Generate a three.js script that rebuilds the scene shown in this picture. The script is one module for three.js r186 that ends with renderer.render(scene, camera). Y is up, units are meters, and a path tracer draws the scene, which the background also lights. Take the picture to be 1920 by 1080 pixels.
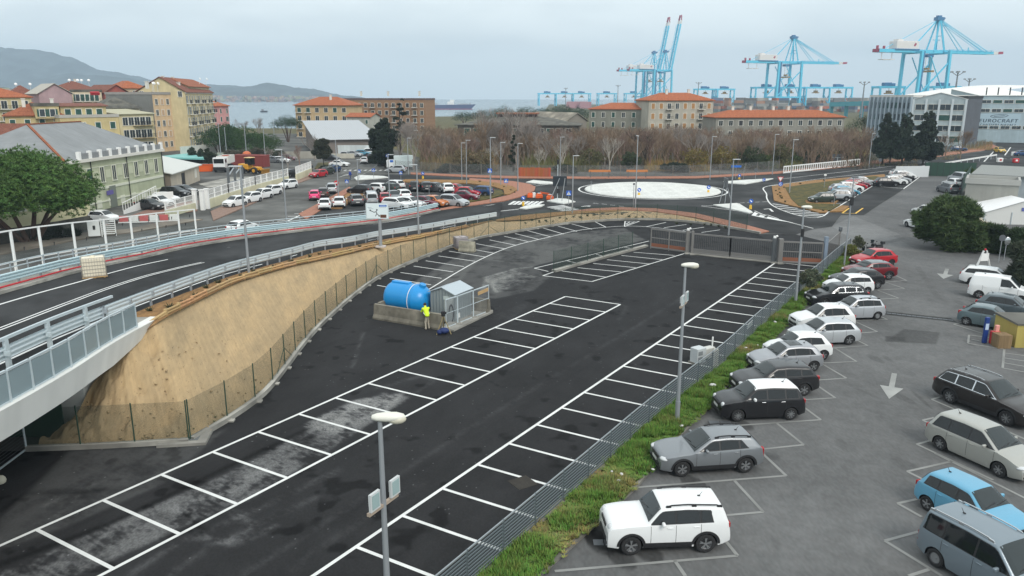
import*as THREE from 'three';
import{mergeGeometries}from 'three/addons/utils/BufferGeometryUtils.js';
import{RoundedBoxGeometry}from 'three/addons/geometries/RoundedBoxGeometry.js';
import{MarchingCubes}from 'three/addons/objects/MarchingCubes.js';

// ---------------------------------------------------------------- camera, sky, sun, exposure
const scene=new THREE.Scene();
const EYE=15.2,FOCAL=1452,PITCH=Math.atan(360 / FOCAL);     // a drone 15 m above the car park, photo 1920 x 1080
const camera=new THREE.PerspectiveCamera(2*Math.atan(540 / FOCAL)*180 / Math.PI,16 / 9,0.5,30000);
camera.position.set(0,EYE,0);
camera.rotation.x=-PITCH;
scene.add(camera);
const renderer=new THREE.WebGLRenderer({antialias:true});
renderer.toneMapping=THREE.LinearToneMapping;
renderer.toneMappingExposure=1.34;
renderer.shadowMap.enabled=true;
scene.fog=new THREE.FogExp2(new THREE.Color(0.66,0.83,1.0),0.00026);

// ---------------------------------------------------------------- numbers and noise
let seedState=7;
const rnd=()=>{seedState=(seedState*1664525 + 1013904223)>>>0;return seedState / 4294967296;};
const reseed=(n)=>{seedState=n*7919 + 13;rnd();rnd();};
const rr=(a,b)=>a +(b - a)*rnd();
const pick=(a)=>a[Math.floor(rnd()*a.length)];
const clamp=(x,a=0,b=1)=>Math.min(b,Math.max(a,x));
const lerp=(a,b,t)=>a +(b - a)*t;
const smooth=(a,b,x)=>{const t=clamp((x - a)/(b - a));return t*t*(3 - 2*t);};
const hash=(x,y,s=0)=>{let h=(Math.imul(x,374761393)+ Math.imul(y,668265263)+ Math.imul(s,1274126177))|0;h=Math.imul(h ^(h>>>13),1274126177);return((h ^(h>>>16))>>>0)/ 4294967296;};
function vnoise(x,y,per=0,s=0){
const xi=Math.floor(x),yi=Math.floor(y),fx=x - xi,fy=y - yi,w=(n)=>(per?((n % per)+ per)% per:n);
const u=fx*fx*(3 - 2*fx),v=fy*fy*(3 - 2*fy);
const a=hash(w(xi),w(yi),s),b=hash(w(xi + 1),w(yi),s),c=hash(w(xi),w(yi + 1),s),d=hash(w(xi + 1),w(yi + 1),s);
return lerp(lerp(a,b,u),lerp(c,d,u),v);
}
function fbm(x,y,oct=4,per=0,s=0){let t=0,a=0.5,n=0;for(let o=0;o<oct;o++){t +=a*vnoise(x,y,per,s + o*17);n +=a;x*=2;y*=2;per*=2;a*=0.5;}return t / n;}
const V=(x,y,z)=>new THREE.Vector3(x,y,z);
const UPV=V(0,1,0);

// ---------------------------------------------------------------- surveying: where a point seen in the photograph stands on the ground
const CP=Math.cos(PITCH),SP=Math.sin(PITCH);
function g(px,py,h=0){                                         // the spot at height h along that line of sight
const x=(px - 960)/ FOCAL,y=-(py - 540)/ FOCAL,t=(EYE - h)/(SP - y*CP);
return V(x*t,h,(-CP - y*SP)*t);
}
function gz(px,py,z){                                            // the spot at depth z along that line of sight
const x=(px - 960)/ FOCAL,y=-(py - 540)/ FOCAL,t=z /(-CP - y*SP);
return V(x*t,EYE +(y*CP - SP)*t,z);
}
function topAt(p,py){const k=(540 - py)/ FOCAL;return EYE + p.z*(SP - k*CP)/(CP + k*SP);}  // how high a thing at p reaches
const RZ=[20,30,36,45,51,56,62,68,74,85,100,112],RH=[5.1,4.65,4.3,3.8,3.4,2.95,2.35,1.85,1.35,0.75,0.2,0];
function roadHeight(z,x=-20){return rampHeight(-z)*(1 - smooth(-3,13,x));}
function rampHeight(d){if(d<=RZ[0])return RH[0];for(let i=1;i<RZ.length;i++)if(d<=RZ[i])return lerp(RH[i - 1],RH[i],(d - RZ[i - 1])/(RZ[i]- RZ[i - 1]));return 0;}
function gr(px,py,dh=0){let h=2,q;for(let i=0;i<60;i++){q=g(px,py,h + dh);h=0.6*h + 0.4*roadHeight(q.z,q.x);}q=g(px,py,h + dh);q.y=h;return q;}  // on the ramp
const curve=(pts,n)=>new THREE.CatmullRomCurve3(pts,false,'centripetal').getSpacedPoints(n);
const pxs=(list,f=g)=>list.map(([a,b])=>f(a,b));

// ---------------------------------------------------------------- things, parts, meshes
const names=new Map();
function numbered(n){const k=names.get(n)??0;names.set(n,k + 1);return k?n + '_' + String(k).padStart(3,'0'):n;}
function tag(o,label,category,group,kind){if(label)o.userData.label=label;if(category)o.userData.category=category;if(group)o.userData.group=group;if(kind)o.userData.kind=kind;return o;}
function thing(name,label,category,p=V(0,0,0),turn=0,group){
const o=new THREE.Group();o.name=numbered(name);o.position.copy(p);o.rotation.y=turn;scene.add(o);
return tag(o,label,category,group);
}
function part(name,geo,mat,parent,label){
const m=new THREE.Mesh(geo,mat);m.name=name;m.castShadow=m.receiveShadow=true;
if(label)m.userData.label=label;
(parent||scene).add(m);return m;
}
function single(name,geo,mat,label,category,group,p){const m=part(numbered(name),geo,mat,scene);if(p)m.position.copy(p);return tag(m,label,category,group);}
function struct(name,geo,mat,label){const m=part(numbered(name),geo,mat,scene);return tag(m,label,null,null,'structure');}
function copyOf(root,name,label,group,p,turn=0){const o=root.clone();o.name=numbered(name);o.position.copy(p);o.rotation.y=turn;scene.add(o);o.userData={...root.userData};return tag(o,label,null,group);}

const M4=()=>new THREE.Matrix4();
function boxUV(geo){                                               // uv in metres from the face's main direction
const p=geo.attributes.position,n=geo.attributes.normal,uv=new Float32Array(p.count*2);
for(let i=0;i<p.count;i++){
const x=p.getX(i),y=p.getY(i),z=p.getZ(i),a=Math.abs(n.getX(i)),b=Math.abs(n.getY(i)),c=Math.abs(n.getZ(i));
if(b>=a&&b>=c){uv[i*2]=x;uv[i*2 + 1]=z;}else if(a>c){uv[i*2]=z;uv[i*2 + 1]=y;}else{uv[i*2]=x;uv[i*2 + 1]=y;}
}
geo.setAttribute('uv',new THREE.BufferAttribute(uv,2));return geo;
}
class MB{                                                          // collects shapes and joins them into one mesh
constructor(){this.list=[];}
geo(g0,m){const q=g0.index?g0.toNonIndexed():g0.clone();for(const k of Object.keys(q.attributes))if(k !=='position'&&k !=='normal')q.deleteAttribute(k);if(!q.attributes.normal)q.computeVertexNormals();if(m)q.applyMatrix4(m);this.list.push(q);return this;}
box(x,y,z,w,h,d,ry=0,rx=0,rz=0){return this.geo(new THREE.BoxGeometry(w,h,d),M4().makeRotationFromEuler(new THREE.Euler(rx,ry,rz,'YXZ')).setPosition(x,y,z));}
rbox(x,y,z,w,h,d,r=0.03,ry=0,seg=2){return this.geo(new RoundedBoxGeometry(w,h,d,seg,r),M4().makeRotationY(ry).setPosition(x,y,z));}
bar(a,b,w,h=w){                                             // a straight bar of rectangular section from a to b
const d=b.clone().sub(a),l=d.length();d.normalize();if(l<1e-6)return this;
const s=Math.abs(d.y)>0.99?V(1,0,0):UPV.clone().cross(d).normalize(),u=d.clone().cross(s);
return this.geo(new THREE.BoxGeometry(w,h,l),M4().makeBasis(s,u,d).setPosition((a.x + b.x)/ 2,(a.y + b.y)/ 2,(a.z + b.z)/ 2));
}
rod(a,b,r,r2=r,n=8){
const d=b.clone().sub(a),l=d.length();if(l<1e-6)return this;
return this.geo(new THREE.CylinderGeometry(r2,r,l,n),M4().makeRotationFromQuaternion(new THREE.Quaternion().setFromUnitVectors(UPV,d.normalize())).setPosition((a.x + b.x)/ 2,(a.y + b.y)/ 2,(a.z + b.z)/ 2));
}
ball(x,y,z,r,sx=1,sy=1,sz=1,n=12){return this.geo(new THREE.SphereGeometry(r,n,Math.max(6,n / 2)),M4().makeScale(sx,sy,sz).setPosition(x,y,z));}
quad(a,b,c,d){return this.geo(tris([a,b,c,a,c,d]));}
tri(a,b,c){return this.geo(tris([a,b,c]));}
done(){const m=boxUV(this.list.length===1?this.list[0]:mergeGeometries(this.list,false));this.list=[];return m;}
part(name,mat,parent,label){return part(name,this.done(),mat,parent,label);}
}
function tris(v){const q=new THREE.BufferGeometry();q.setAttribute('position',new THREE.Float32BufferAttribute(v.flatMap((p)=>[p.x,p.y,p.z]),3));q.computeVertexNormals();return q;}
function sheet(pts,y=null){                                     // a flat polygon lying on the ground, uv = metres
const c=pts.map((p)=>new THREE.Vector2(p.x,p.z)),f=THREE.ShapeUtils.triangulateShape(c,[]),v=[],uv=[];
for(const t of f)for(const k of t){v.push(pts[k].x,y===null?pts[k].y:y,pts[k].z);uv.push(pts[k].x,pts[k].z);}
return upward(v,uv);
}
function upward(v,uv){
for(let i=0;i<v.length;i +=9){
const ny=(v[i + 5]- v[i + 2])*(v[i + 6]- v[i])-(v[i + 3]- v[i])*(v[i + 8]- v[i + 2]);
if(ny<0){for(let k=0;k<3;k++)[v[i + 3 + k],v[i + 6 + k]]=[v[i + 6 + k],v[i + 3 + k]];const j=(i / 9)*6;for(let k=0;k<2;k++)[uv[j + 2 + k],uv[j + 4 + k]]=[uv[j + 4 + k],uv[j + 2 + k]];}
}
const q=new THREE.BufferGeometry();q.setAttribute('position',new THREE.Float32BufferAttribute(v,3));q.setAttribute('uv',new THREE.Float32BufferAttribute(uv,2));q.computeVertexNormals();return q;
}
function loft(A,B,n=1,bump){                                  // a surface between two edges with as many points each; uv: metres along, metres across
const v=[],uv=[],row=A.map((a,i)=>Array.from({length:n + 1},(_,j)=>{const p=a.clone().lerp(B[i],j / n);return bump?bump(p,i /(A.length - 1),j / n):p;}));
let s=0;
const S=A.map((a,i)=>(i?(s +=a.clone().lerp(B[i],0.5).distanceTo(A[i - 1].clone().lerp(B[i - 1],0.5))):0));
for(let i=0;i<A.length;i++){const w=A[i].distanceTo(B[i]);for(let j=0;j<=n;j++){v.push(row[i][j].x,row[i][j].y,row[i][j].z);uv.push(S[i],w*j / n);}}
const idx=[];for(let i=0;i + 1<A.length;i++)for(let j=0;j<n;j++){const a=i*(n + 1)+ j,b=a + n + 1;idx.push(a,b,a + 1,a + 1,b,b + 1);}
const q=new THREE.BufferGeometry();q.setAttribute('position',new THREE.Float32BufferAttribute(v,3));q.setAttribute('uv',new THREE.Float32BufferAttribute(uv,2));q.setIndex(idx);q.computeVertexNormals();return q;
}
function offset(pts,d,dy=0){                                   // the same path moved sideways (to its left if d > 0)
return pts.map((p,i)=>{const a=pts[Math.max(0,i - 1)],b=pts[Math.min(pts.length - 1,i + 1)],t=V(b.x - a.x,0,b.z - a.z).normalize();return V(p.x + t.z*d,p.y + dy,p.z - t.x*d);});
}
const ribbon=(pts,w,dy=0)=>loft(offset(pts,w / 2,dy),offset(pts,-w / 2,dy),1);
function wallGeo(pts,h,t,dy=0){                               // a wall of thickness t along a path, its top at h (number or function of the point)
const top=(p)=>(typeof h==='function'?h(p):h),L=offset(pts,t / 2,dy),R=offset(pts,-t / 2,dy),up=(Q)=>Q.map((p,i)=>V(p.x,p.y + top(pts[i]),p.z)),m=new MB(),LU=up(L),RU=up(R);
for(const[A,B]of[[L,LU],[LU,RU],[RU,R]])m.geo(loft(A,B,1));
m.quad(L[0],LU[0],RU[0],R[0]);const k=pts.length - 1;m.quad(R[k],RU[k],LU[k],L[k]);
return m.done();
}
const line2=(a,b,w,y)=>ribbon([V(a.x,y,a.z),V(b.x,y,b.z)],w);

// ---------------------------------------------------------------- materials
function texture(n,f,rx=1,ry=rx,srgb=true){              // f(u, v) -> [r, g, b] in 0..255; one repeat covers rx by ry metres
const d=new Uint8Array(n*n*4);
for(let y=0;y<n;y++)for(let x=0;x<n;x++){const c=f(x / n,y / n),o=(y*n + x)*4;d[o]=clamp(c[0],0,255);d[o + 1]=clamp(c[1],0,255);d[o + 2]=clamp(c[2],0,255);d[o + 3]=c.length>3?clamp(c[3],0,255):255;}
const t=new THREE.DataTexture(d,n,n);t.wrapS=t.wrapT=THREE.RepeatWrapping;t.magFilter=THREE.LinearFilter;t.minFilter=THREE.LinearMipmapLinearFilter;t.generateMipmaps=true;
if(srgb)t.colorSpace=THREE.SRGBColorSpace;t.repeat.set(1 / rx,1 / ry);t.needsUpdate=true;return t;
}
const scaled=(t,rx,ry=rx)=>{const c=t.clone();c.repeat.set(1 / rx,1 / ry);c.needsUpdate=true;return c;};
function mat(color,rough=0.8,extra={}){return new THREE.MeshStandardMaterial({color,roughness:rough,...extra});}
const lin=(r,gg,b)=>new THREE.Color().setRGB(r,gg,b);
const grainTex=texture(512,(u,v)=>{const k=205 + 50*(fbm(u*8,v*8,5,8,3)- 0.5)*1.6 + 26*(hash(Math.floor(u*512),Math.floor(v*512),5)- 0.5);return[k,k,k];},6);
const grainBump=texture(256,(u,v)=>{const k=128 + 130*(vnoise(u*128,v*128,128,9)- 0.5);return[k,k,k];},1.6,1.6,false);
const patchTex=texture(512,(u,v)=>{const a=fbm(u*6,v*6,5,6,21),b=fbm(u*24,v*24,3,24,23),k=190 + 75*(a - 0.5)*2 + 26*(b - 0.5);return[k,k,k*0.99];},23);
const streakTex=texture(512,(u,v)=>{const a=fbm(u*60,v*5,3,0,31),b=fbm(u*8,v*8,4,8,33),k=222 + 60*(a - 0.5)+ 26*(b - 0.5);return[k,k*0.99,k*0.97];},5,7);
const tileTex=texture(256,(u,v)=>{const r=Math.abs(((u*16)% 1)- 0.5)*2,j=hash(Math.floor(u*16),Math.floor(v*10),3),w=((v*10)% 1)<0.12?0.8:1,k=(175 + 46*r + 36*(j - 0.5))*w;return[k,k*(0.97 + 0.06*j),k*(0.95 + 0.08*j)];},3.6,3.6);
const tileBump=texture(256,(u,v)=>{const r=Math.sqrt(Math.abs(Math.sin(u*16*Math.PI))),k=255*r*0.8 + 50*((v*10)% 1);return[k,k,k];},3.6,3.6,false);
const ribTex=texture(64,(u)=>{const k=128 + 127*Math.sin(u*Math.PI*2);return[k,k,k];},0.5,0.5,false);
const plasterTex=texture(256,(u,v)=>{const k=230 + 34*(fbm(u*5,v*5,4,5,41)- 0.5)+ 18*(fbm(u*24,v*4,2,0,42)- 0.5);return[k,k,k*0.99];},9);
const soilTex=texture(512,(u,v)=>{const a=fbm(u*10,v*10,5,10,51),b=hash(Math.floor(u*256),Math.floor(v*256),52),k=198 + 90*(a - 0.5)+ 44*(b - 0.5);return[k,k*0.98,k*0.93];},3);
const grassTex=texture(512,(u,v)=>{const a=fbm(u*9,v*9,5,9,61),b=fbm(u*50,v*50,2,50,62),k=160 + 120*(a - 0.5)+ 90*(b - 0.5);return[k*(0.86 + 0.3*a),k,k*0.62];},5);
const brickTex=texture(256,(u,v)=>{const r=Math.floor(v*16),x=u*8 +(r % 2)*0.5,j=hash(Math.floor(x)% 8,r,71),e=(x % 1)<0.06||((v*16)% 1)<0.12,k=e?180:215 + 46*(j - 0.5);return[k,k*0.97,k*0.95];},1.6,1.6);
const C={
white:mat(lin(0.78,0.78,0.76),0.7),paint:mat(lin(0.86,0.87,0.87),0.75,{map:plasterTex}),oldPaint:mat(lin(0.6,0.61,0.6),0.8,{map:patchTex}),
steel:mat(lin(0.42,0.45,0.48),0.45,{metalness:0.55}),darkSteel:mat(lin(0.12,0.13,0.14),0.5,{metalness:0.4}),pole:mat(lin(0.34,0.36,0.38),0.5,{metalness:0.45}),
rail:mat(lin(0.56,0.63,0.66),0.42,{metalness:0.3}),concrete:mat(lin(0.42,0.4,0.36),0.9,{map:patchTex}),paleConcrete:mat(lin(0.62,0.6,0.55),0.9,{map:scaled(patchTex,11)}),
black:mat(lin(0.015,0.015,0.017),0.6),rubber:mat(lin(0.018,0.018,0.019),0.9),glass:mat(lin(0.012,0.016,0.018),0.08),blue:mat(lin(0.02,0.13,0.5),0.5),red:mat(lin(0.5,0.02,0.03),0.5),
orange:mat(lin(0.75,0.12,0.02),0.55),yellow:mat(lin(0.75,0.45,0.03),0.5),fenceGreen:mat(lin(0.015,0.05,0.032),0.6),wood:mat(lin(0.62,0.42,0.21),0.8,{map:streakTex}),
};
const shade=(m,c)=>{const k=m.clone();k.color=c;return k;};

// ---------------------------------------------------------------- sky
{
const W=1024,Hh=512,d=new Float32Array(W*Hh*4),mixc=(a,b,t)=>a.map((x,i)=>lerp(x,b[i],t));
for(let y=0;y<Hh;y++)for(let x=0;x<W;x++){
const el=((y + 0.5)/ Hh - 0.5)*180,az=((x + 0.5)/ W)*Math.PI*2 - Math.PI;         // az: atan2(z, x), so -pi/2 is straight ahead
const e=Math.max(0,el),left=0.5 - 0.5*Math.cos(az);
let c=e<4?mixc([0.68,0.79,0.85],[0.74,0.83,0.865],e / 4):e<14?mixc([0.74,0.83,0.865],[0.73,0.81,0.84],(e - 4)/ 10):mixc([0.73,0.81,0.84],[0.86,0.9,0.93],(e - 14)/ 76);
const cx=Math.cos(az),cz=Math.sin(az),n1=fbm(cx*5 + 20,e*0.5 + cz*5 + 9,5,0,81),n2=fbm(cx*14 + 40,e*1.1 + cz*14,4,0,83);
const dark=smooth(0.46,0.72,n1*0.75 + n2*0.25)*(0.07 + 0.1*left)*smooth(0.5,3.2,e);
const hazeLeft=(1 - smooth(0,5,e))*smooth(0.3,0.9,left)*0.12;
c=[c[0]*(1 - dark*1.12 - hazeLeft*1.6),c[1]*(1 - dark - hazeLeft),c[2]*(1 - dark*0.88 - hazeLeft*0.6)];
c=[c[0]*1.1,c[1]*1.085,c[2]*1.06];const o=(y*W + x)*4;d[o]=c[0];d[o + 1]=c[1];d[o + 2]=c[2];d[o + 3]=1;
}
const t=new THREE.DataTexture(d,W,Hh,THREE.RGBAFormat,THREE.FloatType);t.mapping=THREE.EquirectangularReflectionMapping;t.magFilter=t.minFilter=THREE.LinearFilter;t.wrapS=THREE.RepeatWrapping;t.needsUpdate=true;
scene.background=t;scene.environment=t;
}
const sun=new THREE.DirectionalLight(new THREE.Color(1,0.95,0.88),1.5);
sun.position.set(66,118,52);sun.target.position.set(0,0,-60);sun.castShadow=true;sun.shadow.radius=44;
Object.assign(sun.shadow.camera,{left:-260,right:260,top:260,bottom:-260,near:1,far:900});sun.shadow.mapSize.set(4096,4096);
scene.add(sun,sun.target);
// ---------------------------------------------------------------- land, sea, hills
const dryGround=mat(lin(0.2,0.185,0.12),0.95,{map:scaled(grassTex,16)});
struct('ground',sheet([[-1900,60],[1900,60],[1900,-1500],[70,-1500],[25,-660],[-70,-600],[-95,-385],[-230,-385],[-430,-520],[-1900,-1100]].map(([x,z])=>V(x,0,z)),-0.08),dryGround,'flat dry land under the town and the port');
const seaBump=texture(256,(u,v)=>{const k=128 + 150*(fbm(u*12,v*40,4,0,91)- 0.5);return[k,k,k];},60,60,false);
struct('sea',sheet([V(-3600,0,-300),V(3600,0,-300),V(3600,0,-4400),V(-3600,0,-4400)],-3.5),mat(lin(0.1,0.17,0.21),0.22,{bumpMap:seaBump,bumpScale:0.35}),'calm pale grey sea behind the town');
function ridge(name,label,crest,z,deep,colr,sd){             // a line of hills: crest read from the photograph at depth z
reseed(sd);
const pts=[];for(let i=0;i + 1<crest.length;i++)for(let k=0;k<24;k++){const t=k / 24;pts.push([lerp(crest[i][0],crest[i + 1][0],t),lerp(crest[i][1],crest[i + 1][1],t*t*(3 - 2*t)*0.5 + t*0.5)]);}
pts.push(crest[crest.length - 1]);
const top=pts.map(([a,b])=>{const p=gz(a,b,z);p.y=Math.max(-4,p.y +(fbm(a*0.05,sd,3,0,sd)- 0.5)*Math.abs(z)*0.004);return p;});
const foot=top.map((p)=>V(p.x*0.97,-6,p.z + deep)),back=top.map((p)=>V(p.x*1.05,-6,p.z - deep));
const bump=(p,s,t)=>{const a=Math.sin(Math.PI*t);p.y +=a*deep*0.1*(fbm(p.x*0.004 + sd,p.z*0.004,4,0,sd + 1)- 0.5);return p;};
const m=new THREE.Mesh(mergeGeometries([loft(top,foot,14,bump),loft(top,back,2)]),colr);m.name=numbered(name);scene.add(m);
return tag(m,label,null,null,'structure');
}
const hazyForest=mat(lin(0.11,0.155,0.16),0.95,{map:scaled(patchTex,300)});  // wooded green shifted towards blue, part of the distance haze put into the colour
ridge('hills','high misty ridge rising at the far left',[[-260,70],[-60,84],[60,93],[130,104],[190,132],[300,152],[430,160],[560,172],[640,188]],-3700,800,hazyForest,11);
ridge('hills','low misty headland behind the rooftops',[[-200,150],[0,158],[60,150],[130,137],[200,142],[300,158],[380,166],[460,178],[560,184],[620,189]],-3100,500,hazyForest,12);
ridge('hills','misty far headland across the bay',[[380,175],[440,166],[500,156],[560,164],[640,178],[700,186],[760,189]],-3300,450,hazyForest,13);
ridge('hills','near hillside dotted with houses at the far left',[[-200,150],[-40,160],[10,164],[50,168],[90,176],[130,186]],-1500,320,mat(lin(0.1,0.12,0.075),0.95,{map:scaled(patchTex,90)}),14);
{                                                                   // houses on that hillside and along the far shore, too many and too small to tell apart
const hg=new THREE.BoxGeometry(1,1,1),wm=mat(lin(0.6,0.55,0.48),0.9);
const im=new THREE.InstancedMesh(hg,wm,190);im.name='distant_houses';let n=0;reseed(5);
const put=(px,py,z,s)=>{const p=gz(px,py,z);im.setMatrixAt(n,M4().makeRotationY(rr(0,3)).scale(V(s*rr(0.8,1.6),s*rr(0.6,1),s)).setPosition(p.x,p.y,p.z));im.setColorAt(n,lin(rr(0.5,0.8),rr(0.42,0.7),rr(0.35,0.62)));n++;};
for(let i=0;i<40;i++){const t=rnd();put(lerp(0,70,t),lerp(168,178,t)+ rr(0,8),-1390,rr(7,11));}
for(let i=0;i<150;i++){const t=rnd();put(lerp(396,600,t),rr(180,190)+ t*1.5,-2560 + rr(-40,40),rr(6,11));}
im.count=n;tag(im,'pale far-off houses scattered along the shore of the bay','houses',null,'stuff');scene.add(im);
}
// ---------------------------------------------------------------- asphalt
const matte=(o)=>new THREE.MeshPhysicalMaterial({specularIntensity:0.25,...o});
const asphaltBump={bumpMap:grainBump,bumpScale:0.006};
const oldAsphalt=matte({color:lin(0.23,0.23,0.222),roughness:0.92,map:scaled(patchTex,31),...asphaltBump});
const newAsphalt=matte({color:lin(0.088,0.09,0.094),roughness:0.9,map:scaled(patchTex,27),...asphaltBump});
struct('street',sheet([V(-190,0,10),V(230,0,10),V(230,0,-300),V(95,0,-300),V(60,0,-190),V(-20,0,-190),V(-45,0,-260),V(-70,0,-330),V(-190,0,-330)],-0.045),oldAsphalt,'worn grey asphalt of the streets and yards');
const ringRoad=struct('road',sheet(pxs([[500,452],[560,425],[592,398],[640,366],[668,348],[690,336],[716,327],[770,327],[875,332],[950,334],[1105,335],[1305,334],[1455,326],[1600,313],[1740,297],[1836,285],[1864,277],[1872,262],[2010,262],[2060,322],[1812,318],[1728,331],[1695,354],[1619,403],[1577,403],[1560,424],[1525,429],[1492,439],[1442,437],[1380,428],[1305,408],[1200,398],[950,412],[800,440],[650,470]]),-0.02),newAsphalt,'dark new asphalt of the roundabout and its arms');
const lineY=0.006;
function paintOn(parent,a,b,w,y=lineY,m=C.paint){return part('painted_line',line2(a,b,w,y),m,parent);}
function paintPath(parent,pts,w,y=lineY,m=C.paint){return part('painted_line',ribbon(pts.map((p)=>V(p.x,y,p.z)),w),m,parent);}
const L=(parent,list,w,m,y)=>{for(const[a,b,c,d]of list)paintOn(parent,g(a,b),g(c,d),w,y,m);};

// the new car park: its stains lie on a map of the place, 90 x 120 m
const lotMap=(()=>{
const N=2048,toX=(p)=>(p.x + 45)/ 90,toY=(p)=>(p.z + 115)/ 120,S=512;
const mk=()=>{const c=document.createElement('canvas');c.width=c.height=S;const q=c.getContext('2d');q.fillStyle='#000';q.fillRect(0,0,S,S);return[c,q];};
const path=(q,list)=>{q.beginPath();list.forEach(([a,b],i)=>{const p=g(a,b);q[i?'lineTo':'moveTo'](toX(p)*S,toY(p)*S);});};
const area=(q,list,v)=>{path(q,list);q.closePath();q.fillStyle=`rgb(${v},${v},${v})`;q.fill();};
const stroke=(q,list,w,v)=>{path(q,list);q.lineWidth=w / 90*S;q.strokeStyle=`rgba(255,255,255,${v})`;q.stroke();};
const[cd,dust]=mk(),[co,old]=mk();
area(old,[[980,441],[870,474],[790,520],[745,545],[820,540],[905,520],[985,505],[1015,495],[1210,450],[1170,427],[1060,438]],190);
area(old,[[900,485],[1000,500],[1030,520],[1000,545],[930,560],[880,555],[860,530]],140);
area(old,[[125,845],[355,835],[430,800],[300,910],[120,990],[-80,1060],[40,930]],120);
area(dust,[[-80,1090],[0,1074],[250,965],[420,890],[560,815],[650,770],[720,735],[770,745],[640,830],[480,930],[300,1010],[120,1090],[0,1180]],150);
area(dust,[[560,800],[660,750],[760,735],[740,760],[640,815]],215);
area(dust,[[300,960],[420,905],[540,860],[480,900],[360,975]],175);
area(dust,[[905,520],[960,505],[1010,520],[985,530],[930,550]],90);
area(dust,[[900,600],[930,590],[1000,560],[960,600]],30);
for(const[list,w,v]of[[[[660,690],[682,622]],0.12,0.4],[[[450,1080],[640,960],[900,790],[1180,620],[1300,545]],0.25,0.16],[[[400,940],[480,985],[420,1020]],0.3,0.32],[[[370,1005],[440,1020],[520,985]],0.35,0.36],[[[240,1080],[330,1020],[470,960],[640,880]],0.3,0.26],
[[[300,1090],[420,1010],[600,930]],0.3,0.2],[[[905,545],[915,520],[960,505],[1000,500]],0.45,0.35],[[[930,548],[925,528],[975,512]],0.4,0.3],[[[700,730],[790,705],[815,712],[770,745]],0.3,0.2],[[[80,950],[180,905],[100,970]],0.15,0.25],[[[1140,560],[1175,575],[1160,600]],0.25,0.14],[[[540,1070],[700,960],[800,900]],0.35,0.12]])stroke(dust,list,w,v);
const seam=mk();stroke(seam[1],[[-60,1080],[200,985],[470,855],[640,775]],0.22,0.9);stroke(seam[1],[[45,925],[240,918],[205,925]],0.25,0.6);stroke(seam[1],[[125,845],[45,928],[0,960]],0.3,0.7);stroke(seam[1],[[830,620],[1000,520]],0.1,0.3);
for(let i=0;i<9;i++){const a=g(1000,560).addScaledVector(V(0.842,0,0.539),-14 + i*4.1 +(i % 3)*0.4),q=seam[1],e=(t)=>{const p=a.clone().addScaledVector(V(0.539,0,-0.842),t);return[toX(p)*S,toY(p)*S];};q.beginPath();q.moveTo(...e(-60));q.lineTo(...e(34));q.lineWidth=0.55;q.strokeStyle=`rgba(255,255,255,${i % 2 ? 0.16 : 0.28})`;q.stroke();}
const big=(c)=>{const b=document.createElement('canvas');b.width=b.height=N;const q=b.getContext('2d');q.drawImage(c,0,0,N,N);return q.getImageData(0,0,N,N).data;};
const D=big(cd),O=big(co),Z=big(seam[0]),d=new Uint8Array(N*N*4);
for(let y=0;y<N;y++)for(let x=0;x<N;x++){
const o=(y*N + x)*4,X=(x / N)*90,Y=(y / N)*120,a=fbm(X*0.35,Y*0.35,4,0,101),b=fbm(X*1.7 + Y*0.6,Y*0.7 - X*0.5,3,0,102),c=hash(x,y,103),e=fbm(X*3.1 + Y*1.9,(Y*0.84 - X*0.54)*9,4,0,104);
const old=(O[o]/ 255)*smooth(0.18,0.58,a*0.45 + b*0.3 + e*0.25),dust=(D[o]/ 255)*smooth(0.31,0.62,b*0.4 + a*0.22 + e*0.38 +(D[o]/ 255)*0.06);
let k=44 + 12*(a - 0.5)+ 7*(b - 0.5)+ 6*(c - 0.5)+ 54*old + 92*dust*(0.8 + 0.4*c)- 22*(Z[o]/ 255)- 16*smooth(0.66,0.78,fbm(X*0.9,Y*0.9,3,0,105));
k +=c>0.9992?60:0;
d[o]=clamp(k,0,255);d[o + 1]=clamp(k*1.005,0,255);d[o + 2]=clamp(k*(1.03 - 0.05*old - 0.04*dust),0,255);d[o + 3]=255;
}
const t=new THREE.DataTexture(d,N,N);t.colorSpace=THREE.SRGBColorSpace;t.magFilter=THREE.LinearFilter;t.minFilter=THREE.LinearMipmapLinearFilter;t.generateMipmaps=true;t.wrapS=t.wrapT=THREE.ClampToEdgeWrapping;t.repeat.set(1 / 90,1 / 120);t.offset.set(0.5,115 / 120);t.needsUpdate=true;return t;
})();
const fenceLine=[...pxs([[1034,965],[1124,884],[1204,811],[1300,731],[1351,690],[1419,624],[1492,560],[1534,524],[1562,498],[1598,468]])];
{const a=fenceLine[0],b=fenceLine[1],d=a.clone().sub(b).normalize();fenceLine.unshift(a.clone().addScaledVector(d,8),a.clone().addScaledVector(d,4));fenceLine.unshift(fenceLine[0].clone().addScaledVector(d,10));}
const lotKerb=pxs([[1100,998],[1193,913],[1267,821],[1322,772],[1370,718],[1440,645],[1500,582],[1560,524],[1606,480]]);
{const d=lotKerb[0].clone().sub(lotKerb[1]).normalize();lotKerb.unshift(lotKerb[0].clone().addScaledVector(d,14));}
const toePx=[[-260,862],[50,845],[355,830],[432,785],[475,755],[508,727],[548,672],[572,640],[603,608],[660,557],[700,525],[760,497],[830,470],[850,462],[900,447],[980,433],[1072,419],[1165,413],[1240,413],[1310,419],[1380,430],[1428,439]];
const toe=pxs(toePx);
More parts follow.
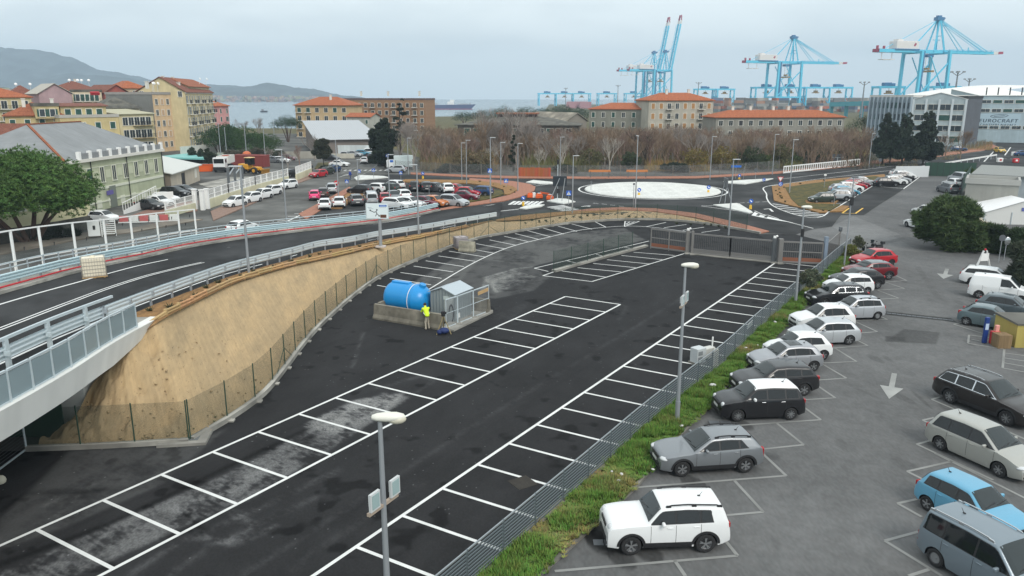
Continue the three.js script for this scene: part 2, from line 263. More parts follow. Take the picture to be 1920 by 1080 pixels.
const lot=struct('parking_lot',sheet([V(-44.5,0,4.5),V(-44.5,0,-30),...toe.slice(1),g(1490,439),g(1600,466),...fenceLine.slice(0,-1).reverse().filter((p)=>p.z<4.5),V(fenceLine[0].x,0,4.5)],0),matte({map:lotMap,roughness:0.88,bumpMap:grainBump,bumpScale:0.005}),'new black asphalt car park with empty white bays');
const U1=V(0.539,0,-0.842),SX=2.482;
{                                                                   // middle row of bays
const e=g(1060,556),f=g(1163,571),d1=g(80,988).sub(e),n1=d1.length();d1.normalize();
const bays=21,w=0.15;
paintOn(lot,e,e.clone().addScaledVector(d1,bays*SX),w);paintOn(lot,f,f.clone().addScaledVector(d1,bays*SX),w);
for(let i=0;i<=bays;i++)paintOn(lot,e.clone().addScaledVector(d1,i*SX),f.clone().addScaledVector(d1,i*SX),w,lineY + 0.003);
const t0=g(1455,492),t1=g(829,916),d2=t1.clone().sub(t0),n=Math.round(d2.length()/ SX),st=d2.length()/ n;d2.normalize();
paintOn(lot,t0,t0.clone().addScaledVector(d2,(n + 5)*st),w);
const across=f.clone().sub(e).normalize();
for(let i=0;i<=n + 4;i++){                                // the row along the railing: each line runs to the railing's foot
const a=t0.clone().addScaledVector(d2,i*st);let len=5.2;
for(let k=0;k + 1<fenceLine.length;k++){const p=fenceLine[k],q=fenceLine[k + 1],s=q.clone().sub(p),den=across.x*s.z - across.z*s.x,t=((p.x - a.x)*s.z -(p.z - a.z)*s.x)/ den,v=((p.x - a.x)*across.z -(p.z - a.z)*across.x)/ den;if(v>=0&&v<=1&&t>0)len=Math.min(len,t - 0.15);}
paintOn(lot,a,a.clone().addScaledVector(across,len),w,lineY + 0.003);
}
}
L(lot,[[1072,420,1110,430],[1046,424,1082,434],[1016,427,1057,439],[987,432,1032,444],[966,438,1010,449],[945,443,990,453],[918,450,968,460],[893,457,948,467],[868,464,927,475],[842,471,910,482],[822,480,891,490],[798,489,870,500],[776,499,850,510],[751,511,828,522],[731,522,808,534],[707,535,741,541],[1116,416,1136,426],[1172,415,1199,415],[1171,425,1172,415],[1199,415,1171,425],[1181,416,1174,420],[1190,416,1174,422],[1212,425,1249,417],[1245,427,1287,421],[1280,432,1320,426],[1315,436,1350,431],
[1053,508,1138,520],[1083,502,1165,510],[1112,494,1192,502],[1138,487,1217,495],[1165,479,1242,487],[1188,473,1265,479],[1018,517,1110,528],[1110,528,1288,474],[1018,517,1044,508],[1002,503,1217,452],[1002,503,1028,509],[1063,489,1092,496],[1118,477,1133,481],[1168,463,1187,467]],0.13,C.paint,lineY + 0.003);
paintPath(lot,curve(pxs([[800,545],[820,533],[858,510],[900,487],[960,462],[1032,444],[1085,432],[1137,426],[1170,424],[1212,425],[1300,436]]),60),0.13);
for(const[a,b]of[[980,905],[365,828]]){const p=g(a,b);if(a>500)part('drain_cover',new MB().box(p.x,0.004,p.z,0.9,0.012,0.9,0.57).done(),mat(lin(0.05,0.045,0.04),0.9,{map:soilTex}),lot);}

// the older car park on the right
const yardMap=(()=>{
const N=1024,d=new Uint8Array(N*N*4),c=document.createElement('canvas');c.width=c.height=N;const q=c.getContext('2d');
const tx=(p)=>[(p.x + 5)/ 75*N,(p.z + 150)/ 155*N];q.fillStyle='rgb(128,128,128)';q.fillRect(0,0,N,N);
const poly=(list,v,al)=>{q.beginPath();list.forEach(([a,b],i)=>q[i?'lineTo':'moveTo'](...tx(g(a,b))));q.closePath();q.fillStyle=`rgba(${v},${v},${v},${al})`;q.fill();};
const st=(list,w,v,al)=>{q.beginPath();list.forEach(([a,b],i)=>q[i?'lineTo':'moveTo'](...tx(g(a,b))));q.lineWidth=w / 75*N;q.strokeStyle=`rgba(${v},${v},${v},${al})`;q.stroke();};
poly([[1694,617],[1762,623],[1756,645],[1660,640]],96,0.8);poly([[1660,630],[1700,632],[1695,640],[1660,640]],80,0.6);
poly([[1420,452],[1560,424],[1640,420],[1720,470],[1640,470],[1560,460]],150,0.5);poly([[1560,424],[1600,405],[1690,440],[1600,450]],160,0.5);poly([[1500,445],[1660,440],[1700,450],[1600,460],[1500,452]],142,0.5);
st([[1653,586],[1788,600]],0.5,60,0.8);st([[1606,470],[1700,445],[1830,470],[1920,490]],0.5,110,0.5);st([[1640,475],[1720,500],[1760,560]],0.4,112,0.4);
st([[1700,470],[1900,475]],0.3,160,0.4);st([[1668,520],[1700,530]],0.3,92,0.5);
reseed(77);
for(let i=0;i<90;i++){const[x,y]=tx(V(rr(4,40),0,rr(-60,-15)));q.beginPath();q.ellipse(x,y,rr(2,9),rr(1,5),rr(0,3),0,7);q.fillStyle=`rgba(40,40,40,${rr(0.05, 0.22)})`;q.fill();}
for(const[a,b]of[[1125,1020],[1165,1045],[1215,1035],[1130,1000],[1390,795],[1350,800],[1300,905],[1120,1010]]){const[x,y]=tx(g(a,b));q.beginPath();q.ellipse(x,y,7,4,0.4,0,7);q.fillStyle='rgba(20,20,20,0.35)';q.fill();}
const src=q.getImageData(0,0,N,N).data;
for(let y=0;y<N;y++)for(let x=0;x<N;x++){const o=(y*N + x)*4,X=x / N*75,Y=y / N*155,a=fbm(X*0.2,Y*0.2,4,0,111),b=fbm(X*2,Y*2,3,0,112),k=src[o]*0.77 + 24*(a - 0.5)+ 14*(b - 0.5)+ 10*(hash(x,y,4)- 0.5);d[o]=k*0.995;d[o + 1]=k;d[o + 2]=k*1.0;d[o + 3]=255;}
const t=new THREE.DataTexture(d,N,N);t.colorSpace=THREE.SRGBColorSpace;t.magFilter=THREE.LinearFilter;t.minFilter=THREE.LinearMipmapLinearFilter;t.generateMipmaps=true;t.wrapS=t.wrapT=THREE.ClampToEdgeWrapping;t.repeat.set(1 / 75,1 / 155);t.offset.set(5 / 75,150 / 155);t.needsUpdate=true;return t;
})();
const yard=struct('old_parking_lot',sheet([...lotKerb.slice(),g(1598,468),g(1500,452),g(1430,440),g(1492,440),g(1525,430),g(1560,425),g(1577,404),g(1619,404),g(1695,355),g(1728,332),g(1815,332),V(69,0,-120),V(69,0,4)],-0.008),matte({map:yardMap,roughness:0.9,bumpMap:grainBump,bumpScale:0.006}),'older grey car park with slanted bays and parked cars');
L(yard,[[1040,1071,1383,1042],[1383,1042,1355,1008],[1265,1051,1285,1080],[1193,914,1474,892],[1474,892,1422,843],[1376,900,1431,960],[1431,960,1354,967],[1381,798,1539,787],[1539,787,1504,761],[1457,794,1507,834],[1507,834,1422,843],[1503,750,1566,746],[1566,746,1531,722],[1530,713,1587,709],[1587,709,1541,682],[1532,681,1606,678],[1606,678,1566,653],[1556,653,1627,648],[1627,648,1605,637],[1605,625,1645,622],[1645,622,1604,603],[1605,601,1664,599],[1664,599,1630,585],[1651,561,1685,559],[1685,559,1645,544],[1645,544,1696,541],[1696,541,1660,529],[1660,529,1700,526],[1700,526,1676,515],
[1747,749,1764,744],[1747,749,1789,767],[1730,788,1752,783],[1730,788,1752,798],[1719,833,1749,825],[1719,833,1862,900],[1701,884,1785,865],[1701,884,1733,900],[1683,944,1719,936],[1683,944,1728,969],[1659,1014,1722,997],[1659,1014,1766,1080],[1744,1067,1704,1080],[1884,807,1960,840],[1753,850,1990,968],
[1788,608,1803,605],[1788,608,1845,626],[1817,628,1855,633],[1815,644,1883,655],[1817,628,1815,644],[1821,636,1848,642],[1883,655,1880,690],[1880,690,1960,705],[1883,662,1960,672],[1882,671,1960,683],[1881,680,1960,694]],0.13,C.oldPaint);
function arrow(parent,tail,tip,w,y=lineY){
const d=tip.clone().sub(tail),l=d.length();d.normalize();const s=V(-d.z,0,d.x),p=(a,b)=>tail.clone().addScaledVector(d,a*l).addScaledVector(s,b);
part('painted_arrow',sheet([p(0,-w*0.12),p(0.55,-w*0.12),p(0.55,-w*0.5),p(1,0),p(0.55,w*0.5),p(0.55,w*0.12),p(0,w*0.12)],y),C.oldPaint,parent);
}
arrow(yard,g(1677,700),g(1667,748),1.15);arrow(yard,g(1776,504),g(1769,523),1.3);
{const p=g(1653,586),q=g(1788,601),n=14,m=new MB();for(let i=0;i<n;i++)m.bar(p.clone().lerp(q,i / n).setY(0),p.clone().lerp(q,(i + 0.92)/ n).setY(0),0.22,0.03);part('drain_channel',m.done(),C.darkSteel,yard);}
for(const[a,b,w]of[[1340,793,0.5],[1122,1017,0.35]]){const p=g(a,b);part('drain_grate',new MB().box(p.x,0,p.z,w,0.02,w).box(p.x + w*1.1,0,p.z,w,0.02,w).done(),C.darkSteel,yard);}

// the roundabout
const isl=g(1096,355).add(g(1350,357)).multiplyScalar(0.5),islR=g(1096,355).distanceTo(g(1350,357))/ 2;
const disc=(c,r,y,h,n=72)=>{const m=new THREE.CylinderGeometry(r - 0.12,r,h,n);m.translate(c.x,y + h / 2,c.z);return boxUV(m.toNonIndexed());};
const gravelWhite=mat(lin(0.78,0.79,0.77),0.95,{map:scaled(plasterTex,5)});
struct('roundabout_island',disc(isl,islR,-0.02,0.16),gravelWhite,'round white gravel island of the roundabout');
const ringPts=(c,r,a0=0,a1=2*Math.PI,n=96)=>Array.from({length:n + 1},(_,i)=>V(c.x + r*Math.cos(lerp(a0,a1,i / n)),0,c.z + r*Math.sin(lerp(a0,a1,i / n))));
const ringY=-0.012;
paintPath(ringRoad,ringPts(isl,islR + 0.95),0.28,ringY);
function splitter(list,label){const p=pxs(list);struct('traffic_island',(()=>{const a=sheet(p,0.12),m=new MB();m.geo(a);p.forEach((q,i)=>{const r=p[(i + 1)% p.length];m.quad(V(q.x,-0.03,q.z),V(r.x,-0.03,r.z),V(r.x,0.12,r.z),V(q.x,0.12,q.z));});return m.done();})(),gravelWhite,label);}
splitter([[1025,377.5],[1044,373],[1062,374],[1079,379],[1056,383]],'white kerbed island by the zebra crossing left of the roundabout');
splitter([[974,391.5],[985,387],[1000,384.6],[1021,384.6],[1015,388],[986,392.5]],'white tapering island before the left zebra crossing');
splitter([[986,342.5],[1000,338.5],[1035,342],[1040,345],[1012,345.5]],'white island at the far left arm');
splitter([[1337,385],[1382,382],[1411,399],[1404,400.5]],'white triangular island right of the roundabout');
splitter([[1356,341],[1400,338],[1450,335.5],[1440,338.5],[1396,346],[1364,344]],'long white island at the far right arm');
splitter([[664,334],[674,329],[720,331],[730,333.5],[700,336],[668,338]],'white kerbed island in the mouth of the left street');
const W=(list,w,y=ringY,m=C.paint)=>L(ringRoad,list,w,m,y);
const zebra=(p,q,len,n,dx,dy)=>{for(let i=0;i<n;i++){const a=lerp(p[0],q[0],i /(n - 1)),b=lerp(p[1],q[1],i /(n - 1));paintOn(ringRoad,g(a,b),g(a + dx*len,b + dy*len),0.5,ringY + 0.004);}};
zebra([955,383.5],[1006,384],1,7,11,-6.5);zebra([1027,388.5],[1058,397],1,6,32,-3.6);
zebra([640,318.4],[725,318.4],1,10,-4,1.5);zebra([798,339.5],[834,340.6],1,4,5,1.8);
W([[1012,380,1020,378],[905,399,976,391],[880,402,972,392.5],[905,399,880,403.5],[1315,386,1337,385],[1315,386,1440,403],[1440,403,1460,410],[1409,396,1385,381.5],[1415,395,1440,406],[1440,406,1525,428],[1384,381,1396,379.8],[1401,379.5,1411,379],[1416,378.8,1424,378.5],[1430,378.2,1440,377.8],[1112,380.5,1122,381.6],[1128,382,1138,383],[1144,384,1154,385],[1160,386,1170,387],[985,351.5,1060,340.5],[840,337,940,343],[770,336,840,338.5],[700,337,770,336.6],[950,340,1005,346],[1460,336,1740,304],[1440,349,1530,336],[1530,336,1700,316]],0.16);
W([[1090,387,1106,385.4],[1106,385.4,1103,387.3]],0.35);W([[1432,392,1443,391],[1443,391,1449,396.5]],0.3);
part('painted_hatching',sheet(pxs([[1409,403.6],[1415,397],[1425,402],[1440,406.5],[1490,418],[1440,410]]),ringY + 0.004),C.paint,ringRoad);
for(const[a,b]of[[1421,402.7],[1435.5,406.2]])part('painted_gap',sheet(pxs([[a - 4,b + 1.2],[a,b - 1.9],[a + 5,b - 0.9],[a + 2,b + 2]]),ringY + 0.009),newAsphalt,ringRoad);
paintPath(ringRoad,curve(pxs([[1480,344],[1447,347.5],[1433,351],[1431,354],[1437,363],[1438,372],[1447,384],[1467,394],[1499,404],[1525,408],[1540,406],[1552,399]]),50),0.2,ringY);
W([[1449,382,1478,386],[1453,386,1496,390.5],[1460,390,1520,396],[1470,395,1535,399.5],[1484,399.5,1545,402.5],[1497,403,1540,405]],0.4);
W([[1550,399,1577,384],[1577,384,1636,348.5],[1694,354,1724,332],[1509,377.5,1577,382],[1640,349,1692,353],[1590,377,1570,374.6],[1598,371.5,1580,369.6],[1606,366.8,1588,365],[1614,362,1598,360],[1622,357.4,1607,355.6],[1630,352.6,1616,351]],0.2);
W([[1580,399,1592,390],[1604,400,1618,390]],0.22,ringY,C.yellow);W([[1578,399.5,1606,400]],0.2,ringY,C.yellow);
W([[1868,279,1845,303],[1884,291,1895,276],[1846,296,1852,296.2],[1858,296.4,1864,296.6],[1870,296.8,1876,297],[1882,297.2,1888,297.4],[1894,297.6,1900,297.8]],0.3);
W([[540,414,632,371],[632,371,650,355],[545,412,520,414.5],[552,409,528,410.5],[561,405,540,405.5],[569,401,552,400.5],[577,397,566,396]],0.28);
W([[775,378,783,386],[795,362,770,361],[850,372,910,376],[790,366,830,369]],0.13);
arrow(ringRoad,g(636,332),g(655,326),1.2,ringY);
// left street: edge and centre lines
L(scene.getObjectByName('street'),[[655,338,690,322],[690,322,712,305],[640,325,655,318],[655,318,700,300]],0.15,C.oldPaint,-0.035);

// pavements of red blocks, planted strips of ochre bark and lawns
const brick=mat(lin(0.5,0.235,0.155),0.85,{map:brickTex}),mulch=mat(lin(0.48,0.27,0.105),0.95,{map:soilTex,bumpMap:grainBump,bumpScale:0.03});
const slab=(name,list,m,y,label,f=g)=>struct(name,(()=>{const p=pxs(list,f),b=new MB();b.geo(sheet(p,y));p.forEach((q,i)=>{const r=p[(i + 1)% p.length];b.quad(V(q.x,-0.06,q.z),V(r.x,-0.06,r.z),V(r.x,y,r.z),V(q.x,y,q.z));});return b.done();})(),m,label);
slab('pavement',[[1072,396.5],[1110,392],[1165,389.5],[1230,392],[1305,401],[1380,418],[1442,434.5],[1425,438],[1367,425],[1305,409],[1230,397.5],[1165,394],[1110,396]],brick,0.1,'red block pavement curving along the near side of the roundabout');
slab('pavement',[[770,324],[875,328.5],[950,330.5],[1105,332],[1305,331],[1455,322.5],[1600,306],[1740,290],[1836,277.5],[1858,270],[1872,276],[1845,282],[1740,296.5],[1600,312],[1455,326],[1305,334.6],[1105,335.4],[950,334.4],[875,332.4],[770,327]],brick,0.1,'red block pavement along the far side of the roundabout');
slab('pavement',[[560,402],[655,351],[662,356],[574,412]],brick,0.1,'red block path beside the left street');
slab('pavement',[[822,397],[880,386.5],[945,377.5],[982,368],[1002,358],[1004,351],[992,345.5],[962,340.5],[880,334.8],[880,338.8],[930,343.5],[962,350.5],[972,357],[957,366],[920,374.5],[880,381.5],[826,392]],brick,0.1,'red block pavement around the tip of the planted triangle');
slab('planted_strip',[[880,339],[930,343.7],[961,350.7],[971,357],[956,365.6],[946,366],[944,357],[925,351],[880,345],[760,342],[730,350],[760,337.4]],mulch,0.16,'strip of ochre bark chips around the crowded triangular car park');
slab('planted_strip',[[655,360],[690,352],[702,356],[660,378],[640,392],[620,392]],mulch,0.12,'patch of ochre bark chips beside the red path');
slab('planted_strip',[[1447,350],[1467,346.5],[1530,338.5],[1617,331.5],[1658,327.5],[1662,334],[1600,350],[1549,399.5],[1536,399.5],[1505,391],[1480,385.5],[1451,377],[1449,363]],mulch,0.12,'ochre bark strip around the lawn right of the roundabout');
slab('planted_strip',[[1556,398],[1578,386.5],[1592,388],[1580,397.5]],mulch,0.14,'small ochre corner bed beside the right lawn');
const lawn=mat(lin(0.17,0.15,0.05),0.95,{map:grassTex});
slab('lawn',[[1472,353],[1517,346],[1567,340],[1640,331.5],[1656,335],[1634,347.5],[1509,377.5],[1512,383],[1575,385],[1555,396.5],[1520,392.5],[1497,387.5],[1484,375]],lawn,0.17,'mown lawn beside the parked cars right of the roundabout');
slab('lawn',[[868,381],[905,363],[912,357],[940,357.5],[945,365.5],[920,373.5],[876,381.6]],lawn,0.17,'small lawn at the tip of the triangular car park');
slab('lawn',[[590,316],[596,306],[625,305],[640,310],[606,322]],lawn,0.12,'small lawn patch at the corner of the left street');
slab('pavement',[[395,397],[430,381],[520,346],[620,318],[608,326],[545,349],[470,384],[400,414]],mat(lin(0.36,0.25,0.2),0.9,{map:brickTex}),0.08,'worn reddish pavement under the white cars by the pale railing');
slab('pavement',[[0,478],[60,466],[170,446],[250,436],[380,412],[330,412],[240,430],[150,438],[0,460]],mat(lin(0.4,0.34,0.28),0.9,{map:patchTex}),0.08,'pale pavement behind the glass noise screen');
struct('pavement',sheet(pxs([[188,425],[245,412],[370,396],[372,376],[300,385],[200,420]]),0.02),mat(lin(0.34,0.2,0.16),0.9,{map:brickTex}),'reddish paved yard before the green building');
slab('yard',[[372,345],[430,333],[480,331],[470,340],[390,352]],C.paleConcrete,0.03,'pale concrete ramp in the works yard');
// ---------------------------------------------------------------- the ramp, its bank, rails and bridge
const onRamp=(x,z)=>V(x,roadHeight(z),z);
const nearPts=[onRamp(-19.7,2),onRamp(-19.8,-14),...pxs([[0,700],[125,640],[275,577],[342,551],[405,527],[434,517],[494,500],[550,485],[600,471],[652,463],[702,452],[751,444],[799,436],[846,427],[930,412]],gr)];
const farPts=[onRamp(-28.4,2),onRamp(-28.4,-20),onRamp(-28.4,-32),...pxs([[0,571],[165,524],[275,495],[400,469],[460,460],[612,432],[712,419],[820,400],[943,381]],gr)];
const barPts=[onRamp(-30.5,2),onRamp(-30.5,-16),onRamp(-30.5,-30),...pxs([[0,550],[250,487],[400,456],[580,432],[717,416],[822,395]],gr)];
const nearC=curve(nearPts,110),farC=curve(farPts,110),barC=curve(barPts,110);
const surf=(pts,d)=>pts.map((p)=>V(p.x,roadHeight(p.z,p.x)+ d,p.z));
struct('road',loft(surf(offset(nearC,-0.35),0.004),surf(curve([...barPts,gr(943,380)],110),0.004),4),matte({color:lin(0.07,0.072,0.076),roughness:0.9,map:scaled(patchTex,27),...asphaltBump}),'black ramp road climbing to the bridge');
const ramp=scene.children[scene.children.length - 1];
const rampLine=(pts,w)=>part('painted_line',ribbon(surf(pts,0.014),w),C.paint,ramp);
rampLine(farC,0.2);rampLine(offset(nearC,0.75),0.15);
{const mid=nearC.map((p,i)=>p.clone().lerp(farC[i],0.53));const cen=curve([onRamp(-24.3,2),onRamp(-24.4,-20),...pxs([[0,617],[120,571],[250,525],[420,484],[540,459],[640,444],[760,427],[880,406]],gr)],100);rampLine(offset(cen,0.14),0.12);rampLine(offset(cen.slice(0,62),-0.16),0.12);
const w=curve(pxs([[700,436],[760,427],[880,406],[930,397]],gr),40);part('painted_hatching',loft(surf(offset(w,0.14),0.022),surf(w.map((p,i)=>offset(w,-0.75*i / 40)[i]),0.022),1),C.paint,ramp);}

// bank of bare yellow soil between the ramp and the car park
const bankTop=[[g(118,805,0.5)],[g(148,768,1.3)],[g(172,722,2.1)],[g(205,684,2.9)],[g(235,655,3.4)],[g(268,622,3.9)],...[[290,605],[345,575],[395,550],[440,530],[490,514],[540,500],[590,489],[640,478],[690,466],[740,455],[790,446],[830,437],[880,425],[930,414],[980,409],[1072,399],[1120,396],[1165,394.5],[1230,398],[1305,410],[1367,425.5],[1420,437.5]].map(([a,b])=>[gr(a,b)])].map((q)=>q[0]);
const bankToe=pxs([[70,843],[110,841],[160,840],[215,837],[270,834],[330,831],[358,828],[432,785],[490,743],[535,690],[565,650],[595,616],[628,585],[665,553],[715,518],[770,493],[815,475],[850,462],[900,447],[950,438],[1000,430],[1072,419],[1120,415.5],[1165,413],[1240,413],[1310,419],[1380,430],[1426,438.6]]);
const resample=(A,B,n)=>{const ca=new THREE.CatmullRomCurve3(A,false,'centripetal'),cb=new THREE.CatmullRomCurve3(B,false,'centripetal'),P=[],Q=[];for(let i=0;i<=n;i++){P.push(ca.getPoint(i / n));Q.push(cb.getPoint(i / n));}return[P,Q];};
const[bt,bf]=resample(bankTop,bankToe,460);
const bankTexture=texture(1024,(u,v)=>{const s=fbm(u*90,v*4,3,0,121),a=fbm(u*7,v*7,5,7,122),b=fbm(u*40,v*34,2,0,123),c=hash(Math.floor(u*1024),Math.floor(v*1024),124);let k=222 + 24*(s - 0.5)+ 44*(a - 0.5)+ 20*(b - 0.5)+ 14*(c - 0.5);if(vnoise(u*110,v*86,0,125)>0.93)k -=46;return[k,k*(0.985 - 0.03*a),k*(0.96 - 0.07*a)];},9,7);
struct('embankment',loft(bt,bf,26,(p,s,t)=>{
const w=smooth(0,0.12,t)*smooth(1,0.85,t),wild=1 - smooth(0.13,0.26,s);
p.y +=w*(0.16*(fbm(p.x*1.1,p.z*1.1,4,0,131)- 0.5)+ 0.05*(fbm(p.x*4,p.z*4,2,0,132)- 0.5)+ wild*(1.9*(fbm(p.x*0.75,p.z*0.75,5,0,133)- 0.45)+ 0.4*Math.abs(fbm(p.x*2.2,p.z*1.6,3,0,134)- 0.5)));
return p;
}),mat(lin(0.56,0.435,0.27),0.96,{map:bankTexture,bumpMap:grainBump,bumpScale:0.02}),'bare sandy bank sloping from the ramp down to the car park');
{const A=nearC.slice(40).map((p)=>V(p.x,roadHeight(p.z,p.x)- 0.02,p.z)),top=curve(bankTop.slice(5,19),70),a2=curve(A.filter((p)=>p.z<-37.5),70);
struct('planted_strip',loft(offset(a2,-0.1,0.02),offset(top,-0.25,0.03),3,(p)=>{p.y +=0.07*fbm(p.x*2,p.z*2,3,0,141);return p;}),mulch,'strip of ochre bark chips with young shrubs along the ramp'); 
const b2=curve(pxs([[930,412],[980,404],[1072,396],[1165,390]],gr),30),t2=curve(pxs([[930,415],[980,413],[1072,402.5],[1165,396.5]],gr),30);
struct('planted_strip',loft(offset(b2,0,0.05),offset(t2,0,0.06),1),mulch,'ochre bark strip beside the roundabout road');}

function sweep(path,prof){const out=[];for(let k=0;k + 1<prof.length;k++)out.push(loft(offset(path,prof[k][0],prof[k][1]),offset(path,prof[k + 1][0],prof[k + 1][1]),1).toNonIndexed());return boxUV(mergeGeometries(out.map((q)=>{q.computeVertexNormals();return q;})));}
const along=(path,step,from=0)=>{const c=new THREE.CatmullRomCurve3(path,false,'centripetal'),n=Math.floor((c.getLength()- from)/ step),o=[];for(let i=0;i<=n;i++)o.push(c.getPointAt(clamp((from + i*step)/ c.getLength())));return o;};
const beam3=[[0,0.42],[0.07,0.47],[0.07,0.53],[0,0.58],[0,0.62],[0.07,0.67],[0.07,0.73],[0,0.78],[0,0.82],[0.07,0.86],[0.07,0.92],[0,0.97]];
{
const t=thing('guard_rail','grey steel guard rail along the planted strip of the ramp','guard rail');
const p=surf(nearC.filter((q)=>q.z<-36),0);
part('rail_beam',sweep(p,beam3),C.rail,t);part('rail_beam',sweep(p,beam3.map(([a,b])=>[-0.1 - a*0.3,b])),C.rail,t);
for(const q of along(p,2.25)){part('post',new MB().box(q.x,roadHeight(q.z,q.x)+ 0.44,q.z - 0,0.1,0.98,0.12).box(q.x + 0.12,roadHeight(q.z,q.x)+ 0.72,q.z,0.2,0.26,0.1).done(),C.steel,t);}
const b=thing('guard_rail','tall bridge guard rail with a tubular top beside the glass parapet','guard rail'),pb=surf(nearC.filter((q)=>q.z>-38&&q.z<-8),0);
part('rail_beam',sweep(pb,beam3),C.rail,b);part('top_rail',sweep(pb,[[-0.05,1.2],[0.06,1.2],[0.06,1.32],[-0.05,1.32],[-0.05,1.2]]),C.rail,b);
for(const q of along(pb,3.0))part('post',new MB().box(q.x,q.y + 0.64,q.z,0.13,1.3,0.2).box(q.x + 0.14,q.y + 0.7,q.z + 0.2,0.24,0.2,0.08).done(),C.rail,b);
// far side: kerb, red stripe, beam, posts
const f=thing('guard_rail','pale blue steel guard rail with a red stripe on the far side of the ramp','guard rail'),pf=surf(barC.filter((q)=>q.z<-26),0);
part('kerb',sweep(pf,[[0.1,0],[-0.35,0.02],[-0.35,0.2],[0.5,0.24],[0.5,0]]),C.paleConcrete,f);
part('red_stripe',sweep(pf,[[-0.06,0.28],[-0.11,0.31],[-0.11,0.37],[-0.06,0.4]]),C.red,f);
part('rail_beam',sweep(offset(pf,0.1),beam3.map(([a,b])=>[-a,b + 0.1])),mat(lin(0.5,0.64,0.68),0.4,{metalness:0.25}),f);
for(const q of along(offset(pf,0.2),2.25))part('post',new MB().box(q.x,q.y + 0.52,q.z,0.1,1.1,0.12).done(),C.steel,f);
const w=thing('handrail','grey steel handrail with three bars along the walkway of the ramp','handrail'),pw=surf(offset(barC.filter((q)=>q.z<-26),1.5),0.2);
for(const y of[0.45,0.8,1.12])part('rail_bar',sweep(pw,[[-0.03,y],[0.03,y],[0.03,y + 0.07],[-0.03,y + 0.07],[-0.03,y]]),C.rail,w);
for(const q of along(pw,1.8))part('post',new MB().box(q.x,q.y + 0.55,q.z,0.07,1.16,0.07).done(),C.steel,w);
const pl=surf(barC,0);
struct('walkway',sweep(pl,[[0.45,0.15],[2.5,0.16],[2.5,-0.2]]),C.paleConcrete,'narrow concrete walkway behind the far guard rail');
struct('retaining_wall',sweep(pl,[[2.45,0.1],[2.45,-5.3]]),C.concrete,'concrete wall carrying the far side of the ramp');
}
{                                                                   // clear noise screen in white frames
const t=thing('noise_screen','clear glass noise screen in white frames with black bird stickers','noise screen'),base=offset(barC,2.35);
const ps=[[27,505],[86,486],[143,474],[195,464],[246,455],[294,447],[338,439],[367,435]].map(([a,b])=>{let best=base[0],bd=1e9;for(const q of base){const k=topAt(q,b),p=projectX(q,k);if(Math.abs(p - a)<bd){bd=Math.abs(p - a);best=q;}}return best.clone();});
const d0=ps[0].clone().sub(ps[1]);ps.unshift(ps[0].clone().add(d0));
const fr=C.white,glass=new THREE.MeshPhysicalMaterial({color:lin(0.92,0.95,0.95),transmission:1,thickness:0,roughness:0.02,ior:1.3});
const H=ps.map((p,i)=>roadHeight(p.z,p.x)+ 1.15);
const Tt=[0,1,2,3,4,5,6,7,8].map((i)=>H[i]+ 2.05);
ps.forEach((p,i)=>part('post',new MB().box(p.x,(H[i]+ Tt[i])/ 2 - 0.5,p.z,0.12,Tt[i]- H[i]+ 1.05,0.15).done(),fr,t));
for(let i=0;i + 1<ps.length;i++){
const a=ps[i].clone().setY(H[i]),b=ps[i + 1].clone().setY(H[i + 1]),a2=ps[i].clone().setY(Tt[i]),b2=ps[i + 1].clone().setY(Tt[i + 1]);
part('frame_rail',new MB().bar(a,b,0.09,0.1).done(),fr,t);part('frame_rail',new MB().bar(a2,b2,0.09,0.09).done(),fr,t);
part('glass_pane',new MB().quad(a,b,b2,a2).done(),glass,t);
for(const[u,v]of[[0.36,0.32],[0.66,0.68]]){const q=a.clone().lerp(b,u).lerp(a2.clone().lerp(b2,u),v),e=b.clone().sub(a).normalize(),P=(x,y)=>V(q.x + 0.03 + e.x*x,q.y + y,q.z + e.z*x);part('bird_sticker',tris([P(-0.02,0.2),P(0.1,0.02),P(-0.06,-0.12),P(-0.02,0.2),P(0.16,0.16),P(0.04,0.02)]),C.black,t);}
}
}
function projectX(p,y){const d=-p.z*CP -(y - EYE)*SP;return 960 + FOCAL*p.x / d;}
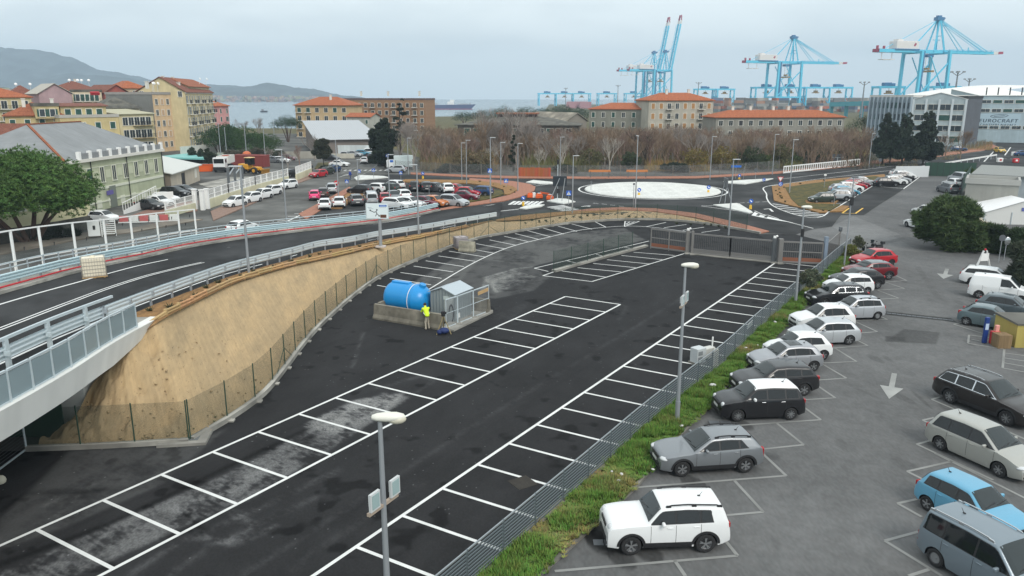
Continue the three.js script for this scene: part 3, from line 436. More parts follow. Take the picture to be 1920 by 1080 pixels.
{                                                                   // bridge
const edge=curve([V(-16.9,0,2),V(-17.0,0,-18),V(-17.2,0,-28.4),V(-17.7,0,-33),V(-17.95,0,-38)],40).map((p)=>V(p.x,roadHeight(p.z,p.x),p.z));
const t=thing('bridge','white concrete road bridge with glass parapet at the left edge','bridge');
const beamM=mat(lin(0.88,0.88,0.86),0.75,{map:scaled(plasterTex,14)});
const v=(i)=>smooth(0,1,(40 - i)/ 5),bot=(i)=>lerp(0.2,1.15,Math.pow((40 - i)/ 5<1?(40 - i)/ 5:1,0.55));
const out=edge.map((p)=>V(p.x,p.y + 0.08,p.z)),low=edge.map((p,i)=>V(p.x - 0.25,p.y + 0.08 - bot(i),p.z)),inn=offset(edge,2.3,0.06),und=inn.map((p,i)=>V(p.x - 8.8,p.y - bot(i)+ 0.05,p.z));
part('edge_beam',boxUV(mergeGeometries([loft(out,low,1),loft(low,und,1),loft(out,offset(edge,0.5,0.1),1)].map((q)=>q.toNonIndexed()))),beamM,t);
part('footway',loft(offset(edge,0.5,0.08),inn,1),C.paleConcrete,t);
part('abutment',new MB().box(-25,1.2,-35.4,10.4,4.5,3.6).done(),beamM,t);
const ps=along(edge.map((p)=>V(p.x + 0.0,p.y,p.z)).slice(4,40),1.35),gm=new THREE.MeshPhysicalMaterial({color:lin(0.46,0.55,0.58),transmission:0.6,thickness:0,roughness:0.25});
ps.forEach((p,i)=>{
part('parapet_post',new MB().box(p.x - 0.18,p.y + 0.66,p.z,0.06,1.16,0.08).done(),C.rail,t);
if(i){const q=ps[i - 1],a=V(q.x - 0.18,q.y + 0.16,q.z - 0.05),b=V(p.x - 0.18,p.y + 0.16,p.z + 0.05);part('parapet_pane',new MB().bar(a.clone().setY(a.y + 0.5),b.clone().setY(b.y + 0.5),0.02,1.0).done(),gm,t);part('parapet_rail',new MB().bar(a.clone().setY(a.y + 1.08),b.clone().setY(b.y + 1.08),0.08,0.08).bar(a,b,0.05,0.05).done(),C.rail,t);}
});
single('screen_fence',new MB().box(-26,0.8,-32.9,11,1.6,0.06).done(),C.fenceGreen,'dark green cloth screen in the shade under the bridge','fence screen');
}
{                                                                   // low log fence on the crest of the bank
const t=thing('log_fence','low pale log fence along the crest of the sandy bank','log fence'),top=along(bankTop.slice(5,19),1.9);
top.forEach((p,i)=>{
const y=p.y,lg=mat(lin(rr(0.55,0.66),rr(0.36,0.44),rr(0.17,0.22)),0.8,{map:streakTex});
if(i % 2===0||i<12)part('post',new MB().rod(V(p.x,y - 0.5,p.z),V(p.x,y + 0.36,p.z),0.11,0.1,8).done(),lg,t);
if(i){const q=top[i - 1];for(const h of[0.1,0.27])part('log_rail',new MB().rod(V(q.x,q.y + h + rr(-0.04,0.04),q.z),V(p.x + 0.04,y + h + rr(-0.04,0.04),p.z),0.07,0.062,8).done(),lg,t);}
});
}
// green wire fence at the foot of the bank
const meshTex=texture(64,(u,v)=>{const a=Math.abs(((u*4 + v*4)% 1)- 0.5),b=Math.abs(((u*4 - v*4 + 8)% 1)- 0.5),k=Math.min(a,b)<0.085?255:0;return[k,k,k];},0.24,0.24,false);
const wire=(c)=>new THREE.MeshStandardMaterial({color:c,roughness:0.7,alphaMap:meshTex,transparent:true,side:THREE.DoubleSide});
const wireGreen=wire(lin(0.03,0.055,0.04)),wireGrey=wire(lin(0.16,0.17,0.17));
function wireFence(label,path,step,h,mpost,mmesh,opt={}){
const t=thing('wire_fence',label,'fence'),ps=along(path,step);
ps.forEach((p,i)=>{
part('post',new MB().rod(V(p.x,p.y - 0.1,p.z),V(p.x,p.y + h + 0.05,p.z),opt.r||0.03,opt.r||0.03,6).done(),mpost,t);
if(opt.brace&&i % 9===4&&i + 1<ps.length)for(const k of[-1,1]){const q=ps[i + k]||p;part('brace',new MB().rod(V(p.x,p.y + h*0.62,p.z),V(lerp(p.x,q.x,0.75),p.y + 0.05,lerp(p.z,q.z,0.75)),0.02,0.02,5).done(),mpost,t);}
if(i){const q=ps[i - 1],a=q.clone(),b=p.clone(),m=new THREE.PlaneGeometry(1,1);const geo=tris([a,b,b.clone().setY(b.y + h),a,b.clone().setY(b.y + h),a.clone().setY(a.y + h)]),l=a.distanceTo(b);geo.setAttribute('uv',new THREE.Float32BufferAttribute([0,0,l,0,l,h,0,0,l,h,0,h],2));part('wire_mesh',geo,mmesh,t);}
if(opt.pads)part('footing',new MB().rbox(p.x + 0.22,0.04,p.z + 0.1,0.3,0.1,0.3,0.03).done(),C.paleConcrete,t);
});
return t;
}
const toeCurve=curve(bankToe.slice(6),200),kerbCurve=curve(pxs([[50,845],[200,839],[355,830]]),30);
struct('kerb',wallGeo(offset(toeCurve,-0.05),0.24,0.26),C.paleConcrete,'pale concrete kerb at the foot of the sandy bank');
struct('kerb',wallGeo(kerbCurve,0.22,0.24),C.paleConcrete,'pale concrete kerb in front of the bridge abutment');
wireFence('tall green wire fence curving along the foot of the sandy bank',toeCurve,2.5,2,C.fenceGreen,wireGreen,{pads:true,brace:true});
wireFence('short stretch of green wire fence before the bridge abutment',kerbCurve,2.3,2,C.fenceGreen,wireGreen,{brace:true});
wireFence('green wire fence standing on the kerb between the upper bays',along(pxs([[1038,510],[1210,463]]),1),2.6,1.9,C.fenceGreen,wireGreen);
struct('kerb',wallGeo(pxs([[1038,510],[1095,494],[1150,479],[1212,462.5]]),0.2,0.45),C.paleConcrete,'broken concrete kerb under the wire fence between the upper bays');
{const t=thing('site_fence','grey mesh site fence in the lower left corner','fence',V(0,0,0)),a=g(50,845),b=g(-70,935);for(const q of[a,b])part('post',new MB().rod(q,V(q.x,2,q.z),0.05,0.05,8).done(),C.rail,t);for(const y of[0.08,1.98])part('frame_rail',new MB().bar(V(a.x,y,a.z),V(b.x,y,b.z),0.06).done(),C.rail,t);for(let i=1;i<14;i++)part('wire',new MB().bar(V(a.x,i*0.14,a.z),V(b.x,i*0.14,b.z),0.012).done(),C.darkSteel,t);}

// grey bar railing between the two car parks
{
const t=thing('railing','long grey steel bar railing between the two car parks','railing'),ps=along(fenceLine,2.1),rest=new MB(),mR=mat(lin(0.13,0.155,0.17),0.5,{metalness:0.4}),topM=mat(lin(0.3,0.33,0.35),0.45,{metalness:0.5});
const bar=new THREE.BoxGeometry(0.035,0.05,1),put=(geo,a,b,m,nm)=>{const k=new THREE.Mesh(geo,m);k.name=nm;k.position.copy(a).add(b).multiplyScalar(0.5);k.lookAt(b);k.scale.z=a.distanceTo(b);k.castShadow=k.receiveShadow=true;t.add(k);};
const pst=new THREE.BoxGeometry(0.07,1.4,0.07),near=ps.length - 30;
ps.forEach((p,i)=>{
const k=part('post',pst,mR,t);k.position.set(p.x,0.75,p.z);
if(!i)return;const q=ps[i - 1];
put(new THREE.BoxGeometry(0.05,0.05,1),V(q.x,1.42,q.z),V(p.x,1.42,p.z),topM,'top_rail');
for(let j=0;j<9;j++){const y=0.24 + j*0.128,a=V(q.x,y,q.z),b=V(p.x,y,p.z);if(i<30)put(bar,a,b,mR,'rail_bar');else rest.bar(a,b,0.035,0.05);}
});
tag(rest.part('rail_bars',mR,t),null,null,null,'stuff');
struct('kerb',wallGeo(fenceLine,0.2,0.28,-0.02),mat(lin(0.5,0.45,0.37),0.9,{map:patchTex}),'cream concrete base of the bar railing');
struct('grass_strip',loft(curve(fenceLine,120).map((p)=>V(p.x,0.08,p.z)),curve(lotKerb,120).map((p)=>V(p.x,0.1,p.z)),8,(p,s,u)=>{p.y +=0.25*Math.sin(Math.PI*u)*fbm(p.x*0.8,p.z*0.8,3,0,151);return p;}),mat(lin(0.12,0.15,0.03),0.95,{map:grassTex}),'grass strip between the railing and the old car park');
struct('kerb',wallGeo(lotKerb,0.13,0.16,-0.01),C.concrete,'grey kerb along the grass strip');
// blades
reseed(31);const A=curve(fenceLine,200),B=curve(lotKerb,200),gg=new THREE.BufferGeometry(),vv=[];
for(let k=0;k<6;k++){const a=k*1.05,x=Math.cos(a),z=Math.sin(a),l=0.8 + 0.4*hash(k,3),w=0.1;vv.push(-z*w,0,x*w,z*w,0,-x*w,x*0.55,l,z*0.55);}
gg.setAttribute('position',new THREE.Float32BufferAttribute(vv,3));gg.computeVertexNormals();
const N=26000,im=new THREE.InstancedMesh(gg,new THREE.MeshStandardMaterial({color:0xffffff,roughness:0.9,side:THREE.DoubleSide}),N);im.name='grass';
for(let i=0;i<N;i++){
const s=Math.pow(rnd(),0.8),k=Math.min(199,Math.floor((1 - s)*200*0 + s*199)),u=rr(0.05,0.95),p=A[k].clone().lerp(B[k],u),n=fbm(p.x*0.5,p.z*0.5,3,0,152),n2=fbm(p.x*1.6,p.z*1.6,2,0,154),hgt=(0.07 + 0.2*smooth(0.35,0.7,n2))*rr(0.6,1.25);
im.setMatrixAt(i,M4().makeRotationY(rr(0,6.3)).scale(V(0.3*rr(0.7,1.3),hgt,0.3)).setPosition(p.x + rr(-0.3,0.3),0.08 + 0.14*Math.sin(Math.PI*u),p.z + rr(-0.3,0.3)));
const dry=smooth(0.56,0.72,n)*0.7 + 0.22*rnd();im.setColorAt(i,lin(lerp(0.105,0.28,dry)*rr(0.7,1.2),lerp(0.22,0.235,dry)*rr(0.7,1.2),lerp(0.028,0.085,dry)));
}
tag(im,'unmown grass and weeds along the strip beside the railing','grass',null,'stuff');scene.add(im);
}
{                                                                   // litter in the grass
const bits=[[1336,729,0.5],[1226,862,0.3],[1268,838,0.25],[1398,655,0.35],[1420,650,0.25],[1453,606,0.35],[1160,905,0.25],[1178,850,0.22],[1165,893,0.28],[1210,840,0.2],[1258,790,0.24],[1147,888,0.2],[1224,884,0.22],[1278,802,0.3]],gm=mat(lin(0.55,0.55,0.54),0.7);
bits.forEach(([a,b,s],i)=>{const p=g(a,b,0.2),m=new MB();m.geo(new THREE.IcosahedronGeometry(s*0.5,1),M4().makeScale(1,0.45,0.7));const k=single('litter',m.done().scale(0.75,0.75,0.75),gm,i?'small crumpled white litter lying in the grass strip':'largest crumpled white plastic bag in the grass by the black cars','litter',i?'scraps of litter in the grass':null,p);k.position.y=i?0.3:0.42;k.rotation.y=i;});
}
{// clods and stones that have rolled to the foot of the bank, and clods on its torn end
reseed(61);const N=520,im=new THREE.InstancedMesh(new THREE.IcosahedronGeometry(1,1),new THREE.MeshStandardMaterial({color:0xffffff,roughness:0.95,map:soilTex}),N);im.name='clods';
for(let i=0;i<N;i++){const torn=i<300,k=Math.floor(torn?rr(0.02,0.3)*460:rr(0.02,0.62)*460),t=torn?rr(0.25,1):rr(0.86,1.0),p=bt[k].clone().lerp(bf[k],t),s=0.015 + 0.05*Math.pow(rnd(),2.5),f=rr(0.75,1.2);im.setMatrixAt(i,M4().makeRotationFromEuler(new THREE.Euler(rr(0,3),rr(0,3),0)).scale(V(s*1.3,s*0.8,s)).setPosition(p.x + rr(-0.2,0.2),p.y +(torn?0.06:0.02),p.z + rr(-0.2,0.2)));im.setColorAt(i,lin(0.6*f,0.46*f,0.29*f));}
tag(im,'clods and stones scattered over the foot of the sandy bank','clods',null,'stuff');scene.add(im);
const w=tuftOf(18),M=150,iw=new THREE.InstancedMesh(w,new THREE.MeshStandardMaterial({color:0xffffff,roughness:0.9,side:THREE.DoubleSide}),M);iw.name='weeds';
for(let i=0;i<M;i++){const k=Math.floor(rr(0.03,0.95)*460),p=bt[k].clone().lerp(bf[k],rr(0.92,1)),s=rr(0.05,0.16);iw.setMatrixAt(i,M4().makeRotationY(rr(0,6)).scale(V(s,s,s)).setPosition(p.x,p.y + 0.03,p.z));const f=rr(0.6,1.2);iw.setColorAt(i,lin(0.12*f,0.12*f,0.05*f));}
tag(iw,'sparse weeds sprouting on the sandy bank','weeds',null,'stuff');scene.add(iw);}
function tuftOf(n){const v=[];for(let i=0;i<n;i++){const a=i*2.4,l=0.6 + 0.5*hash(i,9),x=Math.cos(a),z=Math.sin(a);v.push(-z*0.1,0,x*0.1,z*0.1,0,-x*0.1,x*l,l*(0.5 + 0.6*hash(i,4)),z*l);}const q=new THREE.BufferGeometry();q.setAttribute('position',new THREE.Float32BufferAttribute(v,3));q.computeVertexNormals();return q;}
// ---------------------------------------------------------------- gate, works compound, cabinets on the new car park
{
const t=thing('sliding_gate','long grey steel sliding gate with mesh leaves closing the car park','gate'),gm=mat(lin(0.23,0.22,0.21),0.5,{metalness:0.4}),rust=mat(lin(0.24,0.09,0.05),0.8);
const pt=[[1220,466],[1288,475],[1297,476.5],[1368,484],[1449,492],[1461,493.5],[1540,497]].map(([a,b])=>g(a,b)),H=2.05;
const leaf=(a,b,dark)=>{
const d=b.clone().sub(a),l=d.length(),n=Math.round(l / 1.7);
for(const y of[H,0.16])part('frame_rail',new MB().bar(V(a.x,y,a.z),V(b.x,y,b.z),0.11,0.14).done(),gm,t);
part('kick_board',new MB().bar(V(a.x,0.42,a.z),V(b.x,0.42,b.z),0.03,0.34).done(),dark?rust:gm,t);
if(dark)part('mid_rail',new MB().bar(V(a.x,1.15,a.z),V(b.x,1.15,b.z),0.06,0.09).done(),gm,t);
for(let i=0;i<=n;i++){const p=a.clone().lerp(b,i / n);if(dark||i===0||i===n)part('stile',new MB().box(p.x,H / 2,p.z,0.1,H,0.1).done(),gm,t);}
const m=new MB(),k=Math.round(l / 0.19);for(let i=1;i<k;i++){const p=a.clone().lerp(b,i / k);m.box(p.x,H / 2 + 0.1,p.z,0.009,H - 0.25,0.009);}m.part('grille',gm,t);
};
leaf(pt[0],pt[1],true);leaf(pt[2],pt[3],false);leaf(pt[3],pt[4],false);leaf(pt[5],pt[6],true);
for(const[i,w]of[[1,0.35],[2,0.22],[4,0.3],[5,0.4]]){const p=pt[i];part('gate_post',new MB().box(p.x,1.15,p.z,w,2.35,w).done(),i===4?C.darkSteel:gm,t);part('footing',new MB().box(p.x,0.05,p.z + 0.25,0.55,0.1,0.5).done(),C.paleConcrete,t);}
for(const i of[1,4]){const p=pt[i];part('beacon',new MB().box(p.x,2.42,p.z,0.22,0.2,0.2).ball(p.x + 0.2,2.5,p.z,0.11).done(),C.white,t);}
struct('kerb',wallGeo([pt[2],pt[3],pt[4]].map((p)=>V(p.x,0,p.z + 0.1)),0.1,0.35),C.paleConcrete,'concrete rail bed of the sliding gate');
const e=g(1545,497),e2=g(1572,470);single('gate_post',new MB().box(e.x,1.3,e.z,0.3,2.6,0.3).box(e.x,2.62,e.z,0.34,0.05,0.34).done(),mat(lin(0.2,0.25,0.32),0.5),'blue grey square post at the right end of the sliding gate','gate post');
const q=thing('fence_panel','small mesh panel joining the gate to the bar railing','fence');for(const p of[e,e2])part('post',new MB().box(p.x,1,p.z,0.09,2,0.09).done(),gm,q);const m=new MB();for(let i=0;i<26;i++){const p=e.clone().lerp(e2,i / 25);m.box(p.x,1,p.z,0.014,1.9,0.014);}m.bar(V(e.x,1.95,e.z),V(e2.x,1.95,e2.z),0.06);m.part('grille',gm,q);part('sensor_box',new MB().rbox(e2.x,2.2,e2.z,0.3,0.45,0.25,0.04).ball(e2.x - 0.12,2.2,e2.z + 0.1,0.1).done(),C.darkSteel,q);
}
let workerSpot;
const AC=V(0.842,0,0.539);                                      // along the bays' lines, to the right and towards the camera
const jersey=[[-0.3,0],[-0.3,0.1],[-0.16,0.32],[-0.09,1.0],[0.09,1.0],[0.16,0.32],[0.3,0.1],[0.3,0]];
function barrierGeo(len){const s=new THREE.Shape(jersey.map(([a,b])=>new THREE.Vector2(a,b))),e=new THREE.ExtrudeGeometry(s,{depth:len,bevelEnabled:true,bevelSize:0.02,bevelThickness:0.02,bevelSegments:1});e.translate(0,0.02,-len / 2);return boxUV(e.toNonIndexed());}
const yawOf=(d)=>Math.atan2(d.x,d.z);
{
const o=g(704,596),e=g(829,617),ax=e.clone().sub(o).normalize(),len=o.distanceTo(e),bk=V(ax.z,0,-ax.x);
const cm=mat(lin(0.36,0.33,0.27),0.9,{map:scaled(patchTex,5),bumpMap:grainBump,bumpScale:0.01}),g1=barrierGeo(len),g2=barrierGeo(4.4);
const P=(u,v,y=0)=>o.clone().addScaledVector(ax,u).addScaledVector(bk,v).setY(y);
single('concrete_barrier',g1,cm,'long concrete barrier in front of the blue tank where the worker leans','barrier',null,P(len / 2,0)).rotation.y=yawOf(ax);
single('concrete_barrier',g2,cm,'concrete barrier at the left end of the blue tank','barrier',null,P(0.05,2.6)).rotation.y=yawOf(bk);
single('concrete_barrier',barrierGeo(3),cm,'concrete barrier behind the cabin beside the far fence panel','barrier',null,P(len - 0.7,4.9)).rotation.y=yawOf(ax);
// tank
const tank=thing('water_tank','big blue plastic water tank lying on its side behind concrete barriers','tank',P(len*0.29,1.95,1.2),yawOf(ax));
const blue=mat(lin(0.01,0.25,0.6),0.3),R=1.08,pf=[[0.02,-2.2],[0.8,-2.17],[0.95,-2.08],[1.03,-1.9],[R,-1.7],[R,-0.3],[R + 0.03,-0.24],[R,-0.18],[R,0.9],[R + 0.03,0.96],[R,1.02],[1.0,1.35],[0.88,1.62],[0.68,1.9],[0.4,2.05],[0.02,2.1]];
const lt=new THREE.LatheGeometry(pf.map(([a,b])=>new THREE.Vector2(a,b)),48);lt.rotateX(Math.PI / 2);lt.scale(1,1,0.8);part('tank_shell',lt,blue,tank);
part('top_rib',new MB().rbox(0,R + 0.02,-0.7,0.45,0.14,1.5,0.06).done(),blue,tank);part('filler_neck',new MB().rod(V(0,R - 0.35,1.0),V(0,R + 0.08,1.15),0.26,0.24,16).done(),blue,tank);
part('strap',new MB().geo(new THREE.TorusGeometry(R + 0.02,0.025,6,48),M4().makeTranslation(0,0,0.5)).done(),C.white,tank);part('cradle',new MB().box(-0.7,-R - 0.08,0,0.25,0.34,2.8).box(0.7,-R - 0.08,0,0.25,0.34,2.8).done(),C.concrete,tank);
// cabin with corrugated walls and a low gable roof
const cb=thing('site_cabin','grey corrugated steel cabin with a low gable roof beside the blue tank','cabin',g(853,606).addScaledVector(ax,-1.0).addScaledVector(bk,1.1),yawOf(bk)),wm=mat(lin(0.3,0.34,0.35),0.5,{metalness:0.4,bumpMap:scaled(ribTex,0.25),bumpScale:0.03}),rm=mat(lin(0.46,0.52,0.56),0.45,{metalness:0.35});
const wx=1.0,dz=1.1,hh=1.98,rg=2.36;                   // local z along ax, local x away... gable faces -z
const m=new MB();m.quad(V(-wx,0,-dz),V(wx,0,-dz),V(wx,hh,-dz),V(-wx,hh,-dz)).tri(V(-wx,hh,-dz),V(wx,hh,-dz),V(0,rg,-dz));m.quad(V(-wx,0,dz),V(wx,0,dz),V(wx,hh,dz),V(-wx,hh,dz)).tri(V(-wx,hh,dz),V(wx,hh,dz),V(0,rg,dz));m.quad(V(-wx,0,-dz),V(-wx,0,dz),V(-wx,hh,dz),V(-wx,hh,-dz)).quad(V(wx,0,-dz),V(wx,0,dz),V(wx,hh,dz),V(wx,hh,-dz));m.part('wall',wm,cb);
const r=new MB();for(const s of[-1,1])r.bar(V(s*wx*0.52,(hh + rg)/ 2 + 0.05,-dz - 0.1),V(s*wx*0.52,(hh + rg)/ 2 + 0.05,dz + 0.1),0.01,0.01).geo(new THREE.BoxGeometry(1.22,0.05,2*dz + 0.2),M4().makeRotationZ(-s*Math.atan2(rg - hh,wx)).setPosition(s*0.555,(hh + rg)/ 2 + 0.05,0));r.part('roof',rm,cb);
part('door',new MB().box(-0.55,0.92,-dz - 0.03,0.75,1.8,0.05).done(),mat(lin(0.36,0.39,0.39),0.5),cb);part('sign_plate',new MB().box(-0.35,1.72,-dz - 0.07,0.42,0.25,0.02).done(),mat(lin(0.5,0.56,0.55),0.5),cb);part('hose',new MB().geo(new THREE.TorusGeometry(0.5,0.05,6,20,4.4),M4().makeScale(0.35,1.2,1).setPosition(-0.78,0.7,-dz - 0.1)).done(),C.rubber,cb);part('poster',new MB().box(-wx - 0.02,0.45,-0.7,0.02,0.32,0.42).done(),C.white,cb);
single('floor_slab',new MB().box(0,0.06,0,5.2,0.13,1.3).done(),C.paleConcrete,'concrete slab under the cabin and its mesh panels','slab',null,P(len + 0.35,2.5)).rotation.y=yawOf(ax);
const panel=(a,b,label,plank)=>{const q=thing('site_fence',label,'fence'),m=new MB();for(const p of[a,b])m.rod(V(p.x,0,p.z),V(p.x,2.05,p.z),0.035,0.035,6);m.bar(V(a.x,2.05,a.z),V(b.x,2.05,b.z),0.06).bar(V(a.x,0.15,a.z),V(b.x,0.15,b.z),0.05).bar(V(a.x,1.1,a.z),V(b.x,1.1,b.z),0.03);m.part('frame',C.rail,q);const w=new MB();for(let i=1;i<20;i++){const p=a.clone().lerp(b,i / 20);w.box(p.x,1.1,p.z,0.008,1.9,0.008);}w.part('wire',C.steel,q);for(const p of[a,b])part('foot',new MB().rbox(p.x,0.1,p.z,0.6,0.18,0.3,0.04).done(),C.paleConcrete,q);if(plank)part('plank',new MB().bar(V(lerp(a.x,b.x,0.3),1.72,lerp(a.z,b.z,0.3)+ 0.1),V(lerp(a.x,b.x,0.98),1.78,lerp(a.z,b.z,0.98)+ 0.1),0.04,0.24).done(),C.wood,q);};
panel(P(len + 0.3,0.05),P(len + 0.42,1.25),'mesh panel standing before the cabin door by the worker');panel(P(len + 0.44,1.3),P(len + 0.55,3.1),'mesh panel along the right wall of the cabin');panel(P(len + 0.56,3.15),P(len + 0.7,5.0),'mesh panel with a timber plank right of the cabin',true);
// instrument on a tripod with a dark blue bag
const tp=g(832,625),tr=thing('tripod','small surveying tripod with a dark blue bag hung under it','tripod',tp);for(let i=0;i<3;i++){const a=i*2.1 + 0.4;part('leg',new MB().rod(V(0,1.2,0),V(0.55*Math.cos(a),0,0.55*Math.sin(a)),0.03,0.04,6).done(),mat(lin(0.25,0.2,0.1),0.6),tr);}part('instrument',new MB().rbox(0,1.36,0,0.26,0.34,0.26,0.05).rod(V(-0.15,1.4,0),V(0.2,1.4,0),0.08,0.08,10).done(),C.black,tr);part('bag',new MB().geo(new THREE.SphereGeometry(0.34,14,10),M4().makeScale(1,0.6,0.8).setPosition(0.05,0.25,0.2)).ball(-0.25,0.18,0.3,0.18).done(),mat(lin(0.01,0.025,0.11),0.7),tr);
workerSpot=P(len - 0.92,-0.45);
}
function ibc(p,turn,label,w,colr,pal){
const t=thing('storage_tank',label,'tank',p,turn),h=w*0.85;
part('pallet',new MB().box(0,0.07,0,w*1.04,0.05,1.1).box(-w*0.4,0.03,0,0.14,0.06,1.05).box(w*0.4,0.03,0,0.14,0.06,1.05).box(0,0.03,0,0.14,0.06,1.05).done(),C.wood,t);
part('container',new MB().rbox(0,0.12 + h / 2,0,w*0.95,h,0.98,0.09).rod(V(0,h + 0.1,0),V(0,h + 0.2,0),0.16,0.16,14).done(),mat(colr,0.5),t);
const m=new MB();for(let i=0;i<=9;i++)for(const z of[-0.52,0.52])m.box(-w / 2 + w*i / 9,0.12 + h / 2,z,0.025,h,0.025);for(let i=0;i<=5;i++)for(const x of[-w / 2,w / 2])m.box(x,0.12 + h / 2,-0.52 + 1.04*i / 5,0.025,h,0.025);
for(let j=0;j<=5;j++){const y=0.14 + h*j / 5;for(const z of[-0.52,0.52])m.box(0,y,z,w,0.025,0.025);for(const x of[-w / 2,w / 2])m.box(x,y,0,0.025,0.025,1.04);}m.part('cage',mat(pal,0.5,{metalness:0.3}),t);
}
{const p=gr(178,519);ibc(p,0.5,'white caged liquid tank on a pallet standing on the ramp road',1.45,lin(0.74,0.68,0.54),lin(0.5,0.46,0.4));const q=g(864,466);ibc(q,0.4,'grey pink caged tank on the car park by the wire fence',1.3,lin(0.4,0.36,0.36),lin(0.3,0.28,0.3)); 
const b=g(876,471.5);single('concrete_barrier',barrierGeo(1.7),mat(lin(0.62,0.58,0.46),0.9,{map:scaled(patchTex,5)}),'short cream concrete barrier beside the grey caged tank','barrier',null,b).rotation.y=1.2;}
{// cabinets at the railing
const p=g(1308,681),t=thing('charging_cabinet','pale grey equipment cabinet with louvred doors by the bar railing','cabinet',p,0.57);part('cabinet',new MB().rbox(0,0.52,0,0.72,0.92,0.6,0.04).done(),mat(lin(0.5,0.53,0.54),0.5),t);part('plinth',new MB().box(0,0.06,0,0.8,0.12,0.75).done(),C.concrete,t);for(const y of[0.36,0.7])part('louvre',new MB().box(-0.12,y,0.305,0.34,0.24,0.02).done(),mat(lin(0.2,0.22,0.23),0.6),t);
const q=g(1322,672),u=thing('traffic_barrier','pale boom barrier unit with a short upright arm behind the cabinet','barrier',q,0.57);part('housing',new MB().rbox(0.2,0.35,0,0.8,0.65,0.45,0.05).done(),mat(lin(0.55,0.55,0.52),0.55),u);part('arm',new MB().rod(V(0.55,0.6,0),V(0.55,1.25,0),0.04,0.05,8).done(),C.white,u);
const w=g(1341,690);single('marker_post',new MB().rbox(0,0.55,0,0.28,1.25,0.2,0.06).box(0.05,0.1,0,0.4,0.2,0.35).done(),mat(lin(0.66,0.63,0.56),0.8),'thick cream marker post on the grass side of the railing','post',null,w);
const s=g(1403,632),sp=single('notice_board',new MB().rbox(0,0.85,0,0.05,0.3,1.25,0.02).done(),C.white,'blank white strip fixed on the bar railing','notice',null,V(s.x + 0.05,0,s.z));sp.rotation.y=Math.atan2(0.5,-0.86);
const r=g(1,905),st=single('stone',new THREE.IcosahedronGeometry(0.22,1),mat(lin(0.55,0.52,0.42),0.95),'lone pale stone on the dark asphalt at the left edge','stone',null,V(r.x,0.1,r.z));
const mp=g(348,824),hatch=single('manhole_cover',new MB().box(0,0.06,0,2.1,0.14,1.5).done(),C.paleConcrete,'pale concrete manhole frame at the corner of the sandy bank','manhole',null,mp);part('cover_plate',new MB().box(0,0.136,0,1.3,0.02,0.9).done(),mat(lin(0.12,0.13,0.13),0.8),hatch);hatch.rotation.y=0.15;
}
// ---------------------------------------------------------------- lamps and signs
const lampWhite=mat(lin(0.68,0.67,0.6),0.45),lensM=mat(lin(0.55,0.52,0.42),0.25);
function bigLamp(p,h,turn,label,flood,fr=-0.55){
const t=thing('street_lamp',label,'street lamp',p,turn);
part('pole',new MB().rod(V(0,0,0),V(0,h - 0.1,0),0.1,0.055,12).rod(V(0,0,0),V(0,1.2,0),0.115,0.115,12).done(),C.pole,t);
const pf=[[0,-0.08],[0.1,-0.06],[0.17,0.1],[0.21,0.4],[0.2,0.7],[0.12,0.92],[0,1]].map(([a,b])=>new THREE.Vector2(a,b)),l=new THREE.LatheGeometry(pf,20);l.rotateZ(-Math.PI / 2);l.scale(0.76,0.55,0.72);l.translate(-0.14,h,0);part('lamp_head',l,lampWhite,t);
part('lens',new MB().ball(0.4,h - 0.06,0,0.16,1.45,0.75,0.9,16).done(),lensM,t);
if(flood){const y=h - flood;part('bracket',new MB().box(0,y - 0.3,0.02,0.09,0.08,1.15).done(),mat(lin(0.35,0.28,0.22),0.7),t).rotation.y=fr;for(const s of[-1,1]){const f=part('floodlight',new MB().box(0.05,y,s*0.4,0.07,0.46,0.36).box(-0.01,y + 0.02,s*0.4,0.08,0.28,0.22).done(),mat(lin(0.52,0.54,0.54),0.5),t);f.rotation.y=fr;part('floodlight_glass',new MB().box(0.09,y + 0.005,s*0.4,0.02,0.36,0.27).done(),mat(lin(0.3,0.4,0.4),0.12),f);}}
return t;
}
{const b2=g(1269,796),h2=topAt(b2,497),b3=g(1491,573),h3=topAt(b3,388),b1=g(712,782,h2).setY(0);
bigLamp(b1,h2,0.06,'tall street lamp with twin floodlights in the lower centre of the car park',2.0);bigLamp(b2,h2,0.1,'street lamp with twin floodlights on the grass beside the grey crossover',1.55);bigLamp(b3,h3,0.1,'street lamp standing by the olive tree on the grass strip',0);
const b4=g(1582,502),h4=topAt(b4,332),t=thing('street_lamp','slim dark lamp post with a black box behind the gate end of the railing','street lamp',b4);part('pole',new MB().rod(V(0,0,0),V(0.05,h4,0),0.08,0.05,10).done(),C.pole,t);part('lamp_head',new MB().rbox(0.15,h4,0,0.6,0.12,0.2,0.05).done(),C.darkSteel,t);part('control_box',new MB().rbox(0.05,topAt(b4,377),0.1,0.28,0.75,0.25,0.04).done(),C.black,t);
part('control_box',new MB().rbox(0.0,topAt(b3,436),0.1,0.2,0.6,0.2,0.04).done(),C.black,scene.children.find((o)=>o.userData.label?.includes('olive')));}
const lampHead=new MB().rbox(0.35,0,0,0.85,0.09,0.3,0.04).rod(V(0,-0.1,0),V(0.05,0.02,0),0.05,0.05,8).done();
function slimLamp(px,py,ptop,label,turn,gf=g,px2){
const b=gf(px,py),h=topAt(b,ptop)- b.y,t=thing('street_lamp',label,'street lamp',b,turn);
part('pole',new MB().rod(V(0,0,0),V(0,h,0),0.095,0.06,10).done(),C.pole,t);const k=part('lamp_head',lampHead,mat(lin(0.45,0.47,0.48),0.5),t);k.position.y=h;return t;
}
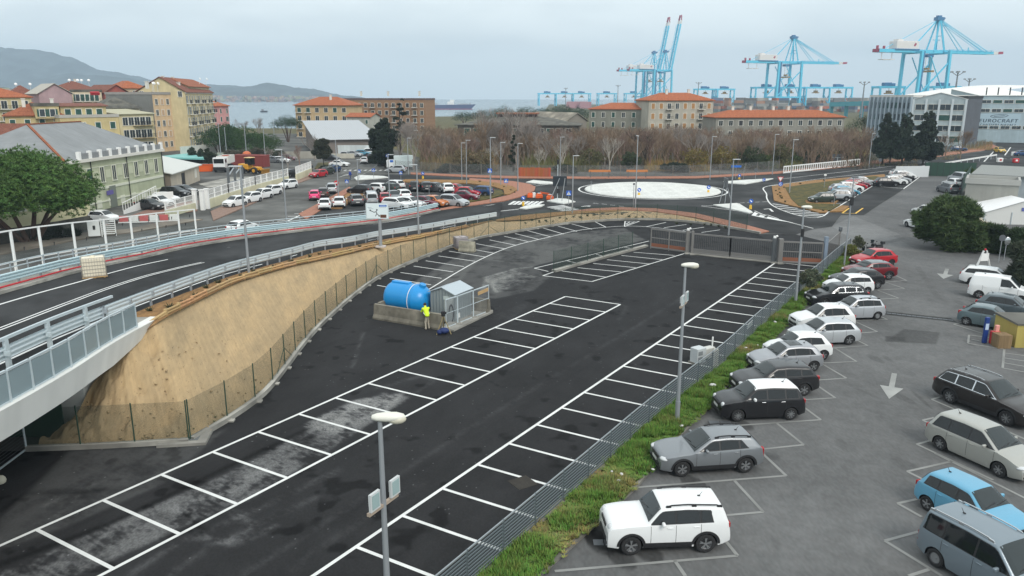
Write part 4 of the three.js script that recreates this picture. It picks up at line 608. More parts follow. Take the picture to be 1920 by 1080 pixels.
for(const[a,b,c,l,turn,f]of[[467,513,312,'slim street lamp rising from the planted strip left of the direction sign',3.1,gr],[785,440,309,'slim street lamp on the planted strip right of the direction sign',3.1,gr],[1191,391,255,'slim street lamp on the near edge of the white roundabout island',1.6],[766,327,259,'slim street lamp beside the white box van',0],[875,345,263,'slim street lamp behind the row of black cars in the triangle',0],[920,379,258,'slim street lamp with a pedestrian sign at the tip of the small lawn',0],[939,348,267,'slim street lamp on the bark strip left of the blue crossing sign',0],[971,359,269,'slim street lamp at the outer tip of the red pavement',0],[1050,333,257,'slim street lamp on the far pavement behind the black gantry sign',0],[1073,401,292,'slim street lamp at the bank right of the zebra crossing',0],[731,386,290,'slim street lamp behind the crowded triangle by the direction sign',0],[1331,337,256,'slim street lamp on the far pavement behind the right end of the island',0],[1366,441,299,'slim street lamp behind the middle of the sliding gate',0.2],[1448,327,252,'slim street lamp on the far pavement left of the white railing',0],[1480,363,262,'slim lamp with a side bracket in the bark at the left end of the lawn',0],[1629,314,250,'slim street lamp in front of the tall dark pines',0],[1762,293,244,'slim street lamp beyond the pines near the port road',0],[635,373,262,'slim street lamp at the end of the red path',3.1],[537,412,281,'slim street lamp at the kerb right of the white cars',3.1],[672,350,299,'short lamp post with a blue crossing sign by the black hatchback',0],[866,337,268,'slim street lamp beyond the ring road left of the fence gate',0]])slimLamp(a,b,c,l,turn,f);

function canvasTex(w,h,draw){const c=document.createElement('canvas');c.width=w;c.height=h;draw(c.getContext('2d'),w,h);const t=new THREE.CanvasTexture(c);t.colorSpace=THREE.SRGBColorSpace;t.magFilter=THREE.LinearFilter;return t;}
const face=(w,h,t,x,y,z)=>{const q=new THREE.PlaneGeometry(w,h);q.translate(x,y,z);return q;};
{// direction sign
const b=gr(714,463),top=topAt(b,380),low=topAt(b,410),dpt=-b.z*CP +(EYE - low)*SP,w=43 / FOCAL*dpt,h=top - low,t=thing('direction_sign','large pale route sign with a black junction diagram beside the ramp','road sign',b);
part('pole',new MB().rod(V(0,0,0),V(0,top - b.y - 0.3,0),0.16,0.15,12).done(),C.pole,t);part('base_plate',new MB().box(0,0.05,0,0.9,0.12,0.7).done(),mat(lin(0.5,0.45,0.42),0.9),t);
part('panel',new MB().rbox(-0.15,(top + low)/ 2 - b.y,0.22,w,h,0.06,0.028,0).done(),mat(lin(0.5,0.52,0.53),0.6),t);
const tx=canvasTex(512,352,(q,W,H)=>{q.fillStyle='#d6e1e4';q.fillRect(0,0,W,H);q.strokeStyle='#aebcc2';q.lineWidth=8;q.strokeRect(8,8,W - 16,H - 16);q.fillStyle='#2a5fb4';q.fillRect(300,36,176,40);q.fillStyle='#5a3624';q.fillRect(322,258,140,72);q.strokeStyle=q.fillStyle='#23272c';q.lineWidth=15;q.lineCap='round';q.beginPath();q.moveTo(110,168);q.lineTo(182,205);q.lineTo(228,190);q.lineTo(246,158);q.moveTo(228,190);q.lineTo(246,232);q.lineTo(290,280);q.moveTo(246,232);q.lineTo(214,290);q.stroke();for(const[x,y]of[[96,160],[250,148],[298,286]]){q.beginPath();q.arc(x,y,17,0,7);q.fill();}q.fillStyle='#9fadb3';q.fillRect(40,88,92,11);q.fillRect(60,116,110,11);q.fillRect(306,92,160,10);q.fillStyle='#b9cbe8';q.fillRect(326,52,120,9);});
part('sign_face',face(w - 0.06,h - 0.06,null,-0.15,(top + low)/ 2 - b.y,0.254),mat(0xffffff,0.55,{map:tx}),t);
}
const ped=canvasTex(64,64,(q)=>{q.fillStyle='#1e58b8';q.fillRect(0,0,64,64);q.fillStyle='#eef2f5';q.beginPath();q.moveTo(32,8);q.lineTo(58,54);q.lineTo(6,54);q.fill();q.fillStyle='#15181c';q.beginPath();q.arc(33,24,4,0,7);q.fill();q.fillRect(29,28,8,12);q.fillRect(24,40,6,10);q.fillRect(37,40,6,10);});
const keep=canvasTex(64,64,(q)=>{q.fillStyle='#1e58b8';q.fillRect(0,0,64,64);q.translate(32,32);q.rotate(Math.PI / 4);q.fillStyle='#f4f6f8';q.fillRect(-20,-5,24,10);q.beginPath();q.moveTo(22,0);q.lineTo(2,-15);q.lineTo(2,15);q.fill();});
const ring=canvasTex(64,64,(q)=>{q.fillStyle='#1e58b8';q.fillRect(0,0,64,64);q.strokeStyle='#f4f6f8';q.lineWidth=7;q.beginPath();q.arc(32,32,16,0.4,5.4);q.stroke();});
const give=canvasTex(64,64,(q)=>{q.fillStyle='#f0eeee';q.fillRect(0,0,64,64);});
const signBack=mat(lin(0.32,0.34,0.35),0.5,{metalness:0.3});
function sign(kind,px,py,pc,size,label){
const b=g(px,py),y=topAt(b,pc),t=thing('road_sign',label,'road sign',b,0);
part('pole',new MB().rod(V(0,0,0),V(0,y + size*0.4,0),0.035,0.035,8).done(),C.pole,t);
if(kind==='ped'){part('plate',new MB().box(0,y,0.05,size*=0.74,size,0.03).done(),signBack,t);part('sign_face',face(size,size,0,0,y,0.068),mat(0xffffff,0.5,{map:ped}),t);}
else if(kind==='keep'||kind==='ring'){const d=new THREE.CircleGeometry(size / 2,28);d.translate(0,y,0.068);part('plate',new MB().geo(new THREE.CylinderGeometry(size / 2,size / 2,0.03,28),M4().makeRotationX(Math.PI / 2).setPosition(0,y,0.05)).done(),signBack,t);part('sign_face',d,mat(0xffffff,0.5,{map:kind==='keep'?keep:ring}),t);}
else if(kind==='back')part('plate',new MB().geo(new THREE.CylinderGeometry(size / 2,size / 2,0.03,28),M4().makeRotationX(Math.PI / 2).setPosition(0,y,0.05)).done(),C.darkSteel,t);
else if(kind==='stop'){part('plate',new MB().geo(new THREE.CylinderGeometry(size / 2,size / 2,0.03,28),M4().makeRotationX(Math.PI / 2).setPosition(0,y,0.05)).done(),C.red,t);part('sign_face',new MB().box(0,y,0.07,size*0.7,size*0.2,0.01).done(),C.white,t);}
else if(kind==='give'){const s=size,v=(k)=>[V(-s*0.58*k,y + s*0.34*k,0),V(s*0.58*k,y + s*0.34*k,0),V(0,y - s*0.66*k,0)];const tri3=(k,z)=>tris(v(k).reverse().map((p)=>V(p.x,p.y,z)));part('plate',tri3(1,0.05),C.red,t);part('sign_face',tri3(0.68,0.056),C.white,t);}
else if(kind==='white'){part('plate',new MB().box(0,y,0.05,size,size*0.75,0.03).done(),C.white,t);}
else if(kind==='name'){part('plate',new MB().box(0,y,0.05,size*2,size*0.42,0.03).done(),C.blue,t);part('pole',new MB().rod(V(size*1.6,0,0),V(size*1.6,y,0),0.035,0.035,8).done(),C.pole,t);}
return t;
}
function bollard(px,py,pc,label){
const b=g(px,py),y=topAt(b,pc),t=thing('keep_right_bollard',label,'bollard',b);part('yellow_column',new MB().rod(V(0,0,0),V(0,y*0.5,0),0.2,0.16,14).done(),C.yellow,t);part('post',new MB().rod(V(0,y*0.5,0),V(0,y,0),0.03,0.03,6).done(),C.pole,t);const d=new THREE.CircleGeometry(0.3,26);d.translate(0,y,0.06);part('plate',new MB().geo(new THREE.CylinderGeometry(0.3,0.3,0.03,26),M4().makeRotationX(Math.PI / 2).setPosition(0,y,0.04)).done(),signBack,t);part('sign_face',d,mat(0xffffff,0.5,{map:keep}),t);
}
for(const[a,b,c,l]of[[981,386,371,'blue arrow sign on a yellow column by the left zebra crossing'],[1198,367,356,'blue arrow sign on a yellow column at the middle of the roundabout island'],[1328,362,351,'blue arrow sign on a yellow column at the right end of the roundabout island'],[1407,392,377,'blue arrow sign on a yellow column on the triangular traffic island'],[793,335,325,'blue arrow sign on a yellow column on the far left median'],[1386,336,329,'yellow column at the far right island by the blue street sign']])bollard(a,b,c,l);
for(const[k,a,b,c,s,l]of[['ped',919,380,320,0.85,'blue pedestrian crossing sign half way up the lamp at the lawn tip'],['ped',949,352,339,0.95,'blue pedestrian crossing sign on the bark strip left of the roundabout'],['ped',1066,384,362,0.95,'blue pedestrian crossing sign beside the right zebra crossing'],['ped',651,355,340,0.8,'blue pedestrian crossing sign at the end of the red path'],['ped',701,337,319,0.8,'blue pedestrian crossing sign on the white median island'],['ped',752,344,324,0.8,'blue pedestrian crossing sign behind the crowded triangle'],['ped',674,336,321,0.8,'blue crossing sign nearest the walking person in blue'],['ped',727,316,291,0.9,'blue parking sign beside the white box van'],['give',1462,350,335,0.95,'red and white give way triangle at the left tip of the bark strip'],['ring',1463,352,345,0.75,'round blue roundabout sign under the give way triangle'],['back',1416,338,319,0.75,'dark back of a round sign on the far right island'],['ring',1432,341,337,0.6,'small round blue sign at the end of the far right island'],['name',1379,335,312,0.95,'wide blue street name sign on two posts across the ring road'],['stop',632,362,343,0.8,'round red sign behind the silver people carrier'],['stop',739,309,299,0.8,'round red sign by the box van and the evergreen'],['back',1649,313,300,0.8,'round purple backed sign below the tall pines'],['white',1761,328,315,1.25,'white square board on a post before the green screen'],['back',1872,492,446,0.62,'round grey backed sign on the corner left of the tall oval one'],['white',1545,353,328,0.4,'small blue white plate on a post in the lawn'],['back',1563,388,368,0.3,'thin grey post at the near corner of the lawn'],['back',805,375,350,0.3,'thin post among the triangle cars near the black row'],['back',1108,358,341,0.3,'short bare post at the left tip of the white island'],['back',1187,391,345,0.3,'thin bare post beside the near island lamp']])sign(k,a,b,c,s,l);
{// oval traffic mirror
const b=g(1882,488),t=thing('traffic_mirror','oval traffic mirror on a post at the hedge corner','traffic mirror',b),y=topAt(b,452);part('pole',new MB().rod(V(0,0,0),V(0,y + 0.4,0),0.04,0.04,8).done(),C.pole,t);part('mirror',new MB().ball(0.05,y,0.06,0.4,0.75,1,0.2,20).done(),mat(lin(0.5,0.52,0.52),0.15,{metalness:0.9}),t); 
const p=g(1789,463),u=thing('leaning_post','leaning wooden post with a red disc against the dark bush','post',p);part('post',new MB().rod(V(0,0,0),V(1.25,4.1,0.3),0.09,0.07,8).done(),mat(lin(0.2,0.18,0.15),0.9),u);const d=part('red_disc',new MB().geo(new THREE.CylinderGeometry(0.38,0.38,0.03,24),M4().makeRotationX(Math.PI / 2).setPosition(-0.05,1.8,0.2)).done(),C.red,u);}
{// black gantry sign on raking struts
const b=g(1046,377),y0=topAt(b,349),y1=topAt(b,330),w=2.05,t=thing('message_sign','dark electronic message board on raking steel struts at the left roundabout arm','road sign',b);part('panel',new MB().rbox(0.25,(y0 + y1)/ 2,0,w,y1 - y0,0.3,0.05).done(),mat(lin(0.015,0.022,0.03),0.4),t);for(const s of[-1,1])part('strut',new MB().bar(V(s*0.9 - 0.35,0,0.4),V(s*0.4 + 0.6,y1 - 0.3,0.22),0.1).done(),C.pole,t);part('pole',new MB().rod(V(-0.05,0,-0.3),V(-0.05,topAt(b,303),-0.3),0.06,0.06,8).done(),C.rail,t);part('camera_unit',new MB().rbox(-0.05,topAt(b,304),-0.3,0.3,0.7,0.3,0.05).rbox(0.05,topAt(b,358),0.1,0.5,0.7,0.3,0.05).done(),C.black,t);
const c=g(1360,381),z=topAt(c,340),u=thing('overhead_sign','tall steel sign frame seen edge on right of the island','road sign',c);for(const[x0,x1]of[[-0.9,-0.2],[-0.1,0.1],[0.9,-0.1]])part('strut',new MB().bar(V(x0,0,0.1),V(x1,z,0),0.08).done(),C.pole,u);part('panel',new MB().rbox(-0.1,z - 0.2,-0.1,0.2,1.4,1.8,0.04).done(),C.darkSteel,u);
const e=g(1096,341),f=g(1254,342);}
for(const[a,b,c,k,l]of[[995,371,0.9,1,'red and white plastic road barrier left of the two orange ones'],[1011,372,1.1,0,'orange plastic road barrier, middle of three at the left arm'],[1031,374.5,1.1,0,'orange plastic road barrier, rightmost beside the gantry sign']]){const p=g(a,b),t=thing('road_barrier',l,'barrier',p,0.2);part('body',new MB().rbox(0,0.28,0,1.1,0.54,0.42,0.1).rbox(0,0.6,0,0.85,0.36,0.28,0.08).done(),C.orange,t);part('cap',new MB().rbox(k?0.5:0.0,k?0.42:0.8,0.02,k?0.45:0.5,k?0.78:0.1,k?0.47:0.25,0.05).done(),C.white,t);}
{const a=g(1013,370).setY(0.75),b=g(1030,373).setY(0.75);single('barrier_beam',new MB().bar(a,b,0.08,0.25).done(),C.orange,'orange beam between the two orange road barriers','barrier beam');}
for(const[a,b,w,l]of[[1124,334,5.2,'orange topped board on posts left behind the roundabout'],[1194,334,5,'orange topped board on posts right behind the roundabout']]){const p=g(a,b),t=thing('info_board',l,'notice board',p),y=topAt(p,321);for(const s of[-1,1])part('post',new MB().box(s*w*0.34,y / 2,0,0.12,y,0.12).done(),C.darkSteel,t);part('board',new MB().box(0,y + 0.05,0,w*0.8,0.42,0.12).done(),mat(lin(0.55,0.2,0.06),0.7),t);}
{const p=g(1569,311),t=thing('sign_board','dark grid shaped sign board seen from behind by the white railing','road sign',p),y=topAt(p,296);part('pole',new MB().rod(V(0,0,0),V(0,y,0),0.09,0.09,8).done(),C.rail,t);const m=new MB();for(let i=0;i<3;i++)for(let j=0;j<2;j++)m.box((i - 1)*0.85,y + 0.1 +(j - 0.5)*0.8,0,0.78,0.7,0.1);m.part('panel',C.darkSteel,t);part('frame',new MB().box(0,y + 0.1,-0.05,2.6,0.08,0.06).done(),C.rail,t);}
// ---------------------------------------------------------------- cars
const paintOf=(c,metal=0.25)=>new THREE.MeshPhysicalMaterial({color:c,roughness:0.42,metalness:metal,specularIntensity:0.35,clearcoat:0.8,clearcoatRoughness:0.05});
const carGlass=mat(lin(0.01,0.013,0.015),0.05),shieldGlass=mat(lin(0.02,0.028,0.03),0.05),trim=mat(lin(0.018,0.018,0.02),0.55),plateM=mat(lin(0.6,0.6,0.58),0.5),lampM=mat(lin(0.55,0.57,0.58),0.12),tailM=mat(lin(0.32,0.008,0.012),0.2),rimM=mat(lin(0.36,0.37,0.38),0.35,{metalness:0.7}),rimDark=mat(lin(0.1,0.1,0.105),0.4,{metalness:0.6}),chrome=mat(lin(0.6,0.62,0.64),0.2,{metalness:0.9});
const BASE={L:4.1,W:1.76,H:1.5,wb:2.55,fo:0.82,r:0.315,nose:0.72,hood:0.96,cowl:1.12,head:1.85,tail:3.55,back:3.98,deck:0.98,belt:0.93,beltBack:0.99,gc:0.19,dEnd:3.62,slope:2.2,pillars:[2.25,3.1],tumble:0.36,round:1};
const SPEC={
hatch:{tail:3.45,back:3.95,dEnd:3.5,slope:1.5},small:{L:3.65,W:1.63,H:1.52,wb:2.36,fo:0.7,cowl:0.92,head:1.6,tail:3.25,back:3.56,dEnd:3.3,pillars:[1.95,2.7],nose:0.76,hood:1.0,belt:0.97,beltBack:1.0,slope:4,deck:1.0,r:0.29},
suv:{L:4.25,W:1.82,H:1.62,wb:2.6,fo:0.85,r:0.345,nose:0.86,hood:1.07,cowl:1.2,head:1.95,tail:3.8,back:4.14,deck:1.08,belt:1.02,beltBack:1.1,gc:0.25,dEnd:3.8,pillars:[2.4,3.25],clad:1},
mpv:{L:4.45,W:1.8,H:1.66,wb:2.7,fo:0.9,r:0.32,nose:0.78,hood:1.04,cowl:1.05,head:1.95,tail:4.0,back:4.34,deck:1.0,belt:1.0,beltBack:1.02,dEnd:4.1,pillars:[2.35,3.3],slope:2.4},
van:{L:4.4,W:1.8,H:1.85,wb:2.75,fo:0.85,r:0.32,nose:0.86,hood:1.12,cowl:1.0,head:1.75,tail:4.22,back:4.38,deck:1.0,belt:1.1,beltBack:1.1,dEnd:4.1,pillars:[2.3,3.4],slope:7,tumble:0.2},
sedan:{L:4.5,W:1.78,H:1.45,wb:2.68,fo:0.88,nose:0.7,hood:0.93,cowl:1.25,head:2.0,tail:3.15,back:3.8,deck:0.98,belt:0.9,beltBack:0.95,dEnd:3.55,pillars:[2.35,3.2]},
estate:{L:4.6,W:1.8,H:1.48,wb:2.7,fo:0.9,nose:0.7,hood:0.94,cowl:1.25,head:2.0,tail:4.1,back:4.5,deck:0.98,belt:0.92,beltBack:0.97,dEnd:4.25,pillars:[2.4,3.25]},
};
const carCache=new Map();
function carShape(spec,lod){
const s={...BASE,...spec},{L,H}=s,hw=s.W / 2,ax1=s.fo,ax2=s.fo + s.wb,Ra=s.r + 0.055;
const prof=[[0,s.nose - 0.22],[0.03,s.nose - 0.12],[0.14,s.nose],[s.cowl*0.55,lerp(s.nose,s.hood,0.66)+ 0.015],[s.cowl,s.hood],[s.head,H - 0.035],[lerp(s.head,s.tail,0.4),H],[s.tail,H - 0.05],[s.back,s.deck],[L - 0.03,lerp(s.deck,0.7,0.45)],[L,0.68]];
const raw=(x)=>{x=clamp(x,0,L);for(let i=1;i<prof.length;i++)if(x<=prof[i][0])return lerp(prof[i - 1][1],prof[i][1],(x - prof[i - 1][0])/(prof[i][0]- prof[i - 1][0]||1));return prof[prof.length - 1][1];};
const T=(x)=>{let t=0;const k=x<0.2||x>L - 0.12?0.025:0.09;for(let i=-3;i<=3;i++)t +=raw(x + i*k / 3);return t / 7;};
const arch=(x)=>{let b=0;for(const a of[ax1,ax2]){const d=Math.abs(x - a);if(d<Ra)b=Math.max(b,s.r + Math.sqrt(Ra*Ra - d*d));}return b;};
const low=(x)=>s.gc + 0.1*(1 - smooth(0,0.5,x))*0.4 + 0.12*smooth(L - 0.6,L,x);
const B=(x)=>Math.max(low(x),arch(x));
const wd=(x)=>hw*(1 -(s.ft??0.2)*Math.pow(clamp((0.62 - x)/ 0.62),2.4)- 0.13*Math.pow(clamp((x -(L - 0.45))/ 0.45),2.4));
const belt=(x)=>Math.min(lerp(s.belt,s.beltBack,clamp(x / L)),T(x)- 0.05);
const roofW=(x)=>Math.max(0.3,wd(x)*0.97 - 0.02 - Math.max(0,T(x)- belt(x))*s.tumble);
const sideW=(x,y)=>{const b=B(x),h=belt(x),w=wd(x);if(y<=h){const t=clamp((y - low(x))/(h - low(x)));return w*(t<0.12?lerp(0.945,0.975,t / 0.12):t<0.6?lerp(0.975,1,Math.sin((t - 0.12)/ 0.48*Math.PI / 2)):lerp(1,0.968,Math.pow((t - 0.6)/ 0.4,1.6)));}const t=clamp((y - h)/ Math.max(0.02,T(x)- 0.07 - h));return lerp(w*0.968,roofW(x),t);};
const topY=(x,q)=>T(x)+ 0.022*(1 - q*q)- 0.07*Math.pow(clamp((q - 0.78)/ 0.22),2);
const Z=(x)=>L / 2 - x;
// stations, denser round the wheels and at both ends
const st=new Set([0,0.015,0.04,0.08,0.14,0.22,L - 0.015,L - 0.05,L - 0.1,L - 0.18,L]);const step=lod?0.07:0.16;for(let x=0.3;x<L - 0.25;x +=step)st.add(x);for(const a of[ax1,ax2])for(let k=-8;k<=8;k++)st.add(a + Ra*Math.sin(k / 8*Math.PI / 2)*0.9999);for(const x of[s.cowl,s.head,s.tail,s.back])for(const d of[-0.06,0,0.06])if(x + d>0&&x + d<L)st.add(x + d);
const xs=[...st].filter((x)=>x>=0&&x<=L).sort((a,b)=>a - b);
const section=(x)=>{const b=B(x),h=Math.max(belt(x),b + 0.05),o=[];for(const t of[0,0.08,0.25,0.45,0.65,0.85,1]){const y=lerp(b,h,t);o.push([sideW(x,y),y]);}const ye=T(x)- 0.048;for(const t of[0.35,0.7,0.95]){const y=lerp(h,Math.max(ye - 0.02,h + 0.01),t);o.push([sideW(x,y),y]);}const rw=roofW(x);for(const q of[0.985,0.93,0.8,0.5,0])o.push([rw*q,Math.max(topY(x,q),h + 0.012)]);return o;};
const S=xs.map(section),n=S[0].length,v=[],idx=[],roofIdx=[],pos=(i,j)=>i*(2*n - 1)+ j;
xs.forEach((x,i)=>{for(let j=0;j<n;j++)v.push(S[i][j][0],S[i][j][1],Z(x));for(let j=n - 2;j>=0;j--)v.push(-S[i][j][0],S[i][j][1],Z(x));});
for(let i=0;i + 1<xs.length;i++)for(let j=0;j<2*n - 2;j++){const roofy=s.twoTone&&j>=n - 4 - 1&&j<n + 3 + 1&&xs[i]>=s.head - 0.12&&xs[i + 1]<=s.tail + 0.12,t=roofy?roofIdx:idx;t.push(pos(i,j),pos(i,j + 1),pos(i + 1,j),pos(i,j + 1),pos(i + 1,j + 1),pos(i + 1,j));}
for(const i of[0,xs.length - 1])for(let j=0;j<n - 1;j++){const a=pos(i,j),b=pos(i,j + 1),c=pos(i,2*n - 2 - j),d=pos(i,2*n - 3 - j);if(i===0)idx.push(a,c,b,b,c,d);else idx.push(a,b,c,b,d,c);}
const shell=(ix)=>{const q=new THREE.BufferGeometry();q.setAttribute('position',new THREE.Float32BufferAttribute(v,3));q.setIndex(ix);q.computeVertexNormals();return q;};
const under=new MB();for(let i=0;i + 1<xs.length;i++){const a=S[i][0],b=S[i + 1][0];under.quad(V(a[0]*0.99,a[1],Z(xs[i])),V(b[0]*0.99,b[1],Z(xs[i + 1])),V(-b[0]*0.99,b[1],Z(xs[i + 1])),V(-a[0]*0.99,a[1],Z(xs[i])));}
// patches that follow the body side: rows of [x, yLow, yHigh]
const sidePatch=(m,rows,sgn,d)=>{for(let i=0;i + 1<rows.length;i++){const k=3;for(let j=0;j<k;j++){const P=(r,t)=>{const y=lerp(r[1],r[2],t);return V(sgn*(sideW(r[0],y)+ d),y,Z(r[0]));};const a=P(rows[i],j / k),b=P(rows[i + 1],j / k),c=P(rows[i + 1],(j + 1)/ k),e=P(rows[i],(j + 1)/ k);sgn>0?m.quad(a,e,c,b):m.quad(a,b,c,e);}}};
const dloTop=(x)=>Math.min(T(x)- 0.105,belt(x)+(s.dEnd - x)*s.slope),rowsOf=(x0,x1,pad)=>{const r=[],k=lod?22:8;for(let i=0;i<=k;i++){const x=lerp(x0,x1,i / k),lo=belt(x)+ 0.025 + pad,hi=dloTop(x)- pad;r.push([x,lo,Math.max(lo + 0.002,hi)]);}return r;};
const x0=s.cowl + 0.12,x1=s.dEnd,out={shell:shell(idx),roof:s.twoTone?shell(roofIdx):null,under:under.done()};
const frame=new MB(),panes=[];for(const g1 of[1,-1]){sidePatch(frame,rowsOf(x0,x1,0),g1,0.005);const cuts=[x0 + 0.06,...s.pillars.filter((p)=>p<x1 - 0.15),x1 - 0.05];if(s.panelVan)cuts.length=2;for(let i=0;i + 1<cuts.length;i++){const m=new MB();sidePatch(m,rowsOf(cuts[i]+(i?0.05:0),cuts[i + 1]- 0.02,0.028),g1,0.011);panes.push(m.done());}}
out.frame=s.panelVan?null:frame.done();out.panes=panes;
const topPatch=(xa,xb,qa,d)=>{const m=new MB(),k=8,e=8;for(let i=0;i<k;i++)for(let j=0;j<e;j++){const P=(a,b)=>{const x=lerp(xa,xb,a / k),q=lerp(-qa,qa,b / e);return V(q*roofW(x),topY(x,Math.abs(q))+ d,Z(x)+(xa<2?d:-d)*0.6);};m.quad(P(i,j),P(i,j + 1),P(i + 1,j + 1),P(i + 1,j));}return m.done();};
out.shield=topPatch(s.cowl + 0.05,s.head - 0.02,0.9,0.008);out.rear=topPatch(s.tail + 0.04,lerp(s.tail,s.back,s.L - s.tail<0.35?0.93:0.9),0.86,0.01);
if(s.sunroof)out.sunroof=topPatch(s.head + 0.18,s.head + 0.95,0.7,0.008);
// lamps, grille, bumpers, plates, mirrors
const zf=L / 2,zr=-L / 2,ny=s.nose,hl=[];for(const k of[1,-1]){const m=new MB();if(s.roundLamp)m.ball(k*hw*0.66,ny - 0.1,zf - 0.12,0.13,1,1,0.75,16);else m.geo(new THREE.SphereGeometry(0.14,16,10),M4().makeRotationY(k*0.5).scale(V(1.45,0.62,1.1)).setPosition(k*hw*0.72,ny - 0.1,zf - 0.16));hl.push(m.done());}out.head=hl;
out.grille=new MB().rbox(0,ny - 0.14,zf + 0.0,hw*0.85,0.13,0.04,0.02).rbox(0,s.gc + 0.2,zf + 0.005,hw*1.15,0.17,0.05,0.03).done();
out.plateF=new MB().box(0,ny - 0.29,zf + 0.03,0.5,0.11,0.02).done();out.plateR=new MB().box(0,s.plateY||0.62,zr - 0.015,0.5,0.11,0.02).done();
out.tails=[1,-1].map((k)=>{const yb=s.deck -(s.tallTail?0.24:0.12),m=new MB();m.rbox(k*(hw*0.885 - 0.085),yb,zr + 0.14,0.2,s.tallTail?0.42:0.22,0.25,0.05);return m.done();});
out.mirrors=[1,-1].map((k)=>new MB().rbox(k*(hw + 0.08),belt(s.cowl + 0.5)+ 0.09,Z(s.cowl + 0.52),0.2,0.15,0.12,0.05).done());
const bump=new MB();bump.rbox(0,s.gc + 0.12,zf - 0.05,hw*1.5,0.12,0.14,0.04).rbox(0,s.gc + 0.2,zr + 0.04,hw*1.62,0.2,0.12,0.05);out.bumper=bump.done();
const cl=new MB();if(s.clad)for(const k of[1,-1]){const r=[];for(let x=ax1 + Ra;x<=ax2 - Ra;x +=0.08)r.push([x,low(x)+ 0.005,low(x)+ 0.21]);sidePatch(cl,r,k,0.012);for(const a of[ax1,ax2]){for(let i=0;i<16;i++){const P=(t,R)=>{const an=Math.PI*t / 16,x=a - R*Math.cos(an),y=Math.max(low(clamp(x,0,L)),s.r + R*Math.sin(an));return V(k*(sideW(clamp(x,0.03,L - 0.03),y)+ 0.014),y,Z(x));};const A=P(i,Ra),E=P(i,Ra + 0.09),F=P(i + 1,Ra + 0.09),D=P(i + 1,Ra);k>0?cl.quad(A,D,F,E):cl.quad(A,E,F,D);}}}out.clad=s.clad?cl.done():null;
if(lod){const gp=new MB(),hd=[];for(const k of[1,-1]){for(const x of[s.cowl + 0.12,s.pillars[0]+ 0.02,...(s.three?[]:[s.pillars[1]+ 0.03])]){const lo=Math.max(low(x)+ 0.13,arch(x)+ 0.02),hi=belt(x)- 0.01,r=[[x - 0.007,lo,hi],[x + 0.007,lo,hi]];sidePatch(gp,r,k,0.004);}for(const x of s.three?[s.pillars[0]- 0.18]:[s.pillars[0]- 0.18,s.pillars[1]- 0.12])hd.push(new MB().rbox(k*(sideW(x,belt(x)- 0.1)+ 0.012),belt(x)- 0.1,Z(x),0.03,0.035,0.2,0.012).done());}out.gaps=gp.done();out.handles=hd;const an=L*0.78;out.aerial=new MB().rod(V(0,topY(an,0)- 0.01,Z(an)),V(0,topY(an,0)+ 0.16,Z(an)- 0.12),0.014,0.006,6).rbox(0,topY(an,0)+ 0.01,Z(an),0.06,0.05,0.1,0.02).done();const wp=new MB(),xw=s.cowl + 0.09;wp.bar(V(0.1,topY(xw,0.1)+ 0.02,Z(xw)),V(0.62,topY(xw + 0.1,0.6)+ 0.02,Z(xw + 0.06)),0.02).bar(V(-0.5,topY(xw,0.5)+ 0.02,Z(xw)),V(0.05,topY(xw + 0.1,0.1)+ 0.02,Z(xw + 0.06)),0.02);out.wiper=wp.done();}
if(s.rails)out.rails=[1,-1].map((k)=>{const m=new MB(),a=s.head + 0.15,b=s.tail - 0.05;let pr=null;for(let i=0;i<=10;i++){const x=lerp(a,b,i / 10),p=V(k*roofW(x)*0.9,topY(x,0.9)+(i===0||i===10?0.01:0.06),Z(x));if(pr)m.bar(pr,p,0.04,0.035);pr=p;}for(const t of[0.05,0.5,0.95]){const x=lerp(a,b,t);m.box(k*roofW(x)*0.9,topY(x,0.9)+ 0.015,Z(x),0.05,0.08,0.16);}return m.done();});
// wheels
const tw=0.2,tl=new THREE.LatheGeometry([[s.r*0.62,-tw / 2],[s.r*0.9,-tw / 2],[s.r*0.985,-tw / 2 + 0.03],[s.r,0],[s.r*0.985,tw / 2 - 0.03],[s.r*0.9,tw / 2],[s.r*0.66,tw / 2],[s.r*0.62,tw / 2 - 0.02]].map(([a,b])=>new THREE.Vector2(a,b)),lod?32:16);tl.rotateZ(-Math.PI / 2);out.tyre=tl;
const rim=new MB(),R=s.r*0.64;rim.geo(new THREE.LatheGeometry([[R,-0.02],[R,0.085],[R*0.9,0.09],[R*0.86,0.02],[0.02,0.01]].map(([a,b])=>new THREE.Vector2(a,b)),24),M4().makeRotationZ(-Math.PI / 2));out.rimBack=rim.done();
const sp=new MB(),ns=s.spokes||5;if(s.steelWheel)sp.geo(new THREE.LatheGeometry([[R*0.88,0.06],[R*0.6,0.085],[R*0.45,0.05],[0.03,0.07],[0,0.07]].map(([a,b])=>new THREE.Vector2(a,b)),20),M4().makeRotationZ(-Math.PI / 2));else for(let i=0;i<ns;i++){const a=i*2*Math.PI / ns;for(const o of ns<7?[-0.13,0.13]:[0])sp.bar(V(0.075,0.04*Math.cos(a),0.04*Math.sin(a)),V(0.082,R*0.95*Math.cos(a + o),R*0.95*Math.sin(a + o)),ns<7?0.035:0.04,0.03);}sp.geo(new THREE.CylinderGeometry(0.055,0.055,0.03,12),M4().makeRotationZ(Math.PI / 2).setPosition(0.08,0,0));out.spokes=sp.done();
out.wheels=[[ax1,1],[ax1,-1],[ax2,1],[ax2,-1]].map(([x,k])=>[k*(wd(x)*0.985 - tw / 2),s.r,Z(x),k]);out.s=s;out.ax=[Z(ax1),Z(ax2)];out.hw=hw;return out;
}
